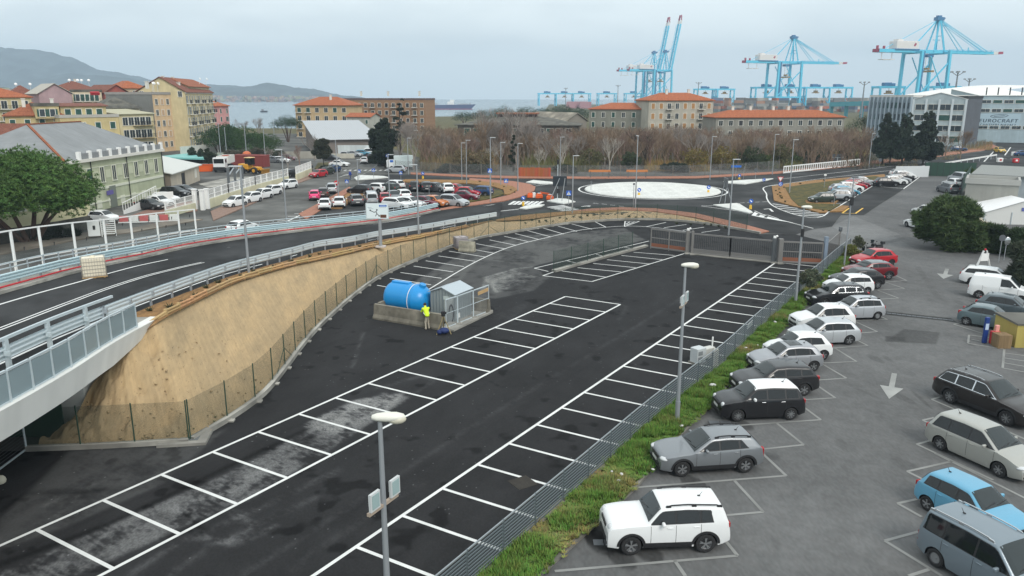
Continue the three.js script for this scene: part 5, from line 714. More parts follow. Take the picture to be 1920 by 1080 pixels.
function makeCar(name,category,label,type,color,o={}){
const lod=o.near?1:0,key=o.near?label:JSON.stringify([type,o.spec||0]);
if(!carCache.has(key))carCache.set(key,carShape({...SPEC[type],...(o.spec||{})},lod));
const c=carCache.get(key),t=thing(name,label,category,V(0,0,0),0,o.group),paint=color.isMaterial?color:paintOf(color,o.metal??0.2),low=o.lowTrim?trim:paint;
part('body',c.shell,paint,t);if(c.roof)part('roof',c.roof,o.roof||paint,t);part('underbody',c.under,trim,t);
if(c.frame)part('window_trim',c.frame,o.chromeLine?chrome:trim,t);
for(const p of c.panes)part('side_window',p,carGlass,t);
part('windscreen',c.shield,shieldGlass,t);if(!o.blindRear)part('rear_window',c.rear,carGlass,t);
for(const p of c.head)part('headlight',p,lampM,t);for(const p of c.tails)part('tail_light',p,tailM,t);
part('grille',c.grille,trim,t);part('number_plate',c.plateF,plateM,t);part('number_plate',c.plateR,plateM,t);
for(const p of c.mirrors)part('mirror',p,o.mirror||paint,t);
part('bumper',c.bumper,trim,t);if(c.clad)part('cladding',c.clad,trim,t);
if(c.sunroof)part('sunroof',c.sunroof,carGlass,t);
if(lod){part('door_gap',c.gaps,C.black,t);for(const p of c.handles)part('door_handle',p,o.chromeHandle?chrome:paint,t);part('aerial',c.aerial,trim,t);part('wiper',c.wiper,trim,t);}
if(c.rails)for(const p of c.rails)part('roof_rail',p,o.railM||trim,t);
for(const[x,y,z,k]of c.wheels){const w=part('wheel',c.tyre,C.rubber,t);w.position.set(x,y,z);if(k<0)w.rotation.y=Math.PI;part('rim',c.rimBack,o.rimM||rimDark,w);part('spokes',c.spokes,o.spokeM||rimM,w);}
t.userData.shape=undefined;delete t.userData.shape;return[t,c];
}
function placeByWheels(car,at,dir,side){                        // at: where the near rear wheel touches the ground; side: +1 when its left flank faces us
const[t,c]=car,d=V(dir[0],0,dir[1]).normalize(),left=V(d.z,0,-d.x),p=at.clone().addScaledVector(d,-c.ax[1]).addScaledVector(left,-side*(c.hw*0.97));
t.position.copy(p);t.rotation.y=yawOf(d);return t;
}
const RW=(l,a,b,type,col,o,dir=[-0.994,0.1])=>placeByWheels(makeCar('parked_car',o.cat||'car',l,type,col,{near:1,group:'cars nosed up to the grass strip',...o}),g(a,b),dir,1);
const wht=lin(0.74,0.75,0.75),blk=lin(0.012,0.012,0.014),slv=lin(0.42,0.44,0.46),gry=lin(0.17,0.18,0.19);
RW('white boxy off-roader with black wheel arches, nearest in the left row',1322,1037,'suv',paintOf(wht,0),{spec:{L:4.24,W:1.8,H:1.69,wb:2.57,fo:0.8,ft:0.07,nose:1.04,hood:1.13,cowl:1.34,head:1.84,tail:3.98,back:4.16,deck:1.12,belt:1.06,beltBack:1.14,dEnd:3.62,slope:6,pillars:[2.3,3.15],tumble:0.24,clad:1,rails:1,r:0.355,gc:0.26,roundLamp:1,spokes:5}},[-0.998,0.06]);
RW('steel grey crossover with black sills and red boomerang tail lights',1397,887,'suv',paintOf(lin(0.23,0.245,0.26),0.5),{spec:{L:4.42,W:1.82,H:1.56,wb:2.72,fo:0.88,nose:0.86,hood:1.02,cowl:1.34,head:2.15,tail:3.9,back:4.3,deck:1.1,belt:0.98,beltBack:1.1,dEnd:3.72,slope:1.2,pillars:[2.45,3.3],clad:1,rails:1,tallTail:1,r:0.345,spokes:6}},[-0.99,0.13]);
RW('black five door car with a white roof and round headlights',1482,788,'mpv',paintOf(blk,0),{roof:paintOf(wht,0),mirror:paintOf(wht,0),chromeHandle:1,spec:{L:4.15,W:1.78,H:1.66,wb:2.61,fo:0.8,nose:0.9,hood:1.06,cowl:1.02,head:1.72,tail:3.75,back:4.05,deck:1.06,belt:1.04,beltBack:1.08,dEnd:3.8,slope:3.5,pillars:[2.2,3.1],twoTone:1,roundLamp:1,spokes:9}},[-0.997,0.075]);
RW('black crossover with silver wheels behind the white roofed car',1507,743,'suv',paintOf(lin(0.02,0.02,0.022),0.1),{spec:{L:4.3,H:1.56,wb:2.6,dEnd:3.95,slope:1.8,spokes:6}});
RW('silver grey hatchback with a dark sunroof',1525,697,'hatch',paintOf(lin(0.34,0.35,0.37),0.5),{spec:{L:3.97,H:1.47,sunroof:1,tail:3.45,back:3.87,dEnd:3.45}});
RW('white three door hatchback with black rear corner',1543,676,'hatch',paintOf(wht,0),{spec:{L:3.75,H:1.5,W:1.68,wb:2.4,fo:0.75,three:1,pillars:[2.35,4],cowl:1.0,head:1.7,tail:3.2,back:3.62,dEnd:3.2,slope:2.2}});
RW('silver five door hatchback with bright alloy wheels',1592,647,'hatch',paintOf(lin(0.5,0.52,0.54),0.45),{spec:{L:4.2,H:1.49,wb:2.58,W:1.79,tail:3.65,back:4.08,dEnd:3.7,spokes:5}});
RW('white small off-roader with black grille between two silver cars',1586,621,'suv',paintOf(wht,0),{spec:{L:4.0,H:1.65,W:1.77,wb:2.52,fo:0.8,cowl:1.15,head:1.85,tail:3.5,back:3.88,dEnd:3.5,slope:1.4,pillars:[2.3,3.05],clad:0}});
RW('silver small five door car parked further from the grass',1645,600,'small',paintOf(lin(0.48,0.5,0.53),0.45),{spec:{rails:1,steelWheel:1}});
RW('black crossover with a chrome window line under the olive tree',1608,575,'suv',paintOf(lin(0.016,0.017,0.02),0.15),{chromeLine:1,spec:{L:4.35,H:1.6}});
RW('small white car half hidden between two black crossovers',1626,552,'small',paintOf(wht,0),{spec:{H:1.46}});
RW('black coupe-like crossover just below the dark red car',1645,542,'suv',paintOf(lin(0.014,0.014,0.016),0.1),{spec:{L:4.1,H:1.54,tail:3.4,back:3.95,dEnd:3.5,slope:1.3,spokes:8}});
RW('dark red crossover with a grey roof',1666,525,'suv',paintOf(lin(0.17,0.012,0.018),0.3),{roof:paintOf(lin(0.16,0.17,0.18),0.4),spec:{L:4.25,H:1.52,twoTone:1,tail:3.5,back:4.1,dEnd:3.6,slope:1.2}});
RW('bright red hatchback at the far end of the row',1671,499,'hatch',paintOf(lin(0.42,0.012,0.02),0.1),{rimM:rimDark,spokeM:rimDark,spec:{L:4.05,tail:3.4,back:3.9,dEnd:3.45,slope:1.6}},[-0.98,0.2]);
const RR=(l,a,b,type,col,o,dir=[0.39,0.92])=>placeByWheels(makeCar('parked_car',o.cat||'car',l,type,col,{near:1,group:'cars parked along the right side',...o}),g(a,b),dir,-1);
RR('long black brown estate off-roader with chrome window line and roof rails',1778,756,'suv',paintOf(lin(0.022,0.019,0.018),0.2),{chromeLine:1,railM:chrome,spec:{L:5.05,W:1.97,H:1.72,wb:3.0,fo:0.95,r:0.375,cowl:1.42,head:2.3,tail:4.4,back:4.92,dEnd:4.7,slope:1.6,pillars:[2.8,3.75],rails:1,spokes:8}});
RR('silver beige people carrier with dark tinted side windows',1760,844,'mpv',paintOf(lin(0.4,0.4,0.37),0.4),{spec:{spokes:7}},[0.4,0.915]);
RR('light blue small hatchback behind the grey van',1735,957,'small',paintOf(lin(0.13,0.36,0.52),0.15),{spec:{L:3.7,H:1.52,W:1.68}});
RR('blue grey people van with silver roof rails, nearest on the right',1750,1062,'van',paintOf(lin(0.2,0.245,0.28),0.4),{cat:'van',railM:chrome,spec:{rails:1,steelWheel:1,tallTail:1,W:1.83,dEnd:4.2}});
RR('teal grey rounded three door car beside the blue column',1810,610,'small',paintOf(lin(0.12,0.165,0.18),0.3),{spec:{three:1,pillars:[2.2,4],H:1.45,tail:2.9,back:3.45,dEnd:3.1,slope:1.2,hood:0.94,belt:0.92,nose:0.68,spokes:6}},[0.74,0.67]);
RR('dark grey hatchback between the white van and the teal car',1846,590,'hatch',paintOf(lin(0.1,0.125,0.14),0.3),{},[0.74,0.67]);
RR('white panel van parked on the right',1834,560,'van',paintOf(wht,0),{cat:'van',blindRear:1,spec:{panelVan:1,W:1.7,H:1.86,L:4.4,tallTail:1}},[0.8,0.6]);
RR('white estate car behind the white panel van',1822,534,'estate',paintOf(wht,0),{},[0.8,0.6]);
function scooter(label,px,py,turn,c){
const t=thing('motor_scooter',label,'motor scooter',g(px,py),turn),pm=paintOf(c,0.1);
for(const z of[0.62,-0.62]){const w=part('wheel',new MB().geo(new THREE.TorusGeometry(0.2,0.065,8,22),M4().makeRotationY(Math.PI / 2).setPosition(0,0.26,z)).done(),C.rubber,t);part('rim',new MB().rod(V(-0.03,0.26,z),V(0.03,0.26,z),0.15,0.15,14).done(),rimM,w);}
part('body',new MB().rbox(0,0.5,-0.45,0.32,0.42,0.85,0.12).rbox(0,0.28,0.08,0.3,0.1,0.6,0.04).rbox(0,0.62,0.45,0.34,0.66,0.12,0.05).rbox(0,0.5,0.66,0.18,0.08,0.4,0.03).done(),pm,t);part('seat',new MB().rbox(0,0.77,-0.4,0.3,0.12,0.8,0.05).done(),trim,t);part('handlebar',new MB().rod(V(0,0.3,0.6),V(0,1.02,0.42),0.03,0.03,8).rod(V(-0.34,1.02,0.4),V(0.34,1.02,0.4),0.022,0.022,8).done(),trim,t);for(const k of[1,-1])part('mirror',new MB().rod(V(k*0.25,1.02,0.4),V(k*0.34,1.2,0.36),0.01,0.01,5).rbox(k*0.36,1.23,0.35,0.13,0.09,0.03,0.01).done(),trim,t);part('windscreen',new MB().box(0,1.18,0.52,0.36,0.36,0.015,0,-0.3).done(),shieldGlass,t);part('headlight',new MB().ball(0,0.88,0.5,0.09).done(),lampM,t);part('top_box',new MB().rbox(0,0.98,-0.85,0.38,0.28,0.34,0.08).done(),trim,t);
}
scooter('dark scooter between the black crossover with chrome line and the silver small car',1573,568,-1.45,lin(0.02,0.022,0.03));scooter('dark scooter left behind the bright red hatchback',1624,478,-1.2,lin(0.015,0.015,0.017));scooter('dark scooter right behind the bright red hatchback',1641,474,-1.2,lin(0.02,0.02,0.022));
// ---------------------------------------------------------------- cars further off
const COL={w:wht,k:blk,g:gry,s:slv,r:lin(0.4,0.015,0.025),b:lin(0.02,0.06,0.16),n:lin(0.06,0.045,0.035),d:lin(0.035,0.05,0.04),p:lin(0.75,0.06,0.2),m:lin(0.14,0.012,0.03),o:lin(0.6,0.2,0.06),y:lin(0.62,0.4,0.06),c:lin(0.1,0.3,0.42),e:lin(0.1,0.1,0.105)};
const paints={};for(const k in COL)paints[k]=paintOf(COL[k],'wkr'.includes(k)?0:0.3);
function farCar(px,py,deg,type,col,label,group,y=0){const[t]=makeCar('parked_car',type==='van'?'van':'car',label,type,paints[col],{group});const p=g(px,py,y);t.position.copy(p);t.rotation.y=deg*Math.PI / 180;return t;}
// deg: 0 faces the camera, 90 faces right, 180 faces away, 270 faces left
const TRI='cars parked in the triangular car park';
for(const[a,b,d,t,c,l]of[[610,391,190,'hatch','w','white hatchback with a dark rear, front left of the triangle'],[637,387,190,'hatch','w','white hatchback second from the left in the front row'],[667,384,200,'suv','e','dark grey crossover left of the white van'],[696,381,195,'van','s','pale grey van with a dark rear window in the triangle'],[721,379,195,'hatch','r','red hatchback right of the pale van'],[739,376,20,'hatch','g','grey hatchback between the red one and the white crossover'],[756,374,200,'suv','w','white crossover at the right end of the second row'],[675,363,250,'hatch','k','black hatchback beside the red path'],[703,361,245,'suv','w','white crossover beside the black hatchback'],[727,361,240,'suv','d','dark green crossover in the back row'],[737,355,235,'suv','w','white car half hidden behind the dark green crossover'],[778,357,185,'suv','k','black off-roader first of the dark row'],[799,358,190,'suv','k','black crossover second of the dark row'],[819,359,60,'hatch','e','charcoal hatchback third of the dark row'],[838,361,195,'suv','w','white car with a red flank beside the charcoal one'],[857,362,60,'hatch','r','red hatchback behind the maroon one'],[878,368,70,'hatch','r','bright red hatchback near the lawn tip'],[899,367,250,'suv','b','navy estate at the right end of the triangle'],[871,375,75,'sedan','m','dark maroon saloon before the bright red hatchback'],[746,390,60,'estate','w','white estate behind the far guard rail, left one'],[770,388,60,'estate','w','white estate behind the far guard rail, right one'],[799,387,60,'hatch','m','maroon car behind the end of the guard rail'],[817,386,55,'hatch','o','orange roofed white car by the grey people carrier'],[851,386,60,'mpv','s','grey people carrier at the right end of the front row'],[591,374,190,'small','p','bright pink small car beside the red path'],[607,369,190,'hatch','n','dark brown car in front of the pink one'],[623,361,190,'mpv','s','silver people carrier at the head of the street row']])farCar(a,b,d,t,c,l,TRI);
const STR='cars along the left street';
for(const[a,b,d,t,c,l]of[[441,387,335,'small','w','white small car nearest in the row by the pale railing'],[470,379,335,'small','w','white small car second in the row by the pale railing'],[491,372,335,'small','w','white small car third in the row by the pale railing'],[509,365,335,'small','w','white small car fourth in the row by the pale railing'],[540,353,335,'small','w','lone white car further up the pale railing'],[456,436,160,'hatch','w','white car behind the handrail of the ramp'],[597,332,335,'hatch','r','red hatchback parked at the street corner'],[611,327,335,'hatch','d','grey green hatchback behind the red one'],[623,323,335,'hatch','b','blue hatchback at the lawn patch'],[637,312,80,'sedan','w','white saloon crossing the street mouth'],[684,306,185,'hatch','w','white car driving away up the street'],[716,310,185,'hatch','k','black car waiting on the right of the street'],[717,304,185,'hatch','w','white car just beyond the waiting black one'],[703,299,100,'hatch','k','black car parked under the evergreen, left one'],[714,301,100,'hatch','e','dark car parked under the evergreen, right one'],[651,295,70,'hatch','s','silver car parked at the grey hall'],[666,293.5,70,'hatch','s','pale silver car beside the blue one at the hall'],[682,292.5,80,'suv','c','bright blue car before the grey hall'],[699,291,80,'van','w','white van at the right end of the hall'],[622,301,75,'hatch','k','black car half behind the lamp by the hall'],[744,323,265,'hatch','s','silver blue hatchback before the white box van'],[196,417,75,'small','w','white small car with red lights before the green building'],[282,392,70,'sedan','k','black saloon in the yard of the green building'],[300,386,70,'hatch','w','white car half hidden behind the black saloon'],[311,379,75,'hatch','w','white hatchback with a red rear in the yard'],[329,369,80,'mpv','k','black people carrier near the shed'],[347,364,80,'hatch','e','dark car behind the black people carrier'],[505,302,60,'hatch','s','silver car in the works yard'],[515,305,80,'hatch','g','grey car in the works yard'],[528,305,80,'hatch','w','white car in the works yard'],[540,301,80,'hatch','m','dark red car in the works yard'],[520,296,80,'hatch','b','blue grey car in the back of the works yard'],[370,283,80,'hatch','k','black car at the foot of the ornate cream block'],[548,331,150,'hatch','k','dark car leaving the gap in the pale railing']])farCar(a,b,d,t,c,l,STR);
const LAW='cars beside the right lawn',far2=[[1540,380,275,'small','d','dark green small car nearest the lawn'],[1566,376,265,'suv','s','silver off-roader behind the dark green car'],[1573,372,270,'suv','g','dark grey off-roader with its spare wheel behind the green car'],[1585,366,85,'hatch','c','pale blue hatchback in the lawn row'],[1579,362,85,'hatch','s','silver hatchback in the lawn row'],[1593,358,85,'hatch','w','white hatchback in the middle of the lawn row'],[1600,354.5,85,'hatch','r','red hatchback in the lawn row'],[1606,351.5,85,'hatch','m','plum coloured hatchback behind the red one'],[1610,349.5,85,'hatch','g','grey hatchback near the far end of the lawn row'],[1618,347,85,'hatch','s','silver hatchback at the far end of the lawn row'],[1662,349,85,'hatch','k','black hatchback first of the second row'],[1677,345.5,85,'hatch','w','white hatchback beside the black one'],[1684,342.5,85,'hatch','s','silver hatchback in the second row'],[1691,339,85,'hatch','k','dark hatchback in the second row'],[1695,335,85,'hatch','w','white hatchback near the white hoarding'],[1689,331.5,85,'hatch','w','white hatchback touching the white hoarding'],[1724,428,190,'hatch','w','white hatchback peeking out by the dark bush'],[1736,405,190,'hatch','w','white car hidden behind the dark bush'],[1776,361,180,'mpv','g','grey car above the dark bush'],[1786,350,185,'hatch','w','white car with red lights by the green fabric fence'],[1797,341,185,'van','s','silver pickup like van by the grey wall'],[1874,286,355,'hatch','y','yellow car coming up the port road'],[1914,292,95,'sedan','b','dark blue car at the right end of the port road'],[1841,263,95,'hatch','w','white car on the meadow before the shipyard'],[1797,284,90,'suv','b','dark blue off-roader under the bare trees'],[1914,265,95,'estate','s','pale car by the yellow skip']];
for(const[a,b,d,t,c,l]of far2)farCar(a,b,d,t,c,l,LAW);
{const p=g(752,317),t=thing('box_van','white box van with a blue cab parked by the bare tree','van',p,-1.5);part('box_body',new MB().rbox(0,1.7,-0.7,2.1,2.3,4.2,0.06).done(),mat(lin(0.6,0.68,0.68),0.5),t);part('cab',new MB().rbox(0,1.2,2.2,1.95,1.7,1.6,0.25).done(),paintOf(COL.w,0),t);part('windscreen',new MB().box(0,1.6,2.96,1.6,0.6,0.12,0,-0.3).done(),carGlass,t);part('cab_side',new MB().rbox(0,1.75,1.9,2.0,0.5,0.7,0.05).done(),C.blue,t);for(const[x,z]of[[0.9,1.9],[-0.9,1.9],[0.9,-1.6],[-0.9,-1.6]])part('wheel',new MB().rod(V(x - 0.12,0.38,z),V(x + 0.12,0.38,z),0.38,0.38,14).done(),C.rubber,t);}
// works yard vehicles
{const p=g(422,320),t=thing('dump_truck','white dump truck parked in the works yard','truck',p,1.15 - Math.PI / 2 + 0.5);part('cab',new MB().rbox(0,1.9,3,2.4,2.2,2.0,0.15).done(),paintOf(wht,0),t);part('windscreen',new MB().box(0,2.3,4.02,2.0,0.9,0.06).box(1.21,2.3,3.2,0.04,0.7,0.9).done(),carGlass,t);part('bumper',new MB().rbox(0,0.75,3.9,2.4,0.7,0.4,0.08).done(),trim,t);part('chassis',new MB().box(0,0.95,-0.5,1.2,0.35,7).done(),trim,t);const m=new MB();m.box(0,1.6,-1.2,2.3,0.15,5).box(1.15,2.35,-1.2,0.1,1.5,5).box(-1.15,2.35,-1.2,0.1,1.5,5).box(0,2.35,1.3,2.3,1.5,0.1).box(0,2.35,-3.7,2.3,1.5,0.1);m.part('tipper_body',mat(lin(0.7,0.68,0.64),0.6),t);part('load',new MB().ball(0,2.7,-1.2,1,1,0.5,2.2).done(),mat(lin(0.3,0.08,0.05),0.9),t);for(const z of[3,-1,-2.6])for(const x of[1,-1])part('wheel',new MB().rod(V(x - 0.18,0.52,z),V(x + 0.18,0.52,z),0.52,0.52,16).done(),C.rubber,t);
const q=g(468,321),s=thing('skip_container','long rust red open container in the works yard','container',g(470,312),1.3),r=new MB();r.box(0,1.25,0,2.5,2.5,8.2);for(let i=-6;i<=6;i++)r.box(1.3,1.25,i*0.65,0.12,2.4,0.12);r.part('container_body',mat(lin(0.2,0.035,0.03),0.75),s);part('rim',new MB().box(1.28,2.5,0,0.12,0.14,8.3).box(-1.28,2.5,0,0.12,0.14,8.3).done(),mat(lin(0.26,0.06,0.05),0.7),s);
const l=g(473,325),w=thing('wheel_loader','yellow wheel loader before the rust red container','loader',l,1.2),ym=mat(lin(0.62,0.3,0.02),0.5);part('rear_body',new MB().rbox(0,1.35,-1.5,1.8,1.1,2.4,0.15).done(),ym,w);part('front_frame',new MB().rbox(0,1.0,1.2,1.2,0.7,1.8,0.12).bar(V(0.4,1.3,1),V(0.4,0.7,3),0.2).bar(V(-0.4,1.3,1),V(-0.4,0.7,3),0.2).done(),ym,w);part('cab',new MB().rbox(0,2.4,-0.4,1.5,1.4,1.4,0.1).done(),carGlass,w);part('cab_roof',new MB().rbox(0,3.15,-0.4,1.6,0.14,1.6,0.05).done(),mat(lin(0.7,0.5,0.25),0.6),w);part('bucket',new MB().box(0,0.55,3.3,2.4,0.9,0.15,0,0.3).box(0,0.2,3.6,2.4,0.12,0.8).done(),mat(lin(0.3,0.16,0.03),0.7),w);for(const z of[1.3,-1.6])for(const x of[0.95,-0.95]){const k=part('wheel',new MB().rod(V(x - 0.22,0.68,z),V(x + 0.22,0.68,z),0.68,0.68,18).done(),C.rubber,w);part('rim',new MB().rod(V(x - 0.24,0.68,z),V(x + 0.24,0.68,z),0.36,0.36,14).done(),ym,k);}
const o=g(383,321),k=thing('skip','orange open skip beside the dump truck','skip',o,0.3);part('skip_body',new MB().quad(V(-1.6,0,0.8),V(1.6,0,0.8),V(2,1.3,0.95),V(-2,1.3,0.95)).quad(V(-1.6,0,-0.8),V(1.6,0,-0.8),V(2,1.3,-0.95),V(-2,1.3,-0.95)).quad(V(1.6,0,-0.8),V(1.6,0,0.8),V(2,1.3,0.95),V(2,1.3,-0.95)).quad(V(-1.6,0,-0.8),V(-1.6,0,0.8),V(-2,1.3,0.95),V(-2,1.3,-0.95)).box(0,0.3,0,3,0.1,1.5).done(),C.orange,k);part('rim',new MB().box(0,1.3,0.95,4,0.1,0.1).box(0,1.3,-0.95,4,0.1,0.1).done(),mat(lin(0.5,0.1,0.02),0.6),k);
const e=g(464,306),x=thing('concrete_mixer','round orange drum of a mixer behind the rust red container','mixer',e);part('drum',new MB().geo(new THREE.SphereGeometry(0.95,18,12),M4().makeScale(1,0.85,1.3).setPosition(0,2.0,0)).done(),mat(lin(0.5,0.12,0.04),0.6),x);part('frame',new MB().box(0,0.9,0,1.8,1.6,2.2).done(),trim,x);}
{const t=thing('gantry','dark grey steel gantry of three posts in the works yard','gantry'),pts=[[430,355,315],[442,350.5,312],[456,346,310]].map(([a,b,c])=>{const p=g(a,b);return[p,topAt(p,c)];});pts.forEach(([p,h],i)=>{part('post',new MB().box(p.x,h / 2,p.z,0.34,h,0.34).done(),mat(lin(0.12,0.13,0.14),0.6),t);if(i){const q=pts[i - 1][0];part('brace',new MB().bar(V(q.x,h*0.62,q.z),V(p.x,h*0.95,p.z),0.15).bar(V(q.x,h*0.3,q.z),V(p.x,h*0.3,p.z),0.15).done(),C.steel,t);}});}
// ---------------------------------------------------------------- people
function human(joints,s){                                         // one continuous surface: tapered limbs joined smoothly
const bones=[['pelvis','chest',0.15,0.17],['chest','neck',0.16,0.07],['neck','head',0.06,0.1],['pelvis','kneeL',0.1,0.065],['pelvis','kneeR',0.1,0.065],['kneeL','footL',0.062,0.045],['kneeR','footR',0.062,0.045],['footL','toeL',0.05,0.04],['footR','toeR',0.05,0.04],['shL','elL',0.062,0.05],['shR','elR',0.062,0.05],['elL','haL',0.048,0.036],['elR','haR',0.048,0.036],['chest','shL',0.13,0.075],['chest','shR',0.13,0.075]];
const mc=new MarchingCubes(72,mat(0xffffff),false,false,60000);mc.isolation=0;const R=1.02,C0=0.92;
for(let z=0;z<72;z++)for(let y=0;y<72;y++)for(let x=0;x<72;x++){const p=V((x - 36)/ 36*R,(y - 36)/ 36*R + C0,(z - 36)/ 36*R);let d=1e9;for(const[a,b,ra,rb]of bones){const A=joints[a],B=joints[b],t=clamp(p.clone().sub(A).dot(B.clone().sub(A))/ A.distanceToSquared(B)),k=p.distanceTo(A.clone().lerp(B,t))- lerp(ra,rb,t),h=clamp(0.5 + 0.5*(d - k)/ 0.05);d=lerp(d,k,h)- 0.05*h*(1 - h);}mc.field[x + y*72 + z*5184]=-d;}
mc.update();const n=mc.count,q=new THREE.BufferGeometry(),pa=new Float32Array(n*3),na=new Float32Array(n*3);
for(let i=0;i<n*3;i++){pa[i]=mc.positionArray[i]*R +(i % 3===1?C0:0);na[i]=mc.normalArray[i];}
q.setAttribute('position',new THREE.BufferAttribute(pa,3));q.setAttribute('normal',new THREE.BufferAttribute(na,3));q.scale(s,s,s);return q;
}
function colourBody(q,f){const p=q.attributes.position,c=new Float32Array(p.count*3);for(let i=0;i<p.count;i++){const k=f(p.getX(i),p.getY(i),p.getZ(i));c[i*3]=k[0];c[i*3 + 1]=k[1];c[i*3 + 2]=k[2];}q.setAttribute('color',new THREE.BufferAttribute(c,3));return q;}
const vcol=new THREE.MeshStandardMaterial({vertexColors:true,roughness:0.8});
const J=(o)=>({pelvis:V(0,0.95,0),chest:V(0,1.27,0),neck:V(0,1.5,0),head:V(0,1.66,0.02),kneeL:V(0.1,0.5,0.03),kneeR:V(-0.1,0.5,0.03),footL:V(0.11,0.07,0),footR:V(-0.11,0.07,0),toeL:V(0.13,0.045,0.16),toeR:V(-0.13,0.045,0.16),shL:V(0.19,1.4,0),shR:V(-0.19,1.4,0),elL:V(0.24,1.12,0),elR:V(-0.24,1.12,0),haL:V(0.24,0.88,0.06),haR:V(-0.24,0.88,0.06),...o});
const skin=[0.42,0.24,0.16];
function facePart(t,j,s,hair){const h=j.head.clone().multiplyScalar(s);part('hair',new MB().ball(h.x,h.y + 0.045,h.z - 0.03,0.108,1,0.95,1.05,14).done(),mat(hair,0.8),t);part('face',new MB().ball(h.x,h.y + 0.0,h.z + 0.1,0.022,0.8,1.3,1).ball(h.x + 0.035,h.y + 0.03,h.z + 0.092,0.012).ball(h.x - 0.035,h.y + 0.03,h.z + 0.092,0.012).box(h.x,h.y - 0.05,h.z + 0.088,0.05,0.01,0.02).ball(h.x + 0.1,h.y,h.z,0.028,0.5,1.2,1).ball(h.x - 0.1,h.y,h.z,0.028,0.5,1.2,1).done(),mat(lin(0.36,0.2,0.14),0.7),t);}
function hands(t,j,s){for(const k of['L','R']){const h=j['ha' + k],e=j['el' + k],d=h.clone().sub(e).normalize(),sd=V(d.z,0,-d.x).lengthSq()>0.01?V(d.z,0,-d.x).normalize():V(0,0,1),m=new MB(),P=(a,b,c)=>h.clone().addScaledVector(d,a).addScaledVector(sd,b).addScaledVector(d.clone().cross(sd),c).multiplyScalar(s);m.bar(P(-0.02,0,0),P(0.08,0,0),0.075,0.03);[0.075,0.085,0.08,0.06].forEach((l,i)=>{const b=-0.03 + i*0.02;m.rod(P(0.07,b,0),P(0.07 + l*0.6,b,0.012),0.009,0.008,5).rod(P(0.07 + l*0.6,b,0.012),P(0.07 + l*0.85,b,0.04),0.008,0.007,5);});m.rod(P(0.02,0.035,0),P(0.06,0.065,0.02),0.01,0.008,5);m.part('hand',mat(lin(...skin),0.7),t);}}
{// worker leaning on the barrier
const s=1.03,j=J({pelvis:V(0,0.96,-0.12),chest:V(0.02,1.25,0.1),neck:V(0.02,1.43,0.24),head:V(0.01,1.55,0.34),shL:V(0.2,1.35,0.15),shR:V(-0.17,1.35,0.15),elL:V(0.25,1.12,0.34),elR:V(-0.2,1.12,0.34),haL:V(0.14,1.07,0.55),haR:V(-0.1,1.07,0.55),kneeL:V(0.1,0.5,-0.06),kneeR:V(-0.1,0.52,0.02),footL:V(0.12,0.07,-0.18),footR:V(-0.12,0.07,-0.08),toeL:V(0.13,0.045,-0.02),toeR:V(-0.13,0.045,0.08)});
const t=thing('person','person in a bright yellow green jacket and beige trousers leaning over the barrier','person',workerSpot,Math.atan2(-0.35,-0.9));
part('body',colourBody(human(j,s),(x,y,z)=>{x /=s;y /=s;z /=s;if(y<0.11)return[0.3,0.27,0.22];const armZ=z>0.45&&y<1.25;if(armZ&&z>0.52)return skin;if(y>1.46&&z>0.22)return skin;if(y>0.92)return[0.62,0.85,0.03];if(y>0.86)return[0.03,0.03,0.03];return[0.38,0.34,0.27];}),vcol,t);facePart(t,j,s,lin(0.02,0.015,0.012));hands(t,j,s);part('reflective_band',new MB().geo(new THREE.TorusGeometry(0.2,0.02,6,20),M4().makeRotationX(Math.PI / 2 - 0.5).setPosition(0.01,1.12,-0.02)).done(),mat(lin(0.6,0.62,0.6),0.4),t);
const q=g(657,338),j2=J({kneeL:V(0.1,0.52,0.14),footL:V(0.1,0.09,0.05),toeL:V(0.1,0.06,0.2),footR:V(-0.1,0.1,-0.28),toeR:V(-0.1,0.05,-0.14),kneeR:V(-0.1,0.5,-0.02),haL:V(0.25,0.92,-0.12),haR:V(-0.25,0.92,0.2)});
const t2=thing('person','person in a blue jacket and white cap walking across the street mouth','person',q,2.6);part('body',colourBody(human(j2,1.04),(x,y)=>(y>1.62?skin:y>0.93?[0.02,0.05,0.28]:y<0.1?[0.05,0.05,0.05]:[0.03,0.045,0.12])),vcol,t2);facePart(t2,j2,1.04,lin(0.6,0.6,0.62));hands(t2,j2,1.04);
const r=g(585,324),j3=J({}),t3=thing('person','person in dark clothes standing by the end of the pale railing','person',r,0.5);part('body',colourBody(human(j3,1.02),(x,y)=>(y>1.58?skin:[0.02,0.02,0.024])),vcol,t3);facePart(t3,j3,1.02,lin(0.03,0.02,0.02));hands(t3,j3,1.02);}
// ---------------------------------------------------------------- buildings
const plaster=(r,gg,b,k=9)=>mat(lin(Math.min(0.8,r*1.17),Math.min(0.8,gg*1.17),Math.min(0.8,b*1.17)),0.92,{map:k===9?plasterTex:scaled(plasterTex,k)});
const tileRed=mat(lin(0.5,0.15,0.06),0.85,{map:tileTex,bumpMap:tileBump,bumpScale:0.05}),tileOrange=mat(lin(0.62,0.17,0.055),0.85,{map:tileTex,bumpMap:tileBump,bumpScale:0.05}),tileBrown=mat(lin(0.33,0.105,0.06),0.88,{map:tileTex,bumpMap:tileBump,bumpScale:0.05}),slate=mat(lin(0.28,0.295,0.31),0.85,{map:scaled(plasterTex,7)}),paleRoof=mat(lin(0.48,0.43,0.35),0.9,{map:scaled(patchTex,12)}),greenShutter=mat(lin(0.012,0.065,0.05),0.7),woodShutter=mat(lin(0.38,0.2,0.07),0.75),paneM=mat(lin(0.03,0.04,0.045),0.12),frameM=mat(lin(0.66,0.64,0.58),0.7),greyRoof=mat(lin(0.2,0.19,0.16),0.9,{map:scaled(patchTex,7)});
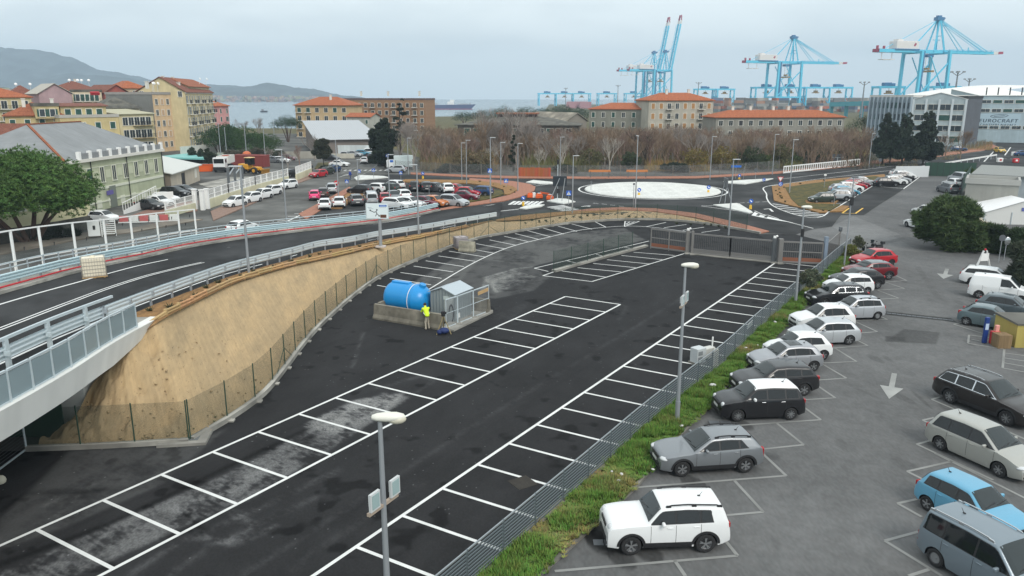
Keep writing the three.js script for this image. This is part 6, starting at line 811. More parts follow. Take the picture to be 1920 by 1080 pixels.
const winCache=new Map();
function windowGeo(w,h,sh){const k=[w,h,sh].join();if(!winCache.has(k)){const f=new MB().box(0,h / 2 + 0.05,0.04,w + 0.24,0.12,0.1).box(0,-h / 2 - 0.05,0.06,w + 0.34,0.1,0.16).box(-w / 2 - 0.06,0,0.04,0.12,h,0.1).box(w / 2 + 0.06,0,0.04,0.12,h,0.1).done(),p=new MB().box(0,0,0.015,w,h,0.03).done(),m=new MB().box(0,0,0.05,0.05,h,0.04).done(),s=sh==='closed'?new MB().box(-w / 4,0,0.06,w / 2 - 0.03,h,0.06).box(w / 4,0,0.06,w / 2 - 0.03,h,0.06).done():sh==='open'?new MB().box(-w*0.78,0,0.05,w*0.48,h,0.07).box(w*0.78,0,0.05,w*0.48,h,0.07).done():null;winCache.set(k,[f,p,m,s]);}return winCache.get(k);}
function bld(name,label,o){
const a=gz(o.a[0],o.eave,o.a[1]),bb=gz(o.b[0],o.eave,o.b[1]),A=V(a.x,0,a.z),B=V(bb.x,0,bb.z),Hh=a.y -(o.y0||0),ux=B.clone().sub(A),Lf=ux.length();ux.normalize();
const t=thing(name,label,'building',V(A.x,o.y0||0,A.z),Math.atan2(-ux.z,ux.x)),D=o.dep,w=new MB();              // local x along the front, z towards the viewer, so the body lies at z < 0
w.quad(V(0,0,0),V(Lf,0,0),V(Lf,Hh,0),V(0,Hh,0)).quad(V(Lf,0,0),V(Lf,0,-D),V(Lf,Hh,-D),V(Lf,Hh,0)).quad(V(Lf,0,-D),V(0,0,-D),V(0,Hh,-D),V(Lf,Hh,-D)).quad(V(0,0,-D),V(0,0,0),V(0,Hh,0),V(0,Hh,-D));
if(o.sideM){w.list.splice(3,1);part('side_wall',new MB().quad(V(0,0,-D),V(0,0,0),V(0,Hh,0),V(0,Hh,-D)).done(),o.sideM,t);}
const r=new MB(),e=o.over??0.5,rs=o.rise??2.5,th=0.14;
const slabq=(p)=>{r.quad(...p);r.quad(...p.map((q)=>V(q.x,q.y - th,q.z)).reverse());for(let i=0;i<4;i++){const u=p[i],v=p[(i + 1)% 4];r.quad(V(u.x,u.y - th,u.z),V(v.x,v.y - th,v.z),v,u);}};
const y=Hh + 0.05;
if(o.roof==='hip'){const k=Math.min(Lf,D)/ 2*(o.hipK??1),along1=Lf>=D,R1=along1?V(k,y + rs,-D / 2):V(Lf / 2,y + rs,-k),R2=along1?V(Lf - k,y + rs,-D / 2):V(Lf / 2,y + rs,-D + k),c=[V(-e,y,e),V(Lf + e,y,e),V(Lf + e,y,-D - e),V(-e,y,-D - e)];if(along1){r.quad(c[0],c[1],R2,R1).quad(c[2],c[3],R1,R2).tri(c[1],c[2],R2).tri(c[3],c[0],R1);}else{r.quad(c[1],c[2],R2,R1).quad(c[3],c[0],R1,R2).tri(c[0],c[1],R1).tri(c[2],c[3],R2);}r.box(Lf / 2,y - 0.12,-D / 2,Lf + 2*e,0.2,D + 2*e);}
else if(o.roof==='gable'){slabq([V(-e,y,e),V(Lf + e,y,e),V(Lf + e,y + rs,-D / 2),V(-e,y + rs,-D / 2)]);slabq([V(Lf + e,y,-D - e),V(-e,y,-D - e),V(-e,y + rs,-D / 2),V(Lf + e,y + rs,-D / 2)]);w.tri(V(0,Hh,-D),V(0,Hh,0),V(0,Hh + rs - 0.1,-D / 2)).tri(V(Lf,Hh,0),V(Lf,Hh,-D),V(Lf,Hh + rs - 0.1,-D / 2));}
else if(o.roof==='gable2'){slabq([V(Lf / 2,y + rs,e),V(Lf + e,y,e),V(Lf + e,y,-D - e),V(Lf / 2,y + rs,-D - e)]);slabq([V(-e,y,e),V(Lf / 2,y + rs,e),V(Lf / 2,y + rs,-D - e),V(-e,y,-D - e)]);w.tri(V(0,Hh,0),V(Lf,Hh,0),V(Lf / 2,Hh + rs - 0.1,0)).tri(V(Lf,Hh,-D),V(0,Hh,-D),V(Lf / 2,Hh + rs - 0.1,-D));}
else if(o.roof==='shed'){slabq([V(-e,y,e),V(Lf + e,y,e),V(Lf + e,y + rs,-D),V(-e,y + rs,-D)]);w.quad(V(0,Hh,-D),V(Lf,Hh,-D),V(Lf,Hh + rs,-D),V(0,Hh + rs,-D)).tri(V(0,Hh,-D),V(0,Hh,0),V(0,Hh + rs,-D)).tri(V(Lf,Hh,0),V(Lf,Hh,-D),V(Lf,Hh + rs,-D));}
else{r.box(Lf / 2,y + 0.02,-D / 2,Lf + 0.3,0.2,D + 0.3);for(const[x,z,sx,sz]of[[Lf / 2,0,Lf + 0.3,0.25],[Lf / 2,-D,Lf + 0.3,0.25],[0,-D / 2,0.25,D],[Lf,-D / 2,0.25,D]])r.box(x,y + 0.35,z,sx,0.5,sz);}
const wallPart=w.part('wall',o.wall,t),roof=r.part('roof',o.roofM||greyRoof,t);
if(o.chim)for(const[u,v]of o.chim)part('chimney',new MB().box(u*Lf,y + rs*0.6 + 0.9,-v*D,0.7,1.9,0.7).box(u*Lf,y + rs*0.6 + 1.9,-v*D,0.95,0.15,0.95).done(),o.chimM||frameM,roof);
if(o.dish)for(const[u,v]of o.dish)part('satellite_dish',new MB().geo(new THREE.SphereGeometry(0.6,12,6,0,6.3,0,0.9),M4().makeRotationX(1.1).setPosition(u*Lf,y + rs*0.75 + 0.9,-v*D)).rod(V(u*Lf,y,-v*D),V(u*Lf,y + rs*0.75 + 0.9,-v*D),0.05,0.05,5).done(),C.white,roof);
if(o.cornice)part('cornice',new MB().box(Lf / 2,Hh - 0.15,0.14,Lf + 0.5,0.34,0.28).box(Lf + 0.14,Hh - 0.15,-D / 2,0.28,0.34,D).done(),frameM,t);
const grid=(cfg,face)=>{
const len=face==='front'?Lf:D,{cols,rows,w:ww=1,h=1.5,top=1.7,dy=3.1,sh,shM=greenShutter,m0=0.9,skip=()=>false,balc,off=()=>0}=cfg;
for(let i=0;i<rows;i++)for(let j=0;j<cols;j++){
if(skip(i,j))continue;const u=cols===1?len / 2:lerp(m0 + ww / 2,len - m0 - ww / 2,j /(cols - 1)),yy=Hh - top - i*dy + off(i,j);if(yy<h / 2 + 0.2)continue;
const hv=hash(i*13 + j*7,Math.round(o.a[0])+(face==='front'?0:50),9),s=typeof sh==='function'?sh(i,j):sh==='closed'?(hv<0.2?'open':hv<0.3?'':'closed'):sh===undefined?(hv<0.22?'closed':''):sh,[f,p,mu,st]=windowGeo(ww,h,s),k=part('window',f,cfg.fm||frameM,t);
if(face==='front')k.position.set(u,yy,0.0);else if(face==='right'){k.position.set(Lf,yy,-u);k.rotation.y=Math.PI / 2;}else{k.position.set(0,yy,-len + u);k.rotation.y=-Math.PI / 2;}
part('pane',p,paneM,k);if(st)part('shutter',st,shM,k);else part('glazing_bar',mu,cfg.fm||frameM,k);
if(balc&&balc(i,j)){const b=part('balcony',new MB().box(0,-h / 2 - 0.15,0.6,ww + 1.2,0.14,1.1).done(),cfg.bm||frameM,k),rl=new MB();rl.box(0,-h / 2 + 0.85,1.12,ww + 1.2,0.06,0.05).box(-ww / 2 - 0.58,-h / 2 + 0.85,0.6,0.05,0.06,1.1).box(ww / 2 + 0.58,-h / 2 + 0.85,0.6,0.05,0.06,1.1);for(let q=0;q<=10;q++)rl.box(lerp(-ww / 2 - 0.58,ww / 2 + 0.58,q / 10),-h / 2 + 0.38,1.12,0.035,0.95,0.035);rl.part('railing',cfg.rm||trim,k);}
}
};
if(o.front)grid(o.front,'front');if(o.right)grid(o.right,'right');if(o.left)grid(o.left,'left');
t.userData.size=undefined;delete t.userData.size;return[t,Lf,Hh,D];
}
const alt=(i,j)=>((i*7 + j*3)% 5===0?'open':'closed');
{// the pale green building
const A=g(120,408),B=g(304,364),h=topAt(B,272);
const[t,Lf,Hh,D]=bld('green_building','pale green two storey building with a grey hipped roof and white trim',{a:[120,A.z],b:[304,B.z],eave:304.5,dep:17,roof:'hip',rise:4.4,over:0.3,hipK:0.75,wall:plaster(0.44,0.47,0.33),roofM:slate,front:{cols:8,rows:2,w:0.9,h:2.0,top:2.3,dy:3.9,m0:1.6,fm:mat(lin(0.62,0.63,0.52),0.85)},right:{cols:3,rows:2,w:1,h:1.8,top:2.3,dy:3.9,m0:2}});
const band=mat(lin(0.62,0.63,0.52),0.85);part('cornice',new MB().box(Lf / 2,Hh - 0.1,0.2,Lf + 0.6,0.4,0.5).box(Lf + 0.2,Hh - 0.1,-D / 2,0.5,0.4,D + 0.6).done(),frameM,t);part('string_course',new MB().box(Lf / 2,Hh - 4.1,0.05,Lf,0.35,0.1).box(Lf / 2,Hh - 1.2,0.03,Lf,0.08,0.06).box(Lf / 2,1.1,0.05,Lf,0.18,0.1).done(),band,t);
for(let j=0;j<7;j++){const u=lerp(2.05,Lf - 2.05,(j + 0.5)/ 7);for(const k of[0,1])part('wall_panel',new MB().box(u,Hh - 2.3 - k*3.9,0.025,1.15,1.1,0.05).done(),k?band:mat(lin(0.5,0.52,0.38),0.9),t);}
for(const u of[0.22,0.58,0.995])part('downpipe',new MB().rod(V(u*Lf,0.2,0.12),V(u*Lf,Hh - 0.3,0.12),0.07,0.07,6).done(),trim,t);
for(let i=0;i<=9;i++){const x=lerp(Lf*0.12,Lf - 0.2,i / 9);part('parapet_pier',new MB().box(x,Hh + 0.55,0.15,0.45,1.1,0.45).done(),C.white,t);if(i)part('parapet_rail',new MB().box(x -(Lf*0.88 - 0.2)/ 18,Hh + 0.8,0.15,(Lf*0.88 - 0.2)/ 9 - 0.45,0.1,0.08).box(x -(Lf*0.88 - 0.2)/ 18,Hh + 0.45,0.15,(Lf*0.88 - 0.2)/ 9 - 0.45,0.55,0.04).done(),slate,t);}
part('ridge_tiles',new MB().bar(V(-0.3,Hh + 0.12,0.3),V(Math.min(Lf,D)/ 2*0.75,Hh + 4.5,-D / 2),0.3,0.16).bar(V(Math.min(Lf,D)/ 2*0.75,Hh + 4.5,-D / 2),V(Lf - Math.min(Lf,D)/ 2*0.75,Hh + 4.5,-D / 2),0.3,0.14).done(),tileRed,t);
part('name_plate',new MB().box(Lf*0.37,Hh - 4.9,0.12,1.6,0.6,0.06).done(),mat(lin(0.12,0.1,0.3),0.6),t);part('door',new MB().box(Lf*0.4,1.5,0.06,1.6,3,0.12).done(),mat(lin(0.16,0.18,0.15),0.7),t);}
bld('yellow_annex','low pale yellow building under the big umbrella pine',{a:[-60,-87],b:[165,-99],eave:360,dep:12,roof:'gable',rise:2.2,wall:plaster(0.58,0.55,0.36),roofM:paleRoof,front:{cols:7,rows:1,w:1.0,h:1.6,top:2.0,m0:1.5}});
bld('pale_roof_house','house with a weathered pale roof behind the umbrella pine',{a:[-90,-118],b:[118,-134],eave:297,dep:18,roof:'hip',rise:3.4,wall:plaster(0.42,0.46,0.32),roofM:paleRoof,front:{cols:5,rows:1,top:1.8},chim:[[0.42,0.4]]});
bld('cream_gable_house','small house with a red tiled roof and a cream gable',{a:[52,-158],b:[102,-168],eave:262,dep:16,roof:'gable2',rise:3,wall:plaster(0.66,0.58,0.36),roofM:tileBrown});
bld('yellow_house','long yellow two storey house with green shutters and a red roof',{a:[8,-178],b:[118,-184],eave:217,dep:12,roof:'hip',rise:2.9,wall:plaster(0.52,0.42,0.22),roofM:tileRed,front:{cols:4,rows:3,w:1.0,h:1.6,top:1.7,sh:'closed'},chim:[[0.35,0.3],[0.85,0.4]]});
bld('yellow_terrace_house','flat topped yellow house with green shutters and a roof terrace',{a:[112,-180],b:[222,-189],eave:221,dep:12,roof:'flat',wall:plaster(0.56,0.45,0.23),roofM:mat(lin(0.4,0.38,0.34),0.9),front:{cols:4,rows:3,w:1.1,h:1.5,top:1.9,sh:'closed'},right:{cols:2,rows:3,sh:'open'}});
bld('yellow_penthouse','set back yellow upper storey on the terrace house',{a:[112,-184],b:[198,-190],eave:199,y0:10.1,dep:8,roof:'shed',rise:0.6,wall:plaster(0.55,0.46,0.25),roofM:tileBrown,front:{cols:4,rows:1,w:1.2,h:1.6,top:1.5,sh:'closed'}});
bld('yellow_dormer','yellow dormer storey with green shutters left of the terrace house',{a:[64,-180],b:[110,-183],eave:199,y0:10.2,dep:6,roof:'flat',wall:plaster(0.5,0.41,0.22),front:{cols:2,rows:1,w:1.0,h:1.6,top:1.5,sh:'closed'}});
bld('balcony_house','house with an orange hipped roof and deep balconies at the far left',{a:[-70,-205],b:[58,-215],eave:182,dep:16,roof:'hip',rise:3,wall:plaster(0.55,0.47,0.28),roofM:tileOrange,front:{cols:6,rows:3,w:1.3,h:2.0,top:2,sh:'',balc:()=>true}});
bld('mauve_house','mauve windowless gable house with a grey roof',{a:[72,-226],b:[134,-232],eave:176,dep:12,roof:'gable2',rise:2.9,wall:plaster(0.42,0.29,0.31),roofM:mat(lin(0.4,0.38,0.33),0.9)});
bld('long_red_roof_house','house with a long brown red roof and white dishes behind the mauve one',{a:[84,-262],b:[190,-270],eave:170,dep:16,roof:'hip',rise:3.2,wall:plaster(0.5,0.45,0.33),roofM:tileBrown,front:{cols:5,rows:2},dish:[[0.45,0.4],[0.6,0.45],[0.67,0.5],[0.8,0.4]],chim:[[0.55,0.5]]});
bld('red_roof_house','house with a brown red roof between the orange and the mauve ones',{a:[18,-250],b:[66,-254],eave:177,dep:16,roof:'hip',rise:2.8,wall:plaster(0.45,0.42,0.28),roofM:tileBrown,front:{cols:2,rows:2},dish:[[0.9,0.3],[0.35,0.4]]});
bld('cream_terrace_house','cream house with a red awning on its roof terrace',{a:[134,-236],b:[190,-240],eave:172,dep:12,roof:'flat',wall:plaster(0.62,0.54,0.4),front:{cols:5,rows:4,w:1,h:1.9,top:1.7,sh:alt,balc:(i,j)=>j % 2===0}});
{const p=gz(178,175,-234.5);single('awning',new MB().box(0,0,0,2.6,0.9,0.5,0,0.5).done(),C.red,'small red awning on the cream terrace house','awning',null,p);}
bld('terracotta_house','terracotta red house with a dark maroon flank',{a:[196,-240],b:[240,-246],eave:174,dep:12,roof:'gable2',rise:2.4,wall:plaster(0.36,0.1,0.08),roofM:tileBrown,front:{cols:2,rows:3,sh:'closed',shM:trim}});
bld('orange_roof_house','house with a bright orange roof behind the terracotta one',{a:[226,-285],b:[276,-292],eave:165,dep:14,roof:'hip',rise:2.6,wall:plaster(0.5,0.4,0.28),roofM:tileOrange,front:{cols:3,rows:2}});
bld('grey_roof_house','house with a wide grey brown hipped roof',{a:[186,-208],b:[262,-214],eave:203,dep:16,roof:'hip',rise:2.8,wall:plaster(0.55,0.5,0.4),roofM:greyRoof,front:{cols:6,rows:3,sh:alt,balc:(i,j)=>j>2}});
bld('cream_balcony_house','cream and white house with wide tan balconies',{a:[222,-196],b:[287,-204],eave:214,dep:12,roof:'shed',rise:1.0,wall:plaster(0.62,0.53,0.33),roofM:mat(lin(0.42,0.4,0.28),0.9),front:{cols:5,rows:3,w:1.3,h:1.9,top:1.8,balc:(i,j)=>j>1,bm:mat(lin(0.45,0.34,0.17),0.9)}});
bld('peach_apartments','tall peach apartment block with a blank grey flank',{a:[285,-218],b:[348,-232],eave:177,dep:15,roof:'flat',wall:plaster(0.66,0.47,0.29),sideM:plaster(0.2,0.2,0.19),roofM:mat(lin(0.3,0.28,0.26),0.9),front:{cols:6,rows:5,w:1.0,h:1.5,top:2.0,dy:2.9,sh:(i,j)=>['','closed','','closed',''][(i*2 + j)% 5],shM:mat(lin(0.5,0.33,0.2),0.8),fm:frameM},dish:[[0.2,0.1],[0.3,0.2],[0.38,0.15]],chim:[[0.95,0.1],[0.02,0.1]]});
bld('ornate_apartments','tall ornate cream apartment block with rows of iron balconies',{a:[347,-226],b:[398,-262],eave:173,dep:13,roof:'gable',rise:4.2,wall:plaster(0.6,0.5,0.3),roofM:tileBrown,cornice:1,front:{cols:12,rows:5,w:1.0,h:2.0,top:2.0,dy:3.1,sh:alt,shM:mat(lin(0.2,0.22,0.2),0.8),balc:(i,j)=>(i + j)% 3 !==1},left:{cols:2,rows:1,top:0.5},chim:[[0.1,0.5],[0.4,0.5]],dish:[[0.95,0.1],[0.85,0.2]]});
bld('attic_block','cream attic storey with a red roof on top of the ornate block',{a:[352,-236],b:[392,-262],eave:162,y0:16.6,dep:10,roof:'gable',rise:2.4,wall:plaster(0.6,0.52,0.34),roofM:tileRed,front:{cols:4,rows:1,h:1.2,top:1.2}});
bld('pink_house','pink house with an orange hipped roof at the edge of the sea',{a:[397,-300],b:[428,-312],eave:199,dep:14,roof:'hip',rise:2.8,over:0.6,wall:plaster(0.62,0.31,0.3),roofM:tileOrange,front:{cols:3,rows:4,w:1.0,h:1.7,top:1.9,sh:'closed'},right:{cols:3,rows:4,w:0.8,h:1.5,top:1.9,sh:'closed',shM:frameM}});
bld('tan_apartments','tan apartment house with an orange hipped roof near the sea',{a:[553,-300],b:[652,-296],eave:197,dep:14,roof:'hip',rise:3.0,over:0.7,wall:plaster(0.55,0.4,0.23),roofM:tileOrange,front:{cols:6,rows:4,w:1.4,h:1.6,top:1.8,dy:3.0,balc:(i,j)=>j<2},chim:[[0.6,0.3]]});
bld('brown_apartments','long brown brick apartment block with a dark flat eave',{a:[640,-338],b:[797,-330],eave:187,dep:13,roof:'flat',wall:mat(lin(0.42,0.26,0.15),0.9,{map:brickTex}),roofM:mat(lin(0.12,0.08,0.08),0.9),front:{cols:12,rows:4,w:1.3,h:1.7,top:2.2,dy:3.1,sh:(i,j)=>(j % 3?'':'closed'),shM:trim,balc:(i,j)=>j % 3===1},chim:[[0.2,0.3],[0.5,0.5],[0.9,0.3]]});
bld('orange_roof_cottage','small grey house with an orange roof before the brown block',{a:[650,-262],b:[694,-260],eave:219,dep:8,roof:'gable',rise:1.2,wall:plaster(0.42,0.42,0.38),roofM:tileOrange,front:{cols:2,rows:2,w:0.8,h:1.2,top:1.6,sh:'closed'}});
bld('grey_hall','low hall with a wide pale grey metal roof at the end of the street',{a:[596,-206],b:[709,-211],eave:262,dep:44,roof:'shed',rise:3.6,over:0.9,wall:mat(lin(0.2,0.17,0.15),0.9),roofM:mat(lin(0.4,0.42,0.44),0.6,{bumpMap:scaled(ribTex,0.6),bumpScale:0.04})});
{const p=g(668,290);single('hall_wall',new MB().box(0,1.3,0,9,2.6,0.2).done(),plaster(0.6,0.64,0.65),'pale lower wall in the open bay of the grey hall','wall',null,V(p.x,0,-207.6));const q=g(590,297);single('garden_wall',new MB().box(0,0.6,0,12,1.2,0.3).done(),plaster(0.55,0.52,0.45),'pale low wall before the grey hall','wall',null,V(q.x + 4,0,q.z));}
{const[t,Lf,Hh]=bld('shed','pale shed with a ribbed white grey roof beside the green building',{a:[319,-127],b:[374,-144],eave:326,dep:10.5,roof:'shed',rise:2.6,over:0.5,wall:plaster(0.52,0.46,0.38),sideM:plaster(0.24,0.2,0.16),roofM:mat(lin(0.55,0.56,0.53),0.6,{bumpMap:scaled(ribTex,1.2),bumpScale:0.04})});part('door',new MB().box(Lf*0.4,1.2,0.03,1.8,2.4,0.06).done(),C.black,t);part('window',new MB().box(Lf*0.85,1.6,0.03,1.2,1.6,0.06).done(),frameM,t);}  // left side_wall plaster is the front one darkened, shade put into its colour
{const[t,Lf,Hh,D]=bld('depot','old depot with a sagging grey tiled roof and an orange roof lantern',{a:[858,-232],b:[1085,-228],eave:234,dep:28,roof:'hip',rise:2.3,over:0.8,wall:mat(lin(0.17,0.15,0.13),0.95,{map:plasterTex}),roofM:greyRoof,front:{cols:12,rows:1,w:1.8,h:2.4,top:2.2,m0:2}});part('roof_lantern',new MB().box(Lf*0.46,Hh + 2.2,-D / 2,Lf*0.34,1.5,4).done(),mat(lin(0.08,0.05,0.045),0.9),t);part('lantern_roof',new MB().box(Lf*0.46,Hh + 3.05,-D / 2,Lf*0.36,0.4,6).done(),mat(lin(0.5,0.2,0.11),0.9,{map:tileTex}),t);bld('depot_wing','wing of the depot with a pale gable roof',{a:[1062,-240],b:[1100,-244],eave:228,dep:22,roof:'gable2',rise:2.6,wall:mat(lin(0.22,0.2,0.17),0.95),roofM:paleRoof});}
bld('grey_apartments','grey apartment house with an orange roof, lower left one of the pair',{a:[1105,-262],b:[1216,-256],eave:204,dep:12,roof:'hip',rise:1.9,over:0.4,wall:plaster(0.24,0.235,0.2),roofM:tileOrange,front:{cols:6,rows:3,w:1.0,h:1.6,top:1.9,sh:(i,j)=>(j % 2?'':'closed')}});
bld('grey_apartments','taller grey apartment house with ochre shutters and a bright orange roof',{a:[1217,-250],b:[1338,-254],eave:188,dep:12,roof:'hip',rise:2.3,over:0.5,wall:plaster(0.44,0.41,0.35),roofM:tileOrange,front:{cols:8,rows:4,w:1.1,h:1.7,top:1.8,dy:3.1,sh:(i,j)=>([2,3,6].includes(j)?'':'closed'),shM:woodShutter,balc:(i,j)=>[2,6].includes(j)},chim:[[0.35,0.4],[0.72,0.5]]});
bld('grey_apartments','long grey apartment house with a continuous orange roof, rightmost of the three',{a:[1343,-236],b:[1584,-240],eave:220,dep:12,roof:'hip',rise:2.0,over:0.5,wall:plaster(0.27,0.26,0.23),roofM:tileOrange,front:{cols:13,rows:2,w:1.2,h:1.5,top:1.7,sh:(i,j)=>(j % 4===2?'closed':''),shM:trim},chim:[[0.18,0.5],[0.32,0.5],[0.5,0.5],[0.62,0.5],[0.88,0.5]]});
{// shipyard buildings
const steelM=mat(lin(0.27,0.34,0.39),0.6,{map:plasterTex}),paleM=mat(lin(0.46,0.54,0.57),0.6,{map:plasterTex});
const[t,Lf,Hh,D]=bld('factory','grey blue factory hall with vertical fins on its left front',{a:[1632,-262],b:[1712,-250],eave:182,dep:42,roof:'flat',wall:steelM,roofM:mat(lin(0.5,0.5,0.48),0.8),front:{cols:10,rows:4,w:0.7,h:1.8,top:2.6,dy:3.6,fm:steelM}});
for(let i=0;i<=10;i++)part('fin',new MB().box(lerp(0.2,Lf - 0.2,i / 10),Hh / 2,0.3,0.35,Hh,0.6).done(),mat(lin(0.33,0.4,0.45),0.6),t);
const[u,L2,H2]=bld('factory','pale office front of the factory with wide dark window bands',{a:[1713,-250],b:[1815,-242.5],eave:186,dep:36,roof:'gable2',rise:2.0,over:0.2,wall:paleM,roofM:mat(lin(0.6,0.6,0.57),0.7),front:{cols:4,rows:4,w:3.4,h:1.7,top:2.4,dy:3.2,m0:0.8,fm:frameM}});
for(let i=0;i<=4;i++)part('pilaster',new MB().box(lerp(0.1,L2 - 0.3,i / 4),H2 / 2,0.12,0.6,H2,0.24).done(),mat(lin(0.55,0.6,0.62),0.6),u);
bld('stair_block','dark slate grey windowless tower of the factory',{a:[1815,-243.5],b:[1843,-253],eave:184,dep:14,roof:'flat',wall:plaster(0.1,0.11,0.13),roofM:trim});
const[e,L3,H3]=bld('shipyard_hall','pale blue shipyard hall with grey lettering and window bands',{a:[1838,-268],b:[1950,-262],eave:179,dep:60,roof:'shed',rise:2.6,over:0.3,wall:mat(lin(0.45,0.56,0.62),0.6,{map:plasterTex}),roofM:mat(lin(0.78,0.77,0.73),0.7),front:{cols:5,rows:3,w:2.6,h:1.0,top:2.0,dy:2.9,m0:0.8,off:(i)=>(i===2?-2.6:0)}});
const txt=canvasTex(1024,420,(q,w,h)=>{q.fillStyle='#a9bec9';q.fillRect(0,0,w,h);q.strokeStyle='#33414f';q.lineWidth=16;q.beginPath();q.ellipse(512,76,210,44,-0.06,0.4,6.5);q.stroke();q.beginPath();q.moveTo(380,92);q.lineTo(640,62);q.stroke();q.fillStyle='#3a4a58';q.textAlign='center';q.font='bold 150px sans-serif';q.setTransform(1.12,0,-0.12,1,-10,0);q.fillText('EUROCRAFT',480,276);q.font='bold 92px sans-serif';q.fillText('CANTIERI NAVALI',495,384);});
part('lettering',face(12.4,4.4,0,L3*0.375,H3 - 8.1,0.03),mat(0xffffff,0.6,{map:txt}),e);for(let i=0;i<4;i++)part('roof_vent',new MB().rod(V(L3*(0.12 + i*0.2),H3,-2),V(L3*(0.12 + i*0.2),H3 + 2.6,-2),0.2,0.2,8).done(),trim,e);
single('warehouse',(()=>{const a=gz(1775,185,-330),b=gz(1990,163,-330),m=new MB();m.box((a.x + b.x)/ 2 + 6,6.5,-352,b.x - a.x - 14,13,38);const n=16;for(let i=0;i<n;i++){const x=(t)=>lerp(a.x,b.x,t),y=(t)=>lerp(14.2,19.2,Math.sin(t*Math.PI / 2));m.quad(V(x(i / n),y(i / n),-328),V(x((i + 1)/ n),y((i + 1)/ n),-328),V(x((i + 1)/ n),y((i + 1)/ n)+ 1,-372),V(x(i / n),y(i / n)+ 1,-372));}return m.done();})(),mat(lin(0.74,0.73,0.7),0.7),'huge white vaulted warehouse roof behind the factory','warehouse');}
{// right edge: tent, walls, sheds, hedge
const a=g(1843,420),hx=topAt(a,397),t=thing('marquee','white marquee tent with a small blue sign on its gable','tent',V(a.x,0,a.z),-0.12),w=9.5,D=10,m=new MB();m.quad(V(0,0,0),V(w,0,0),V(w,hx,0),V(0,hx,0)).quad(V(0,0,-D),V(0,0,0),V(0,hx,0),V(0,hx,-D)).tri(V(0,hx,0),V(w,hx,0),V(w / 2,hx + 1.5,0));m.part('canvas_wall',mat(lin(0.62,0.62,0.6),0.8),t);const r=new MB();r.quad(V(-0.2,hx - 0.1,0.2),V(w / 2,hx + 1.55,0.2),V(w / 2,hx + 1.55,-D),V(-0.2,hx - 0.1,-D)).quad(V(w / 2,hx + 1.55,0.2),V(w + 0.2,hx - 0.1,0.2),V(w + 0.2,hx - 0.1,-D),V(w / 2,hx + 1.55,-D));r.part('canvas_roof',mat(lin(0.78,0.78,0.78),0.7),t);part('sign_plate',new MB().box(w*0.5,hx + 0.35,0.04,1.2,0.42,0.04).done(),mat(lin(0.1,0.12,0.34),0.6),t);for(const x of[0.05,w*0.33,w*0.66])part('tent_pole',new MB().rod(V(x,0,0.06),V(x,hx,0.06),0.05,0.05,6).done(),C.rail,t);
bld('grey_storehouse','long low windowless grey storehouse behind the marquee',{a:[1812,-100],b:[1912,-97],eave:343,dep:5,roof:'flat',wall:plaster(0.3,0.3,0.28),roofM:mat(lin(0.36,0.36,0.34),0.9)});
const[s,Ls]=bld('shed','long shed with a flat grey roof and a dark doorway at the right edge',{a:[1829,-118],b:[1975,-112],eave:326,dep:9,roof:'shed',rise:0.7,wall:plaster(0.38,0.42,0.45),roofM:mat(lin(0.24,0.25,0.24),0.85)});part('door',new MB().box(Ls*0.3,1.0,0.03,2.2,2.0,0.06).done(),C.black,s);
single('hoarding',new MB().box(0,1.05,0,6.6,2.1,0.12,0.05).done(),mat(lin(0.6,0.62,0.63),0.7),'white hoarding behind the white parked hatchbacks','hoarding',null,g(1709,332)); 
const gf=thing('fabric_fence','dark green fabric fence closing the street end','fence'),p0=g(1732,330),p1=g(1828,331);for(let i=0;i<8;i++){const q=p0.clone().lerp(p1,i / 8),e=p0.clone().lerp(p1,(i + 1)/ 8);part('fabric_panel',new MB().bar(V(q.x,1.35,q.z),V(e.x,1.35,e.z),0.05,2.6).done(),C.fenceGreen,gf);part('post',new MB().rod(V(q.x,0,q.z),V(q.x,2.75,q.z),0.05,0.05,6).done(),trim,gf);}
const f2=thing('fabric_fence','dark green fabric fence beside the silver van running towards us','fence'),q0=g(1818,337),q1=g(1800,366);part('fabric_panel',new MB().bar(V(q0.x,1.3,q0.z),V(q1.x,1.3,q1.z),0.06,2.6).done(),C.fenceGreen,f2);part('post',new MB().rod(V(q1.x,0,q1.z),V(q1.x,2.7,q1.z),0.06,0.06,6).rod(q0,V(q0.x,2.7,q0.z),0.06,0.06,6).done(),trim,f2);
const bag=mat(lin(0.42,0.38,0.3),0.9);reseed(8);[[1837,372],[1848,370],[1842,377],[1826,432],[1835,436],[1818,444],[1813,455]].forEach(([x,y],i)=>{const q=g(x,y),m2=new MB();m2.geo(new THREE.IcosahedronGeometry(0.95,2),M4().makeScale(1,0.85,1).setPosition(0,0.75,0));const geo=m2.done(),ps=geo.attributes.position;for(let k=0;k<ps.count;k++){const n=0.86 + 0.3*vnoise(ps.getX(k)*2.2 + i*5,ps.getY(k)*2.2 + ps.getZ(k)*2.2);ps.setXYZ(k,ps.getX(k)*n,Math.max(0,ps.getY(k)*n),ps.getZ(k)*n);}geo.computeVertexNormals();single('bulk_bag',geo,bag,i<3?'beige bulk bag heaped behind the dark bush by the marquee':'beige bulk bag in the gap of the dark hedge','bag',i<3?'bulk bags by the marquee':'bulk bags in the hedge gap',q);});
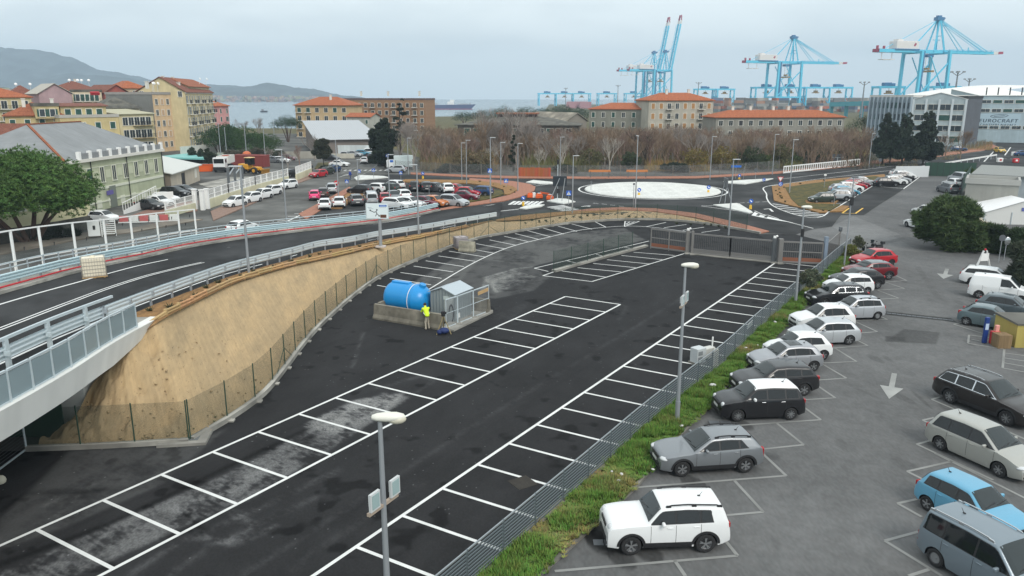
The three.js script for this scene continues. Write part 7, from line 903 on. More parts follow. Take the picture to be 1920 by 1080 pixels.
const yb=g(1912,656),yw=thing('rendered_wall','yellow rendered block wall at the right edge with a flat grey top','wall',V(yb.x + 1.75,0,yb.z - 1.6),-0.08);part('wall',new MB().box(0,0.72,0,3.4,1.45,2.6).done(),plaster(0.42,0.34,0.1),yw);part('coping',new MB().box(0,1.5,0,3.5,0.12,2.7).done(),mat(lin(0.3,0.29,0.26),0.9,{map:patchTex}),yw);const bx=g(1876,650);single('wooden_box',new MB().box(0,0.42,0,0.8,0.84,0.8).done(),mat(lin(0.28,0.19,0.1),0.85,{map:streakTex}),'brown box between the red barrier and the yellow wall','box',null,bx);
const bc=g(1845,643),bt2=thing('charging_column','blue and white charging column beside the teal car','charging column',bc);part('column',new MB().rbox(0,0.85,0,0.26,1.7,0.2,0.04).done(),mat(lin(0.01,0.04,0.2),0.4),bt2);part('screen',new MB().box(-0.02,1.1,0.105,0.2,0.4,0.02).done(),mat(lin(0.45,0.55,0.7),0.4),bt2);
const rb=g(1864,645),rt=thing('road_barrier','red plastic road barrier with a pale top beside the blue column','barrier',rb);part('body',new MB().rbox(0,0.42,0,0.55,0.85,0.45,0.08).done(),C.red,rt);part('cap',new MB().rbox(0.03,1.0,0,0.25,0.5,0.2,0.05).done(),mat(lin(0.7,0.3,0.25),0.6),rt);
const ws=g(1843,500),wt=thing('folded_sign','white folding warning sign behind the white estate','sign',ws,0.2);for(const s2 of[-1,1])part('leg',new MB().bar(V(s2*0.7,0,0),V(s2*0.15,1.5,0),0.18,0.06).done(),C.white,wt);part('plate',new MB().box(0,0.9,0.05,0.8,0.7,0.05).done(),C.white,wt);part('lamp',new MB().ball(0,1.6,0,0.1).done(),C.red,wt);}
// ---------------------------------------------------------------- walls and fences of the streets
function wallRun(name,label,list,h,m,railH,cols=2.4){
const t=thing(name,label,'wall'),pts=pxs(list);part('wall',wallGeo(pts,h,0.3),m,t);
if(railH)for(let k=0;k + 1<pts.length;k++){const a=pts[k],b=pts[k + 1],n=Math.max(1,Math.round(a.distanceTo(b)/ cols));for(let i=0;i<=n;i++){const p=a.clone().lerp(b,i / n);part('post',new MB().box(p.x,h + railH / 2,p.z,0.14,railH,0.14).done(),C.white,t);if(i){const q=a.clone().lerp(b,(i - 1)/ n),r=new MB();r.bar(V(q.x,h + railH - 0.06,q.z),V(p.x,h + railH - 0.06,p.z),0.07).bar(V(q.x,h + railH*0.45,q.z),V(p.x,h + railH*0.45,p.z),0.06).bar(V(q.x,h + 0.1,q.z),V(p.x,h + 0.1,p.z),0.06);for(let j=1;j<9;j++){const s=q.clone().lerp(p,j / 9);r.box(s.x,h + railH / 2,s.z,0.035,railH,0.035);}r.part('rail_panel',C.white,t);}}}
return t;
}
const paleYellow=plaster(0.6,0.58,0.42);
wallRun('railing_wall','long pale yellow wall with a white railing behind the row of white cars',[[391,391],[430,377.5],[480,361],[541,343.5]],1.25,paleYellow,1.4);
wallRun('railing_wall','short pale yellow wall with a white railing up to the dark standing person',[[556,339],[584,327]],1.2,paleYellow,1.4);
wallRun('railing_wall','low pale yellow wall with a white railing before the yard of the green building',[[312,408],[366,393]],0.9,paleYellow,1.2);
for(const[a,b,l]of[[381,394,'white gate pillar at the near end of the long pale wall'],[390,391.5,'white gate pillar touching the near end of the long pale wall'],[367,392.5,'white gate pillar at the right end of the low yard wall']]){const p=g(a,b),t=single('gate_pillar',new MB().box(0,1.35,0,0.5,2.7,0.5).box(0,2.75,0,0.62,0.12,0.62).done(),C.white,l,'pillar',null,p);}
{const t=thing('ramp_wall','white stepped ramp with railings against the green building','ramp'),a=g(232,402),b=g(296,384);part('wall',new MB().quad(V(a.x,0,a.z),V(b.x,0,b.z),V(b.x,1.7,b.z),V(a.x,0.5,a.z)).quad(V(b.x,0,b.z),V(b.x + 1.5,0,b.z - 2),V(b.x + 1.5,1.7,b.z - 2),V(b.x,1.7,b.z)).done(),C.white,t);const m=new MB();for(let i=0;i<=14;i++){const p=a.clone().lerp(b,i / 14),y=lerp(0.5,1.7,i / 14);m.box(p.x,y + 0.5,p.z,0.06,1,0.06);}m.bar(V(a.x,1.5,a.z),V(b.x,2.7,b.z),0.08);m.part('railing',C.white,t);}
wallRun('stone_wall','low grey stone wall with a hedge under the umbrella pine',[[-40,462],[40,452],[110,440],[170,428]],1.5,mat(lin(0.2,0.19,0.16),0.95,{map:scaled(patchTex,4)}),0);
{const p=g(178,447),t=thing('notice_board','white board on legs with a black mark at the yard entrance','notice board',p,0.3);part('board',new MB().rbox(0,1.1,0,1.2,1.7,0.1,0.03).done(),C.white,t);part('mark',new MB().box(0.05,1.2,0.06,0.25,0.45,0.02).done(),C.black,t);const q=g(205,443),u=thing('gate','white slatted gate leaf standing open at the yard entrance','gate',q,0.4),m=new MB();for(let i=0;i<8;i++)part('slat',new MB().box(0,0.3 + i*0.22,0,1.4,0.09,0.05).done(),C.white,u);part('frame',new MB().box(-0.7,1.05,0,0.1,2.1,0.1).box(0.7,1.05,0,0.1,2.1,0.1).done(),C.white,u);const r=g(280,417),v=thing('road_barrier','red and white striped barrier row before the yard wall','barrier',r,0.25);for(let i=0;i<6;i++)part('barrier_panel',new MB().rbox((i - 2.5)*1.15,0.55,0,1.0,0.7,0.1,0.04).done(),i % 2?C.white:mat(lin(0.55,0.12,0.12),0.6),v);part('foot',new MB().box(0,0.1,0,7,0.12,0.2).done(),C.white,v);}
{const t=thing('parapet','white slatted balustrade along the far pavement right of the roundabout','railing'),a=g(1469,325),b=g(1611,310),h=1.35;part('top_rail',new MB().bar(V(a.x,h,a.z),V(b.x,h,b.z),0.22,0.2).bar(V(a.x,0.15,a.z),V(b.x,0.15,b.z),0.2,0.25).done(),C.white,t);for(let i=0;i<=36;i++){const p=a.clone().lerp(b,i / 36);part('baluster',new MB().box(p.x,h / 2,p.z,0.16,h,0.16).done(),C.white,t);}}
wireFence('grey wire fence on concrete posts along the far pavement before the wood',curve(pxs([[742,321],[800,324.5],[880,328.5],[960,330.5],[1105,331.5],[1305,330.5],[1455,321.5],[1469,320]]),80),3.4,2.2,C.concrete,wireGrey,{r:0.07,brace:true});
wireFence('wire fence on leaning white posts along the pavement before the pines',curve(pxs([[1611,307],[1680,299],[1740,291],[1800,283],[1850,273]]),40),5,2,C.paleConcrete,wireGreen,{r:0.08});
{const t=thing('board_fence','rust orange plank fence along the far pavement','fence'),a=g(972,331),b=g(1032,332);for(let i=0;i<22;i++){const p=a.clone().lerp(b,(i + 0.5)/ 22);part('plank',new MB().box(p.x,rr(0.82,0.95),p.z + 0.15,0.36,rr(1.65,1.85),0.05).done(),mat(lin(rr(0.28,0.4),rr(0.08,0.12),rr(0.03,0.05)),0.85),t);}}
{const p0=g(1722,320),p1=g(1868,297),t=thing('guard_rail','white guard rail of the port road above the green fabric fence','guard rail'),n=12;part('rail_beam',new MB().bar(p0.clone().setY(0.7),p1.clone().setY(0.9),0.1,0.35).done(),C.white,t);for(let i=0;i<=n;i++){const p=p0.clone().lerp(p1,i / n);part('post',new MB().box(p.x,0.45,p.z,0.14,0.9,0.14).done(),C.steel,t);}}
for(const[a,b,c,l]of[[1904,305,'red','red and white plastic barrel right of the white one on the port road'],[1874,304,'white','white plastic barrier with a red mark on the port road'],[1901,292,'white','pale concrete block on the port road centre']]){const p=g(a,b),t=thing('road_barrier',l,'barrier',p);part('body',new MB().rbox(0,0.5,0,1.3,1.0,0.7,0.12).done(),c==='red'?C.red:C.white,t);part('mark',new MB().box(0,0.55,0.36,0.5,0.4,0.03).done(),c==='red'?C.white:C.red,t);}
{const p=g(1893,262),t=thing('skip','yellow skip before the shipyard hall','skip',p);part('skip_body',new MB().rbox(0,0.9,0,4,1.8,2,0.08).done(),C.yellow,t);part('rim',new MB().box(0,1.85,1,4.1,0.14,0.12).box(0,1.85,-1,4.1,0.14,0.12).done(),mat(lin(0.5,0.3,0.02),0.6),t);const q=g(1911,258),u=thing('totem_sign','tall pale pole with a yellow and blue sign at the shipyard','sign',q),h=topAt(q,218);part('pole',new MB().rod(V(0,0,0),V(0.6,h + 6,0),0.25,0.2,10).done(),C.pole,u);part('plate',new MB().box(-1.2,h*0.62,0,1.6,1.2,0.2).done(),C.yellow,u);part('plate',new MB().box(-1.2,h*0.45,0,1.6,0.9,0.2).done(),mat(lin(0.05,0.08,0.2),0.6),u);}
// ---------------------------------------------------------------- trees
function branchTree(seed,h,spread,levels,up){                  // bare limbs: recursive tapering branches
reseed(seed);const m=new MB();
const grow=(p,d,l,r,k)=>{
const q=p.clone().addScaledVector(d,l);m.geo(limb(p,q,r,r*0.72,k>1?5:3));if(!k)return;
const n=k>=levels - 1?3:rnd()<0.5?3:2 +(rnd()<0.4?1:0);
for(let i=0;i<n;i++){const a=rr(0,6.28),s=spread*rr(0.5,1.25),nd=d.clone().add(V(Math.cos(a)*s,up*rr(0.4,1.2),Math.sin(a)*s)).normalize();grow(i===0?q:p.clone().lerp(q,rr(0.55,1)),nd,l*rr(0.6,0.86),r*0.68,k - 1);}
};
grow(V(0,-0.2,0),V(rr(-0.06,0.06),1,rr(-0.06,0.06)).normalize(),h*0.27,h*0.015,levels);return m.done();
}
function limb(a,b,r,r2,n){const d=b.clone().sub(a),l=d.length(),q=new THREE.CylinderGeometry(r2,r,l,n,1,true);q.applyMatrix4(M4().makeRotationFromQuaternion(new THREE.Quaternion().setFromUnitVectors(UPV,d.normalize())).setPosition((a.x + b.x)/ 2,(a.y + b.y)/ 2,(a.z + b.z)/ 2));return q;}
const barkGrey=mat(lin(0.27,0.235,0.21),0.95),barkPale=mat(lin(0.36,0.33,0.285),0.95),barkBrown=mat(lin(0.22,0.155,0.105),0.95),barkRed=mat(lin(0.22,0.145,0.115),0.95),barkDark=mat(lin(0.05,0.04,0.032),0.95);
const bare=[0,1,2,3,4].map((i)=>branchTree(300 + i,10,[0.6,0.7,0.5,0.64,0.78][i],6,0.34));
const bigBare=branchTree(320,13,0.72,7,0.26);
const trunkGeo=[0,1,2].map((i)=>{reseed(340 + i);const m=new MB(),a=V(0,-0.2,0),b=V(rr(-0.3,0.3),2.4,rr(-0.3,0.3));m.geo(limb(a,b,0.17,0.13,7));return m.done();});
let bareProto=[];
function bareTree(px,py,ptop,v,m,label,group){
const p=g(px,py),h=Math.max(3,topAt(p,ptop)),t=thing('bare_tree',label,'tree',p,rnd()*6.3,group);part('trunk',trunkGeo[v % 3],m,t);part('crown',v===9?bigBare:bare[v % 5],m,t);const s=h /(v===9?13.5:10.2);t.scale.set(s*rr(0.85,1.2),s,s*rr(0.85,1.2));return t;
}
reseed(401);
const WOOD='bare trees of the wood behind the roundabout',woodLabel=['bare brown tree in the wood behind the roundabout','bare greyish tree in the wood behind the roundabout'];
for(let i=0;i<118;i++){
const px=lerp(795,1620,(i + rnd())/ 118),row=i % 4,py=317 - row*7 - rnd()*4 -(px>1450?7:0),top=(px<900?240:px>1330?240:232)+ rr(-13,15)-(row>1?3:0)-(px>880&&px<1010&&rnd()<0.35?22:0);const isGrey=rnd()<0.35;
bareTree(px,py,top,Math.floor(rnd()*5),isGrey?barkGrey:rnd()<0.5?barkBrown:barkRed,woodLabel[isGrey?1:0],isGrey?WOOD + ', greyish ones':WOOD + ', brown ones');
}
for(const[a,b,c,v,m,l]of[[776,320,197,9,barkGrey,'great pale bare tree with spreading limbs right of the evergreen'],[752,314,205,9,barkGrey,'tall bare tree just right of the dark evergreen'],[962,308,168,0,barkGrey,'tallest slender bare tree rising above the depot roof'],[925,308,176,2,barkGrey,'tall slender bare tree left of the tallest one'],[990,309,186,3,barkGrey,'tall thin bare tree right of the tallest one'],[1142,322,242,2,barkPale,'pale stemmed bare tree behind the middle of the roundabout'],[1010,320,262,4,barkPale,'pale crooked bare tree behind the plank fence'],[925,319,262,0,barkPale,'pale leaning bare tree left of the ivy stem'],[1055,320,250,1,barkPale,'pale forked bare tree behind the gantry sign'],[1210,312,222,3,barkDark,'dark bare tree before the taller grey apartments'],[1800,298,226,9,barkBrown,'brown bare tree right of the dark pines'],[1772,296,240,1,barkBrown,'thin brown bare tree between pines and factory'],[486,262,208,0,barkGrey,'rounded bare tree against the sea'],[458,262,214,3,barkGrey,'thin bare tree right of the pink house'],[590,302,240,1,barkGrey,'bare street tree left of the grey hall'],[562,312,262,2,barkRed,'thin reddish bare tree in the works yard'],[540,318,268,4,barkGrey,'bare tree behind the white railing of the yard'],[506,306,268,1,barkGrey,'bare tree beside the parked yard cars'],[1500,300,252,2,barkGrey,'greyish bare tree before the long orange roof'],[1615,296,238,3,barkBrown,'brown bare tree left of the dark pines']])bareTree(a,b,c,v,m,l);
// leaves as clumps of small blades, spread through the volume of the crown
const tuft=(n,l,w,s)=>{reseed(s);const v=[];for(let i=0;i<n;i++){const d=V(rr(-1,1),rr(-0.35,1),rr(-1,1)).normalize(),e=V(rr(-1,1),rr(-1,1),rr(-1,1)).cross(d).normalize().multiplyScalar(w),t=d.clone().multiplyScalar(l*rr(0.6,1.15)),o=d.clone().multiplyScalar(l*0.12);v.push(o.x - e.x*0.5,o.y - e.y*0.5,o.z - e.z*0.5,o.x + e.x,o.y + e.y,o.z + e.z,t.x,t.y,t.z);}const q=new THREE.BufferGeometry();q.setAttribute('position',new THREE.Float32BufferAttribute(v,3));q.computeVertexNormals();return q;};
const leafV=new THREE.MeshStandardMaterial({vertexColors:true,roughness:0.85,side:THREE.DoubleSide});
const leafM=new THREE.MeshStandardMaterial({color:0xffffff,roughness:0.85,side:THREE.DoubleSide});
const needle=tuft(16,0.42,0.06,501),leaf=tuft(14,0.34,0.11,502),blade=tuft(11,0.9,0.035,503);
function crown(name,parent,blobs,n,geo,c,size,sd){          // blobs: [x, y, z, rx, ry, rz]; clumps lie near the skins of the blobs
reseed(sd);const gp=geo.attributes.position.array,gn=geo.attributes.normal.array,nv=gp.length / 3,P=new Float32Array(n*nv*3),Nn=new Float32Array(n*nv*3),Cc=new Float32Array(n*nv*3),tot=blobs.reduce((s,b)=>s + b[3]*b[5],0),p=V(),q=V(),nm=new THREE.Matrix3();let k=0;
for(const b of blobs){const cnt=Math.round(n*b[3]*b[5]/ tot);for(let i=0;i<cnt&&k<n;i++){
const d=V(rr(-1,1),rr(-1,1),rr(-1,1));if(d.lengthSq()>1||d.lengthSq()<0.01){i--;continue;}d.normalize();
const r=0.5 + 0.52*Math.pow(rnd(),0.5)+ 0.4*(vnoise(d.x*2.6 + b[0],d.y*2.6 + d.z*2.6 + b[2],0,sd)- 0.5),s=size*rr(0.6,1.4),m=M4().makeRotationFromEuler(new THREE.Euler(rr(-0.7,0.7),rr(0,6.3),rr(-0.7,0.7))).scale(V(s,s,s)).setPosition(b[0]+ d.x*b[3]*r,b[1]+ d.y*b[4]*r,b[2]+ d.z*b[5]*r),f=rr(0.55,1.4),h=rr(0.85,1.15);nm.getNormalMatrix(m);
for(let j=0;j<nv;j++){const o=(k*nv + j)*3;p.fromArray(gp,j*3).applyMatrix4(m).toArray(P,o);q.fromArray(gn,j*3).applyMatrix3(nm).normalize().toArray(Nn,o);Cc[o]=c[0]*f*h;Cc[o + 1]=c[1]*f;Cc[o + 2]=c[2]*f;}k++;}}
const q2=new THREE.BufferGeometry();for(const[nn,arr]of[['position',P],['normal',Nn],['color',Cc]])q2.setAttribute(nn,new THREE.BufferAttribute(arr.subarray(0,k*nv*3),3));return part(name,q2,leafV,parent);
}
function cluster(sd,R,ry,n,flat){reseed(sd);const o=[];for(let i=0;i<n;i++){const a=rr(0,6.28),q=Math.sqrt(rnd())*R*0.78,s=rr(0.26,0.42)*R;o.push([Math.cos(a)*q,(1 -(q / R)**2)*ry*(flat?0.55:0.9)*rr(0.6,1.05),Math.sin(a)*q,s,s*(flat?0.62:0.85),s]);}return o;}
function pine(label,px,py,ptop,wpx,sd,n,o={}){            // umbrella pine: leaning limbs under a broad dome
const p=g(px,py),H=topAt(p,ptop),dist=-p.z*CP + EYE*SP,R=wpx / FOCAL*dist / 2,ry=o.ry??R*(o.flat??1.75),base=H - ry*1.15 -(o.drop||0),t=thing('umbrella_pine',label,'tree',p);reseed(sd);
const m=new MB(),f=V(rr(-0.4,0.4),base*0.45,0);m.geo(limb(V(0,-0.2,0),f,R*0.06,R*0.05,8));const bl=cluster(sd + 1,R,ry,o.blobs||26,true).map((b)=>[b[0]+(o.dx||0),b[1]+ base +(o.drop||0)*0.5,b[2],b[3],b[4],b[5]]);{const mx=Math.max(...bl.map((b)=>b[1]+ b[4]*0.95));bl.forEach((b)=>{b[1]+=H - mx;});}for(let i=0;i<Math.min(12,bl.length);i +=2){const b=bl[i],mid=V(lerp(f.x,b[0],0.5),lerp(f.y,b[1],0.62),lerp(f.z,b[2],0.5));m.geo(limb(f,mid,R*0.035,R*0.024,6)).geo(limb(mid,V(b[0],b[1],b[2]),R*0.024,R*0.008,5));}m.part('trunk',o.bark||mat(lin(0.1,0.06,0.045),0.95),t);
crown('crown',t,bl,n,needle,o.c||[0.038,0.082,0.02],o.size||R*0.085,sd + 2);return t;
}
pine('huge umbrella pine at the left edge before the green building',54,452,276,284,601,24000,{blobs:80,ry:9.5,drop:1.2,dx:-1.2,size:0.85,c:[0.075,0.15,0.032]});
pine('broad umbrella pine in the park below the ornate block',418,292,231,92,602,7500,{c:[0.035,0.082,0.02]});
pine('umbrella pine in the park right of the broad one',466,292,236,92,603,7500,{c:[0.045,0.1,0.022]});
pine('lower umbrella pine at the right end of the park',503,290,250,56,604,4600,{c:[0.05,0.1,0.022]});
pine('lone umbrella pine left of the tan apartments',540,266,214,60,605,3600,{c:[0.03,0.065,0.02]});
pine('umbrella pine by the left foot of the factory',1620,266,213,66,606,2600,{c:[0.035,0.07,0.022]});
pine('umbrella pine touching the factory wall',1646,268,216,50,607,2400,{c:[0.035,0.07,0.022]});
reseed(8);[[945,197,56],[985,199,54],[1018,200,50],[1052,196,60],[1088,200,56],[905,205,50],[870,208,48],[1068,200,62]].forEach(([a,t,w],i)=>pine(['umbrella pine, leftmost tall one of the dark green belt behind the depot','umbrella pine second from left in the tall part of the belt','umbrella pine in the dip of the belt behind the depot','tallest umbrella pine of the belt behind the depot wing','umbrella pine at the right end of the belt by the grey apartments','lower umbrella pine left of the depot lantern','lowest umbrella pine at the left end of the belt','front umbrella pine of the belt before the tallest one'][i],a,232,t,w,620 + i,2200,{flat:1.2,c:[0.032,0.066,0.018]}));
function leafTree(name,label,px,py,ptop,wpx,sd,n,o={}){
const p=g(px,py),H=topAt(p,ptop),dist=-p.z*CP + EYE*SP,R=wpx / FOCAL*dist / 2,t=thing(name,label,o.cat||'tree',p);reseed(sd);const m=new MB(),y0=o.y0??H*0.3;m.geo(limb(V(0,-0.2,0),V(rr(-0.2,0.2),H*0.75,0),Math.max(0.06,H*0.018),H*0.006,7));const bl=[];const nb=o.blobs||16;for(let i=0;i<nb;i++){const v=i /(nb - 1),y=lerp(y0,H*0.93,v),rad=R*(o.shape==='cone'?1 - v*0.75:Math.sin(Math.PI*lerp(0.16,0.9,v))),a=i*2.4 + rr(-0.7,0.7),q=rad*rr(0.3,0.95),s=Math.max(0.25,rad*rr(0.24,0.5));bl.push([Math.cos(a)*q,y,Math.sin(a)*q,s,s*(o.sq||0.8),s]);if(i % 2)m.geo(limb(V(0,y*0.75,0),V(Math.cos(a)*q,y,Math.sin(a)*q),H*0.006,H*0.003,4));}m.part('trunk',o.bark||barkDark,t);crown('crown',t,bl,n,o.geo||leaf,o.c||[0.03,0.05,0.022],o.size||0.8,sd + 1);return t;
}
leafTree('evergreen_tree','dense dark evergreen at the end of the left street',722,314,218,52,701,5200,{blobs:40,y0:1,c:[0.022,0.036,0.02],size:1.2});
leafTree('cedar_tree','dark cedar with a wind bent top above the brown block',752,306,178,40,702,700,{blobs:9,y0:6,c:[0.03,0.04,0.025],size:0.9,sq:0.35});
for(const[a,b,c,w,l,i]of[[1654,309,207,46,'dark pine, leftmost of the tall group before the factory',0],[1690,311,206,56,'dark pine in the middle of the tall group before the factory',1],[1730,308,204,58,'dark pine, rightmost and tallest before the factory',2],[1668,306,226,40,'shorter dark pine between the left and middle ones',3]])leafTree('dark_pine',l,a,b,c,w,710 + i*3,4200,{blobs:40,y0:2.2,c:[0.036,0.054,0.034],size:1.1,shape:'cone'});
leafTree('street_tree','dense olive green street tree by the lawn patch',607,312,258,42,721,2600,{c:[0.05,0.055,0.03],size:0.9});
for(const[a,b,c,w,l]of[[392,316,277,16,'small dark tree right of the shed roof'],[361,300,276,18,'small dark tree beyond the turquoise pool'],[378,303,279,14,'slim dark tree beside the turquoise pool']])leafTree('small_tree',l,a,b,c,w,730 + a,900,{c:[0.035,0.055,0.03],size:0.6});
leafTree('olive_tree','thin grey green olive tree on the grass strip by the lamp',1517,562,506,50,741,900,{c:[0.13,0.15,0.095],size:0.42,blobs:14,bark:barkGrey,y0:1.2});
leafTree('sapling','thin sapling at the far end of the grass strip',1607,480,444,22,742,260,{c:[0.11,0.12,0.07],size:0.4,blobs:8,bark:barkGrey,y0:1});
leafTree('shrub','yellow green shrub by the bright red car',1595,487,462,34,743,900,{c:[0.16,0.17,0.04],size:0.45,blobs:10,y0:0.4,cat:'shrub'});
const hedgeTuft=tuft(12,0.55,0.07,504);
{const bush=(label,px,py,ptop,wpx,sd,n,c,k=22)=>{const p=g(px,py),H=topAt(p,ptop),dist=-p.z*CP + EYE*SP,R=wpx / FOCAL*dist / 2,t=thing('dark_bush',label,'bush',p);reseed(sd);const bl=[];for(let i=0;i<k;i++){const a=rr(0,6.3),q=R*Math.sqrt(rnd())*0.92,y=rr(0.1,0.9)*H*(1 - 0.34*Math.pow(q / R,2));bl.push([Math.cos(a)*q,y,Math.sin(a)*q*0.8,R*rr(0.18,0.4),H*rr(0.12,0.24),R*rr(0.18,0.4)]);}const m=new MB();for(let i=0;i<5;i++)m.geo(limb(V(rr(-0.3,0.3),-0.1,0),V(bl[i][0],bl[i][1],bl[i][2]),0.1,0.04,5));m.part('trunk',barkDark,t);crown('crown',t,bl,n,hedgeTuft,c,0.9,sd + 1);};
bush('big dark cypress bush on the corner before the marquee',1783,466,366,116,751,10000,[0.055,0.09,0.026],46);
for(const[a,b,c,w,l]of[[1858,470,424,50,'dark hedge bush, left one below the marquee'],[1888,474,424,56,'dark hedge bush, middle one below the marquee'],[1920,480,426,60,'dark hedge bush at the right edge below the marquee']])bush(l,a,b,c,w,752 + a,3200,[0.025,0.048,0.014]);
bush('grey green rounded bush at the right edge above the white van',1926,542,448,64,760,3200,[0.045,0.06,0.035]);
bush('green bush in the yard beyond the silver van',1822,337,318,28,761,900,[0.06,0.1,0.02]);
for(const[a,b,c,w,l,cc]of[[395,305,288,26,'grey green bush left of the park fence',0],[440,303,280,40,'rounded grey brown bush below the broad pine',1],[480,302,280,36,'rounded bush in the middle of the park hedge',1],[520,300,282,40,'olive bush at the right end of the park hedge',0],[850,323,309,60,'ivy dark bush behind the wire fence on the left',2],[895,324,308,50,'ivy dark bush left of the plank fence',2],[1060,324,310,44,'dark bush behind the gantry sign',2],[1262,323,306,56,'dark bush behind the middle of the roundabout',2],[1420,315,290,70,'green thicket bush at the right end of the wood',3],[1470,312,288,60,'low green thicket bush before the meadow',3],[1490,297,276,40,'dark green bush below the long orange roof',2],[608,322,312,20,'small dark bush beside the red parked hatchback',2],[1872,262,248,30,'dark green bush left of the yellow skip',2],[700,306,292,26,'dark bush at the foot of the evergreen',2],[100,446,430,90,'low hedge under the big umbrella pine',2]])bush(l,a,b,c,w,770 + a,1300,[[0.075,0.085,0.05],[0.09,0.085,0.06],[0.02,0.032,0.016],[0.06,0.085,0.025]][cc],12);
for(const[a,b,c,w,l,cc]of[[1105,320,278,52,'olive leafed thicket tree in the wood behind the gantry sign',0],[1180,320,284,40,'dark green thicket tree in the wood left of the island lamp',1],[1300,320,276,54,'ochre yellow thicket tree in the wood below the grey apartments',2],[1352,318,272,46,'yellow green thicket tree in the wood right of the island',2],[1405,316,274,60,'green thicket tree at the right part of the wood',1],[1460,313,268,54,'olive thicket tree before the long orange roof',0],[1525,306,262,50,'green thicket tree right of the white railing start',1],[1585,301,258,44,'dark green thicket tree at the right end of the wood',1],[870,321,276,56,'tan thicket tree at the left end of the wood',3],[905,322,280,50,'olive tan thicket tree left of the lawn tip lamp',3]])leafTree('thicket_tree',l,a,b,c,w,840 + a,900,{c:[[0.13,0.125,0.055],[0.055,0.075,0.03],[0.22,0.17,0.05],[0.21,0.165,0.09]][cc],size:0.62,blobs:18,y0:0.8,bark:barkGrey});
leafTree('ivy_stem','dark ivy covered stem like a column in the wood',962,321,250,16,790,700,{c:[0.02,0.034,0.015],size:0.6,y0:0.5,blobs:12});}
{// reeds and brambles of the wood: nobody could count the stalks
const N=15000,im=new THREE.InstancedMesh(blade,leafM,N);im.name='reeds';reseed(801);let k=0;
const patch=(x0,x1,y0,y1,n,h,c,v=0.3)=>{for(let i=0;i<n&&k<N;i++){const p=g(rr(x0,x1),rr(y0,y1)),s=h*rr(0.6,1.25)*(0.7 + 0.6*vnoise(p.x*0.2,p.z*0.2,0,7)),f=rr(0.65,1.3),gq=rr(-v,v);im.setMatrixAt(k,M4().makeRotationY(rr(0,6.3)).scale(V(s*0.75,s,s*0.75)).setPosition(p.x,0,p.z));im.setColorAt(k,lin(c[0]*f*(1 + gq),c[1]*f,c[2]*f));k++;}};
patch(790,930,300,321,1300,3.0,[0.22,0.17,0.085]);patch(980,1120,302,322,1300,2.8,[0.17,0.16,0.06]);patch(1210,1330,308,322,1200,1.9,[0.34,0.23,0.08]);patch(1360,1500,294,317,1500,2.2,[0.16,0.165,0.055]);patch(1545,1620,286,298,1300,3.4,[0.34,0.28,0.11]);patch(1320,1370,285,312,400,4.5,[0.27,0.21,0.05]);patch(1240,1300,262,290,260,5.0,[0.3,0.2,0.04]);
patch(790,1640,262,318,4200,2.2,[0.11,0.085,0.055]);patch(1800,1860,262,282,900,1.3,[0.28,0.2,0.09]);patch(1500,1720,296,312,900,0.8,[0.22,0.19,0.09]);patch(1620,1800,284,300,900,0.9,[0.18,0.16,0.08]);
im.count=k;tag(im,'dry reeds and brambles filling the ground of the wood','reeds',null,'stuff');scene.add(im);}
{// fine twigs that make the wood read as one brown mass beyond the nearest trees
const tw=branchTree(777,4.4,0.75,4,0.35),N=640,im=new THREE.InstancedMesh(tw,new THREE.MeshStandardMaterial({color:0xffffff,roughness:0.95}),N);im.name='brushwood';reseed(811);
for(let i=0;i<N;i++){const p=g(rr(790,1625),rr(272,314)),s=rr(1.1,2.0);im.setMatrixAt(i,M4().makeRotationY(rr(0,6.3)).scale(V(s*1.3,s*1.2,s*1.3)).setPosition(p.x,0,p.z));const f=rr(0.7,1.3);im.setColorAt(i,lin(0.22*f,0.158*f,0.108*f));}
tag(im,'brown brushwood growing between the bare trees','brushwood',null,'stuff');scene.add(im);}
{// young shrubs set out in the bark
const sg=tuft(26,0.34,0.05,505),list=[];reseed(821);
for(let i=0;i<34;i++){const s=i / 34,a=surf(nearC.filter((q)=>q.z<-39),0),b=bankTop.slice(5,19),p=a[Math.floor(s*(a.length - 1))],q=new THREE.CatmullRomCurve3(b).getPointAt(clamp(s*0.98));list.push(p.clone().lerp(q,rr(0.35,0.8)));}
for(const[a,b]of[[1455,358],[1458,365],[1462,362],[1463,368],[1466,372],[1472,379],[1461,355],[1543,395],[1470,352],[1500,345],[1545,339],[900,341],[925,346],[945,351],[958,357],[965,361],[948,366]])list.push(g(a,b,0.14));
for(let i=0;i<30;i++){const t=i / 29,px=lerp(985,1360,t),top=px<1165?lerp(411,397,(px - 985)/ 180):lerp(397,424,(px - 1165)/ 195);const p=gr(px,top + rr(1,9));p.y=Math.max(0,p.y*0.8);list.push(p);}
const proto=thing('young_shrub','small young shrub planted in the ochre bark','shrub',list[0],0,'young shrubs planted along the bark strips');part('foliage',sg,mat(lin(0.045,0.055,0.025),0.9,{side:THREE.DoubleSide}),proto);part('stem',new MB().rod(V(0,0,0),V(0,0.16,0),0.02,0.015,5).done(),barkDark,proto);
list.slice(1).forEach((p)=>{const k=copyOf(proto,'young_shrub',null,'young shrubs planted along the bark strips',p,rnd()*6.3),s=rr(0.7,1.5);k.scale.set(s,s*rr(0.7,1.2),s);});}
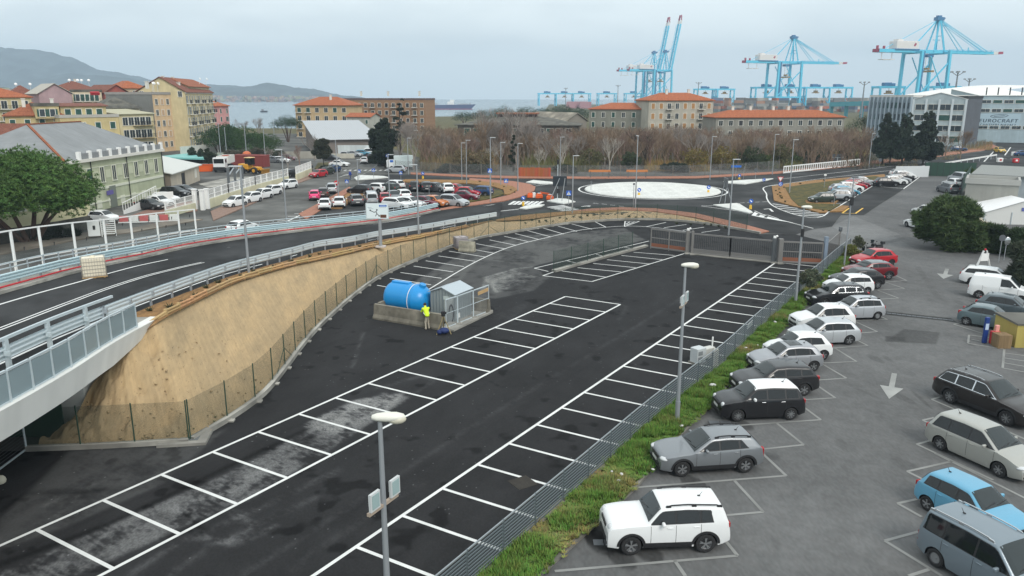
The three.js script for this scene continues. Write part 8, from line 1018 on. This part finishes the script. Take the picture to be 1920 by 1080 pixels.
// ---------------------------------------------------------------- the port: cranes, containers, masts, ships
const craneBlue=mat(lin(0.1,0.56,0.78),0.5),craneDeep=mat(lin(0.03,0.16,0.33),0.5),craneWhite=mat(lin(0.7,0.68,0.66),0.6),craneRed=mat(lin(0.33,0.03,0.07),0.6),spreader=mat(lin(0.35,0.22,0.08),0.6);
function shipCrane(label,px,pyGirder,dist,raised,yaw){        // ship-to-shore gantry crane; local x along the boom, towards the water
const at=gz(px,pyGirder,-dist),gh=at.y,k=gh / 51,t=thing('ship_crane',label,'crane',V(at.x,0,at.z),yaw,null),P=(x,y,z)=>V(x,y,z),zz=9;
for(const z of[-zz,zz]){part('leg',new MB().bar(P(-15,0,z),P(-14.2,gh,z),2,2).done(),craneBlue,t);part('leg',new MB().bar(P(15,0,z),P(14.2,gh + 1,z),2.1,2.1).done(),craneBlue,t);part('brace',new MB().bar(P(-15,14,z),P(14.5,gh - 8,z),0.9).bar(P(-15,14,z),P(15,14,z),1.6).bar(P(14.5,14,z),P(-5,gh - 4,z),0.6).done(),craneBlue,t);}
part('cross_beam',new MB().bar(P(-14.3,gh - 1,-zz),P(-14.3,gh - 1,zz),1.8).bar(P(14.3,gh - 1,-zz),P(14.3,gh - 1,zz),1.8).bar(P(-15,14,-zz),P(-15,14,zz),1.5).bar(P(15,14,-zz),P(15,14,zz),1.5).done(),craneBlue,t);
part('girder',new MB().box(-17,gh,-3,68,2.4,1.3).box(-17,gh,3,68,2.4,1.3).done(),craneBlue,t);
part('girder_end',new MB().box(-49.4,gh + 0.1,0,3.4,2.4,7).box(-48,gh + 2.6,-2,1.3,2.8,1.4).box(-45.5,gh + 2.4,2,1.2,2.2,1.4).done(),craneRed,t);part('girder_end',new MB().box(-43.2,gh,0,3,2.5,7.2).done(),craneWhite,t);
part('hanging_platform',new MB().box(-40,gh - 6.5,0,12,0.5,5).bar(P(-45,gh,0),P(-45,gh - 6.5,0),0.4).bar(P(-35,gh,0),P(-35,gh - 6.5,0),0.4).done(),craneWhite,t);
const house=part('machinery_house',new MB().rbox(-24,gh + 4.4,0,22,6,8,0.3).box(-30,gh + 8,0,5,1.6,5).done(),craneWhite,t);part('house_mark',new MB().box(-16.8,gh + 4.8,4.05,1.6,2.6,0.1,0,0,-0.7).done(),craneRed,house);part('house_deck',new MB().box(-24,gh + 1.2,0,24,0.8,9).done(),craneDeep,t);
const ap=gh + 25*k,m=new MB();for(const z of[-4,4])m.bar(P(13.5,gh,z),P(9,ap,z*0.3),1.2).bar(P(3,gh,z),P(8,ap,z*0.3),1.0);m.bar(P(10.5,gh + 12,-3),P(10.5,gh + 12,3),0.5).bar(P(5,gh + 9,0),P(12,gh + 9,0),0.5);m.part('a_frame',craneBlue,t);
part('sheave_head',new MB().box(8.5,ap + 0.8,0,7,2.4,4).box(8,ap + 2.6,0,3,1.4,3).box(13,ap + 1.4,0,3,0.8,0.8).done(),craneDeep,t);
part('stay',new MB().bar(P(7,ap,0),P(-16,gh + 2,0),0.7).bar(P(7,ap,0),P(-42,gh + 2,0),0.35).done(),craneBlue,t);
const sp=part('trolley',new MB().box(2,gh - 3,0,6,2.2,5).done(),craneDeep,t);part('spreader',new MB().box(2,gh - 15,0,3,1.4,12).box(2,gh - 13,0,2,1.5,4).bar(P(2,gh - 3,2),P(2,gh - 14,2),0.15).bar(P(2,gh - 3,-2),P(2,gh - 14,-2),0.15).done(),spreader,t);
part('stair_tower',new MB().box(-11,gh / 2,zz - 2,2.2,gh,2.2).done(),craneDeep,t);
const bm=new MB(),ba=new MB(),bw=new MB(),br=new MB(),L=raised?76:62,X=(s,y,z)=>(raised?P(17 + s*Math.cos(1.38)- y*Math.sin(1.38),gh + s*Math.sin(1.38)+ y*Math.cos(1.38),z):P(17 + s,gh + y,z));
for(const z of[-3,3]){bm.bar(X(0,0,z),X(L - 12,0,z),1.3,2.2);bw.bar(X(L - 12,0,z),X(L - 7,0,z),1.3,2.2);br.bar(X(L - 7,0,z),X(L,0.4,z*0.5),1.4,2.0);bm.bar(X(0,1.8,z*1.5),X(L - 14,1.8,z*1.5),0.25);for(let s=4;s<L - 14;s +=6)bm.bar(X(s,0,z*1.3),X(s,1.8,z*1.5),0.2);}
for(let s=6;s<L - 12;s +=10)bm.bar(X(s,0,-3),X(s,0,3),0.8);bm.bar(X(L*0.42,0,0),X(L*0.42,4,0),0.6);bm.part('boom',craneBlue,t);bw.part('boom_band',craneWhite,t);br.part('boom_tip',craneRed,t);
if(raised)ba.bar(P(9,ap,0),X(L*0.42,2,0),0.5);else for(const z of[-2.2,2.2])ba.bar(P(10,ap,z*0.3),X(L*0.72,1,z),0.45).bar(P(10,ap,z*0.3),X(L*0.3,1,z),0.4).bar(P(10,ap - 1.5,z*0.3),X(L*0.66,1,z),0.3);ba.part('boom_stay',craneBlue,t);return t;
}
shipCrane('blue ship crane with its boom down, rightmost and nearest',1738,97,640,false,0.34);
shipCrane('blue ship crane with its boom down, in the middle of the port',1472,117,845,false,0.34);
shipCrane('blue ship crane with its boom raised, left one of the pair',1216,133,1160,true,0.4);
shipCrane('blue ship crane with its boom raised, right one of the pair',1237,132,1130,true,0.4);
function yardCrane(label,px0,px1,py,dist){
const a=gz(px0,py,-dist),b=gz(px1,py,-dist),w=b.x - a.x,h=a.y,t=thing('yard_crane',label,'crane',V(a.x + w / 2,0,a.z),0.12),D=7;
for(const x of[-w / 2,w / 2]){for(const z of[-D,D])part('leg',new MB().bar(V(x,0,z),V(x,h,z*0.85),1.3).done(),craneBlue,t);part('brace',new MB().bar(V(x,5,-D),V(x,h*0.75,D),0.6).bar(V(x,h*0.75,-D),V(x,5,D),0.6).bar(V(x,3,-D),V(x,3,D),1).done(),craneBlue,t);}
part('girder',new MB().box(0,h + 0.3,-5,w + 3,1.8,1.2).box(0,h + 0.3,5,w + 3,1.8,1.2).box(-w / 2,h,0,1.2,1.6,11).box(w / 2,h,0,1.2,1.6,11).done(),craneBlue,t);
part('trolley',new MB().rbox(-2,h + 2.6,0,6,3,6,0.3).rbox(3,h + 2.4,0,4,2.6,5,0.8).done(),craneDeep,t);part('spreader',new MB().box(0.5,h - 5,0,7,1,3).box(0.5,h - 3.6,0,3.5,2,3).bar(V(0.5,h,0),V(0.5,h - 3,0),0.3).done(),spreader,t);return t;
}
const ORD=['first','second','third','fourth','fifth','sixth'];
[[1010,1042],[1042,1074],[1074,1106],[1121,1154],[1172,1204]].forEach(([a,b],i)=>yardCrane(`pale blue yard crane far left of the port, ${ORD[i]} from the left`,a,b,176,1250));
[[1304,1340],[1342,1374]].forEach(([a,b],i)=>yardCrane(i?'blue yard crane right of the tall grey apartments, right one':'blue yard crane just above the tall grey apartments roof',a,b,168,1000));
[[1412,1462],[1458,1504],[1506,1552],[1550,1594]].forEach(([a,b],i)=>yardCrane(`blue yard crane under the middle ship crane, ${ORD[i]} from the left`,a,b,165,860));
[[1642,1690],[1742,1794]].forEach(([a,b],i)=>yardCrane(i?'blue yard crane behind the factory roof right of the ship crane':'blue yard crane at the left corner of the factory',a,b,164,690));
{const a=gz(1560,196,-600),b=gz(1648,193,-560),t=thing('pipe_bridge','turquoise steel bridge left of the factory','bridge',V(0,0,0));part('deck',new MB().bar(a,b,5,3.2).done(),mat(lin(0.05,0.3,0.36),0.5),t);for(let i=0;i<4;i++){const p=a.clone().lerp(b,i / 3);part('pier',new MB().box(p.x,p.y / 2,p.z,2,p.y,2).done(),mat(lin(0.05,0.3,0.36),0.5),t);}}
{const N=700,im=new THREE.InstancedMesh(new THREE.BoxGeometry(12.2,2.6,2.45),mat(0xffffff,0.7),N);im.name='containers';reseed(901);let k=0;const cc=[[0.2,0.2,0.19],[0.3,0.28,0.25],[0.35,0.1,0.05],[0.08,0.12,0.2],[0.16,0.17,0.17],[0.4,0.38,0.34],[0.14,0.13,0.12],[0.3,0.16,0.1]];
for(let i=0;i<105;i++){const z=-rr(760,1000),x0=gz(1340,195,z).x,x1=gz(1660,195,z).x,x=lerp(x0,x1,rnd()),n=2 + Math.floor(rnd()*4);for(let j=0;j<n&&k<N;j++){im.setMatrixAt(k,M4().makeRotationY(rnd()<0.5?0.1:1.67).setPosition(x,1.35 + j*2.65,z));const c=pick(cc),f=rr(0.8,1.3);im.setColorAt(k,lin(c[0]*f,c[1]*f,c[2]*f));k++;}}
for(let i=0;i<20;i++){const z=-rr(1000,1100),x=lerp(gz(1070,190,z).x,gz(1100,190,z).x,rnd());for(let j=0;j<3;j++){im.setMatrixAt(k,M4().setPosition(x,1.35 + j*2.65,z));im.setColorAt(k,lin(0.4,0.2,0.22));k++;}}
im.count=k;tag(im,'stacks of shipping containers in the port, too many to tell apart','containers',null,'stuff');scene.add(im);}
for(const[a,t0,d,l]of[[1621,156,560,'tall lighting mast left of the factory'],[1796,137,420,'tall lighting mast rising behind the factory roof'],[1818,150,520,'thinner lighting mast behind the white roof'],[1310,156,900,'lighting mast by the yard cranes in the middle'],[1159,161,1100,'lighting mast between the far left yard cranes'],[1061,166,1200,'faint lighting mast among the leftmost yard cranes']]){const p=gz(a,t0,-d),t=thing('lighting_mast',l,'mast',V(p.x,0,p.z));part('pole',new MB().rod(V(0,0,0),V(0,p.y,0),0.7,0.35,8).done(),mat(lin(0.2,0.22,0.24),0.6),t);const m=new MB();for(let i=0;i<4;i++)m.bar(V(0,p.y - 1.5,0),V(2.6*Math.cos(i*1.57 + 0.4),p.y + 0.4,2.6*Math.sin(i*1.57 + 0.4)),0.35).box(2.8*Math.cos(i*1.57 + 0.4),p.y + 0.6,2.8*Math.sin(i*1.57 + 0.4),1.1,0.8,1.1);m.part('lamp_ring',mat(lin(0.25,0.27,0.29),0.6),t);}
{// ship and boat
const c=gz(848,203,-1150),L=62,t=thing('cargo_ship','long dark hulled ship lying off the shore','ship',V(c.x,-3.5,c.z)),s=new THREE.Shape([[-L / 2,0],[L / 2 - 4,0],[L / 2 + 3,7],[-L / 2 - 1,6]].map(([x,y])=>new THREE.Vector2(x,y))),e=new THREE.ExtrudeGeometry(s,{depth:12,bevelEnabled:false});e.translate(0,0,-6);part('hull',boxUV(e.toNonIndexed()),mat(lin(0.05,0.07,0.16),0.6),t);part('bridge_house',new MB().rbox(-2,8.5,0,9,4,9,0.3).rbox(0,12,0,6,3,7,0.3).done(),C.white,t);part('deck_gear',new MB().box(-24,8,0,6,3,5).bar(V(-26,6,0),V(-26,16,0),0.6).box(16,7.4,0,14,1.6,6).box(26,8,0,2,2,2).done(),mat(lin(0.4,0.42,0.44),0.6),t);part('waterline',new MB().box(0,0.4,6.1,L - 4,0.9,0.1).done(),craneRed,t);
const p=gz(495,209,-930),b=thing('fishing_boat','small dark boat on the pale sea','boat',V(p.x,-3.5,p.z));part('hull',(()=>{const q=new THREE.Shape([[-4,0.2],[3,0.2],[4.6,2],[-4.2,1.7]].map(([x,y])=>new THREE.Vector2(x,y))),g2=new THREE.ExtrudeGeometry(q,{depth:2.6,bevelEnabled:false});g2.translate(0,0,-1.3);return boxUV(g2.toNonIndexed());})(),mat(lin(0.03,0.035,0.05),0.6),b);part('cabin',new MB().rbox(-1.5,2.7,0,2.6,2,2,0.2).done(),mat(lin(0.2,0.2,0.22),0.6),b);}
{// swimming pool canopy and park edge
const p=g(336,305),q=g(400,297);single('pool_cover',new MB().bar(V(p.x,1.0,p.z),V(q.x,1.0,q.z),14,0.4).done(),mat(lin(0.2,0.5,0.47),0.5),'turquoise pool cover behind the shed','pool');const a=g(340,298),b=g(408,291);single('pool_wall',new MB().bar(V(a.x,1.5,a.z),V(b.x,1.5,b.z),0.3,3).done(),plaster(0.6,0.6,0.56),'white wall at the far side of the turquoise pool','wall');const c=g(408,300),d=g(560,318);single('yard_wall',new MB().bar(V(c.x,0.9,c.z),V(d.x - 4,0.9,d.z - 30),0.3,1.8).done(),plaster(0.36,0.34,0.3),'grey wall between the park and the works yard','wall');}
for(const[a,b,t0,l]of[[415,300,232,'thin grey flagpole before the broad pine'],[426,300,240,'thin grey pole right of the flagpole'],[463,300,232,'thin pole between the two park pines'],[498,303,237,'pale pole at the right end of the park'],[515,268,226,'thin mast left of the lone pine']]){const p=g(a,b),h=topAt(p,t0),t=thing('thin_pole',l,'pole',p);part('pole',new MB().rod(V(0,0,0),V(0,h,0),0.12,0.07,6).done(),C.pole,t);part('finial',new MB().ball(0,h,0,0.14).done(),C.pole,t);}
for(const[a,b,l]of[[586,284,'parasol of faded ochre at the yard of the hall'],[512,268,'small ochre parasol among the park trees']]){}
renderer.render(scene,camera);
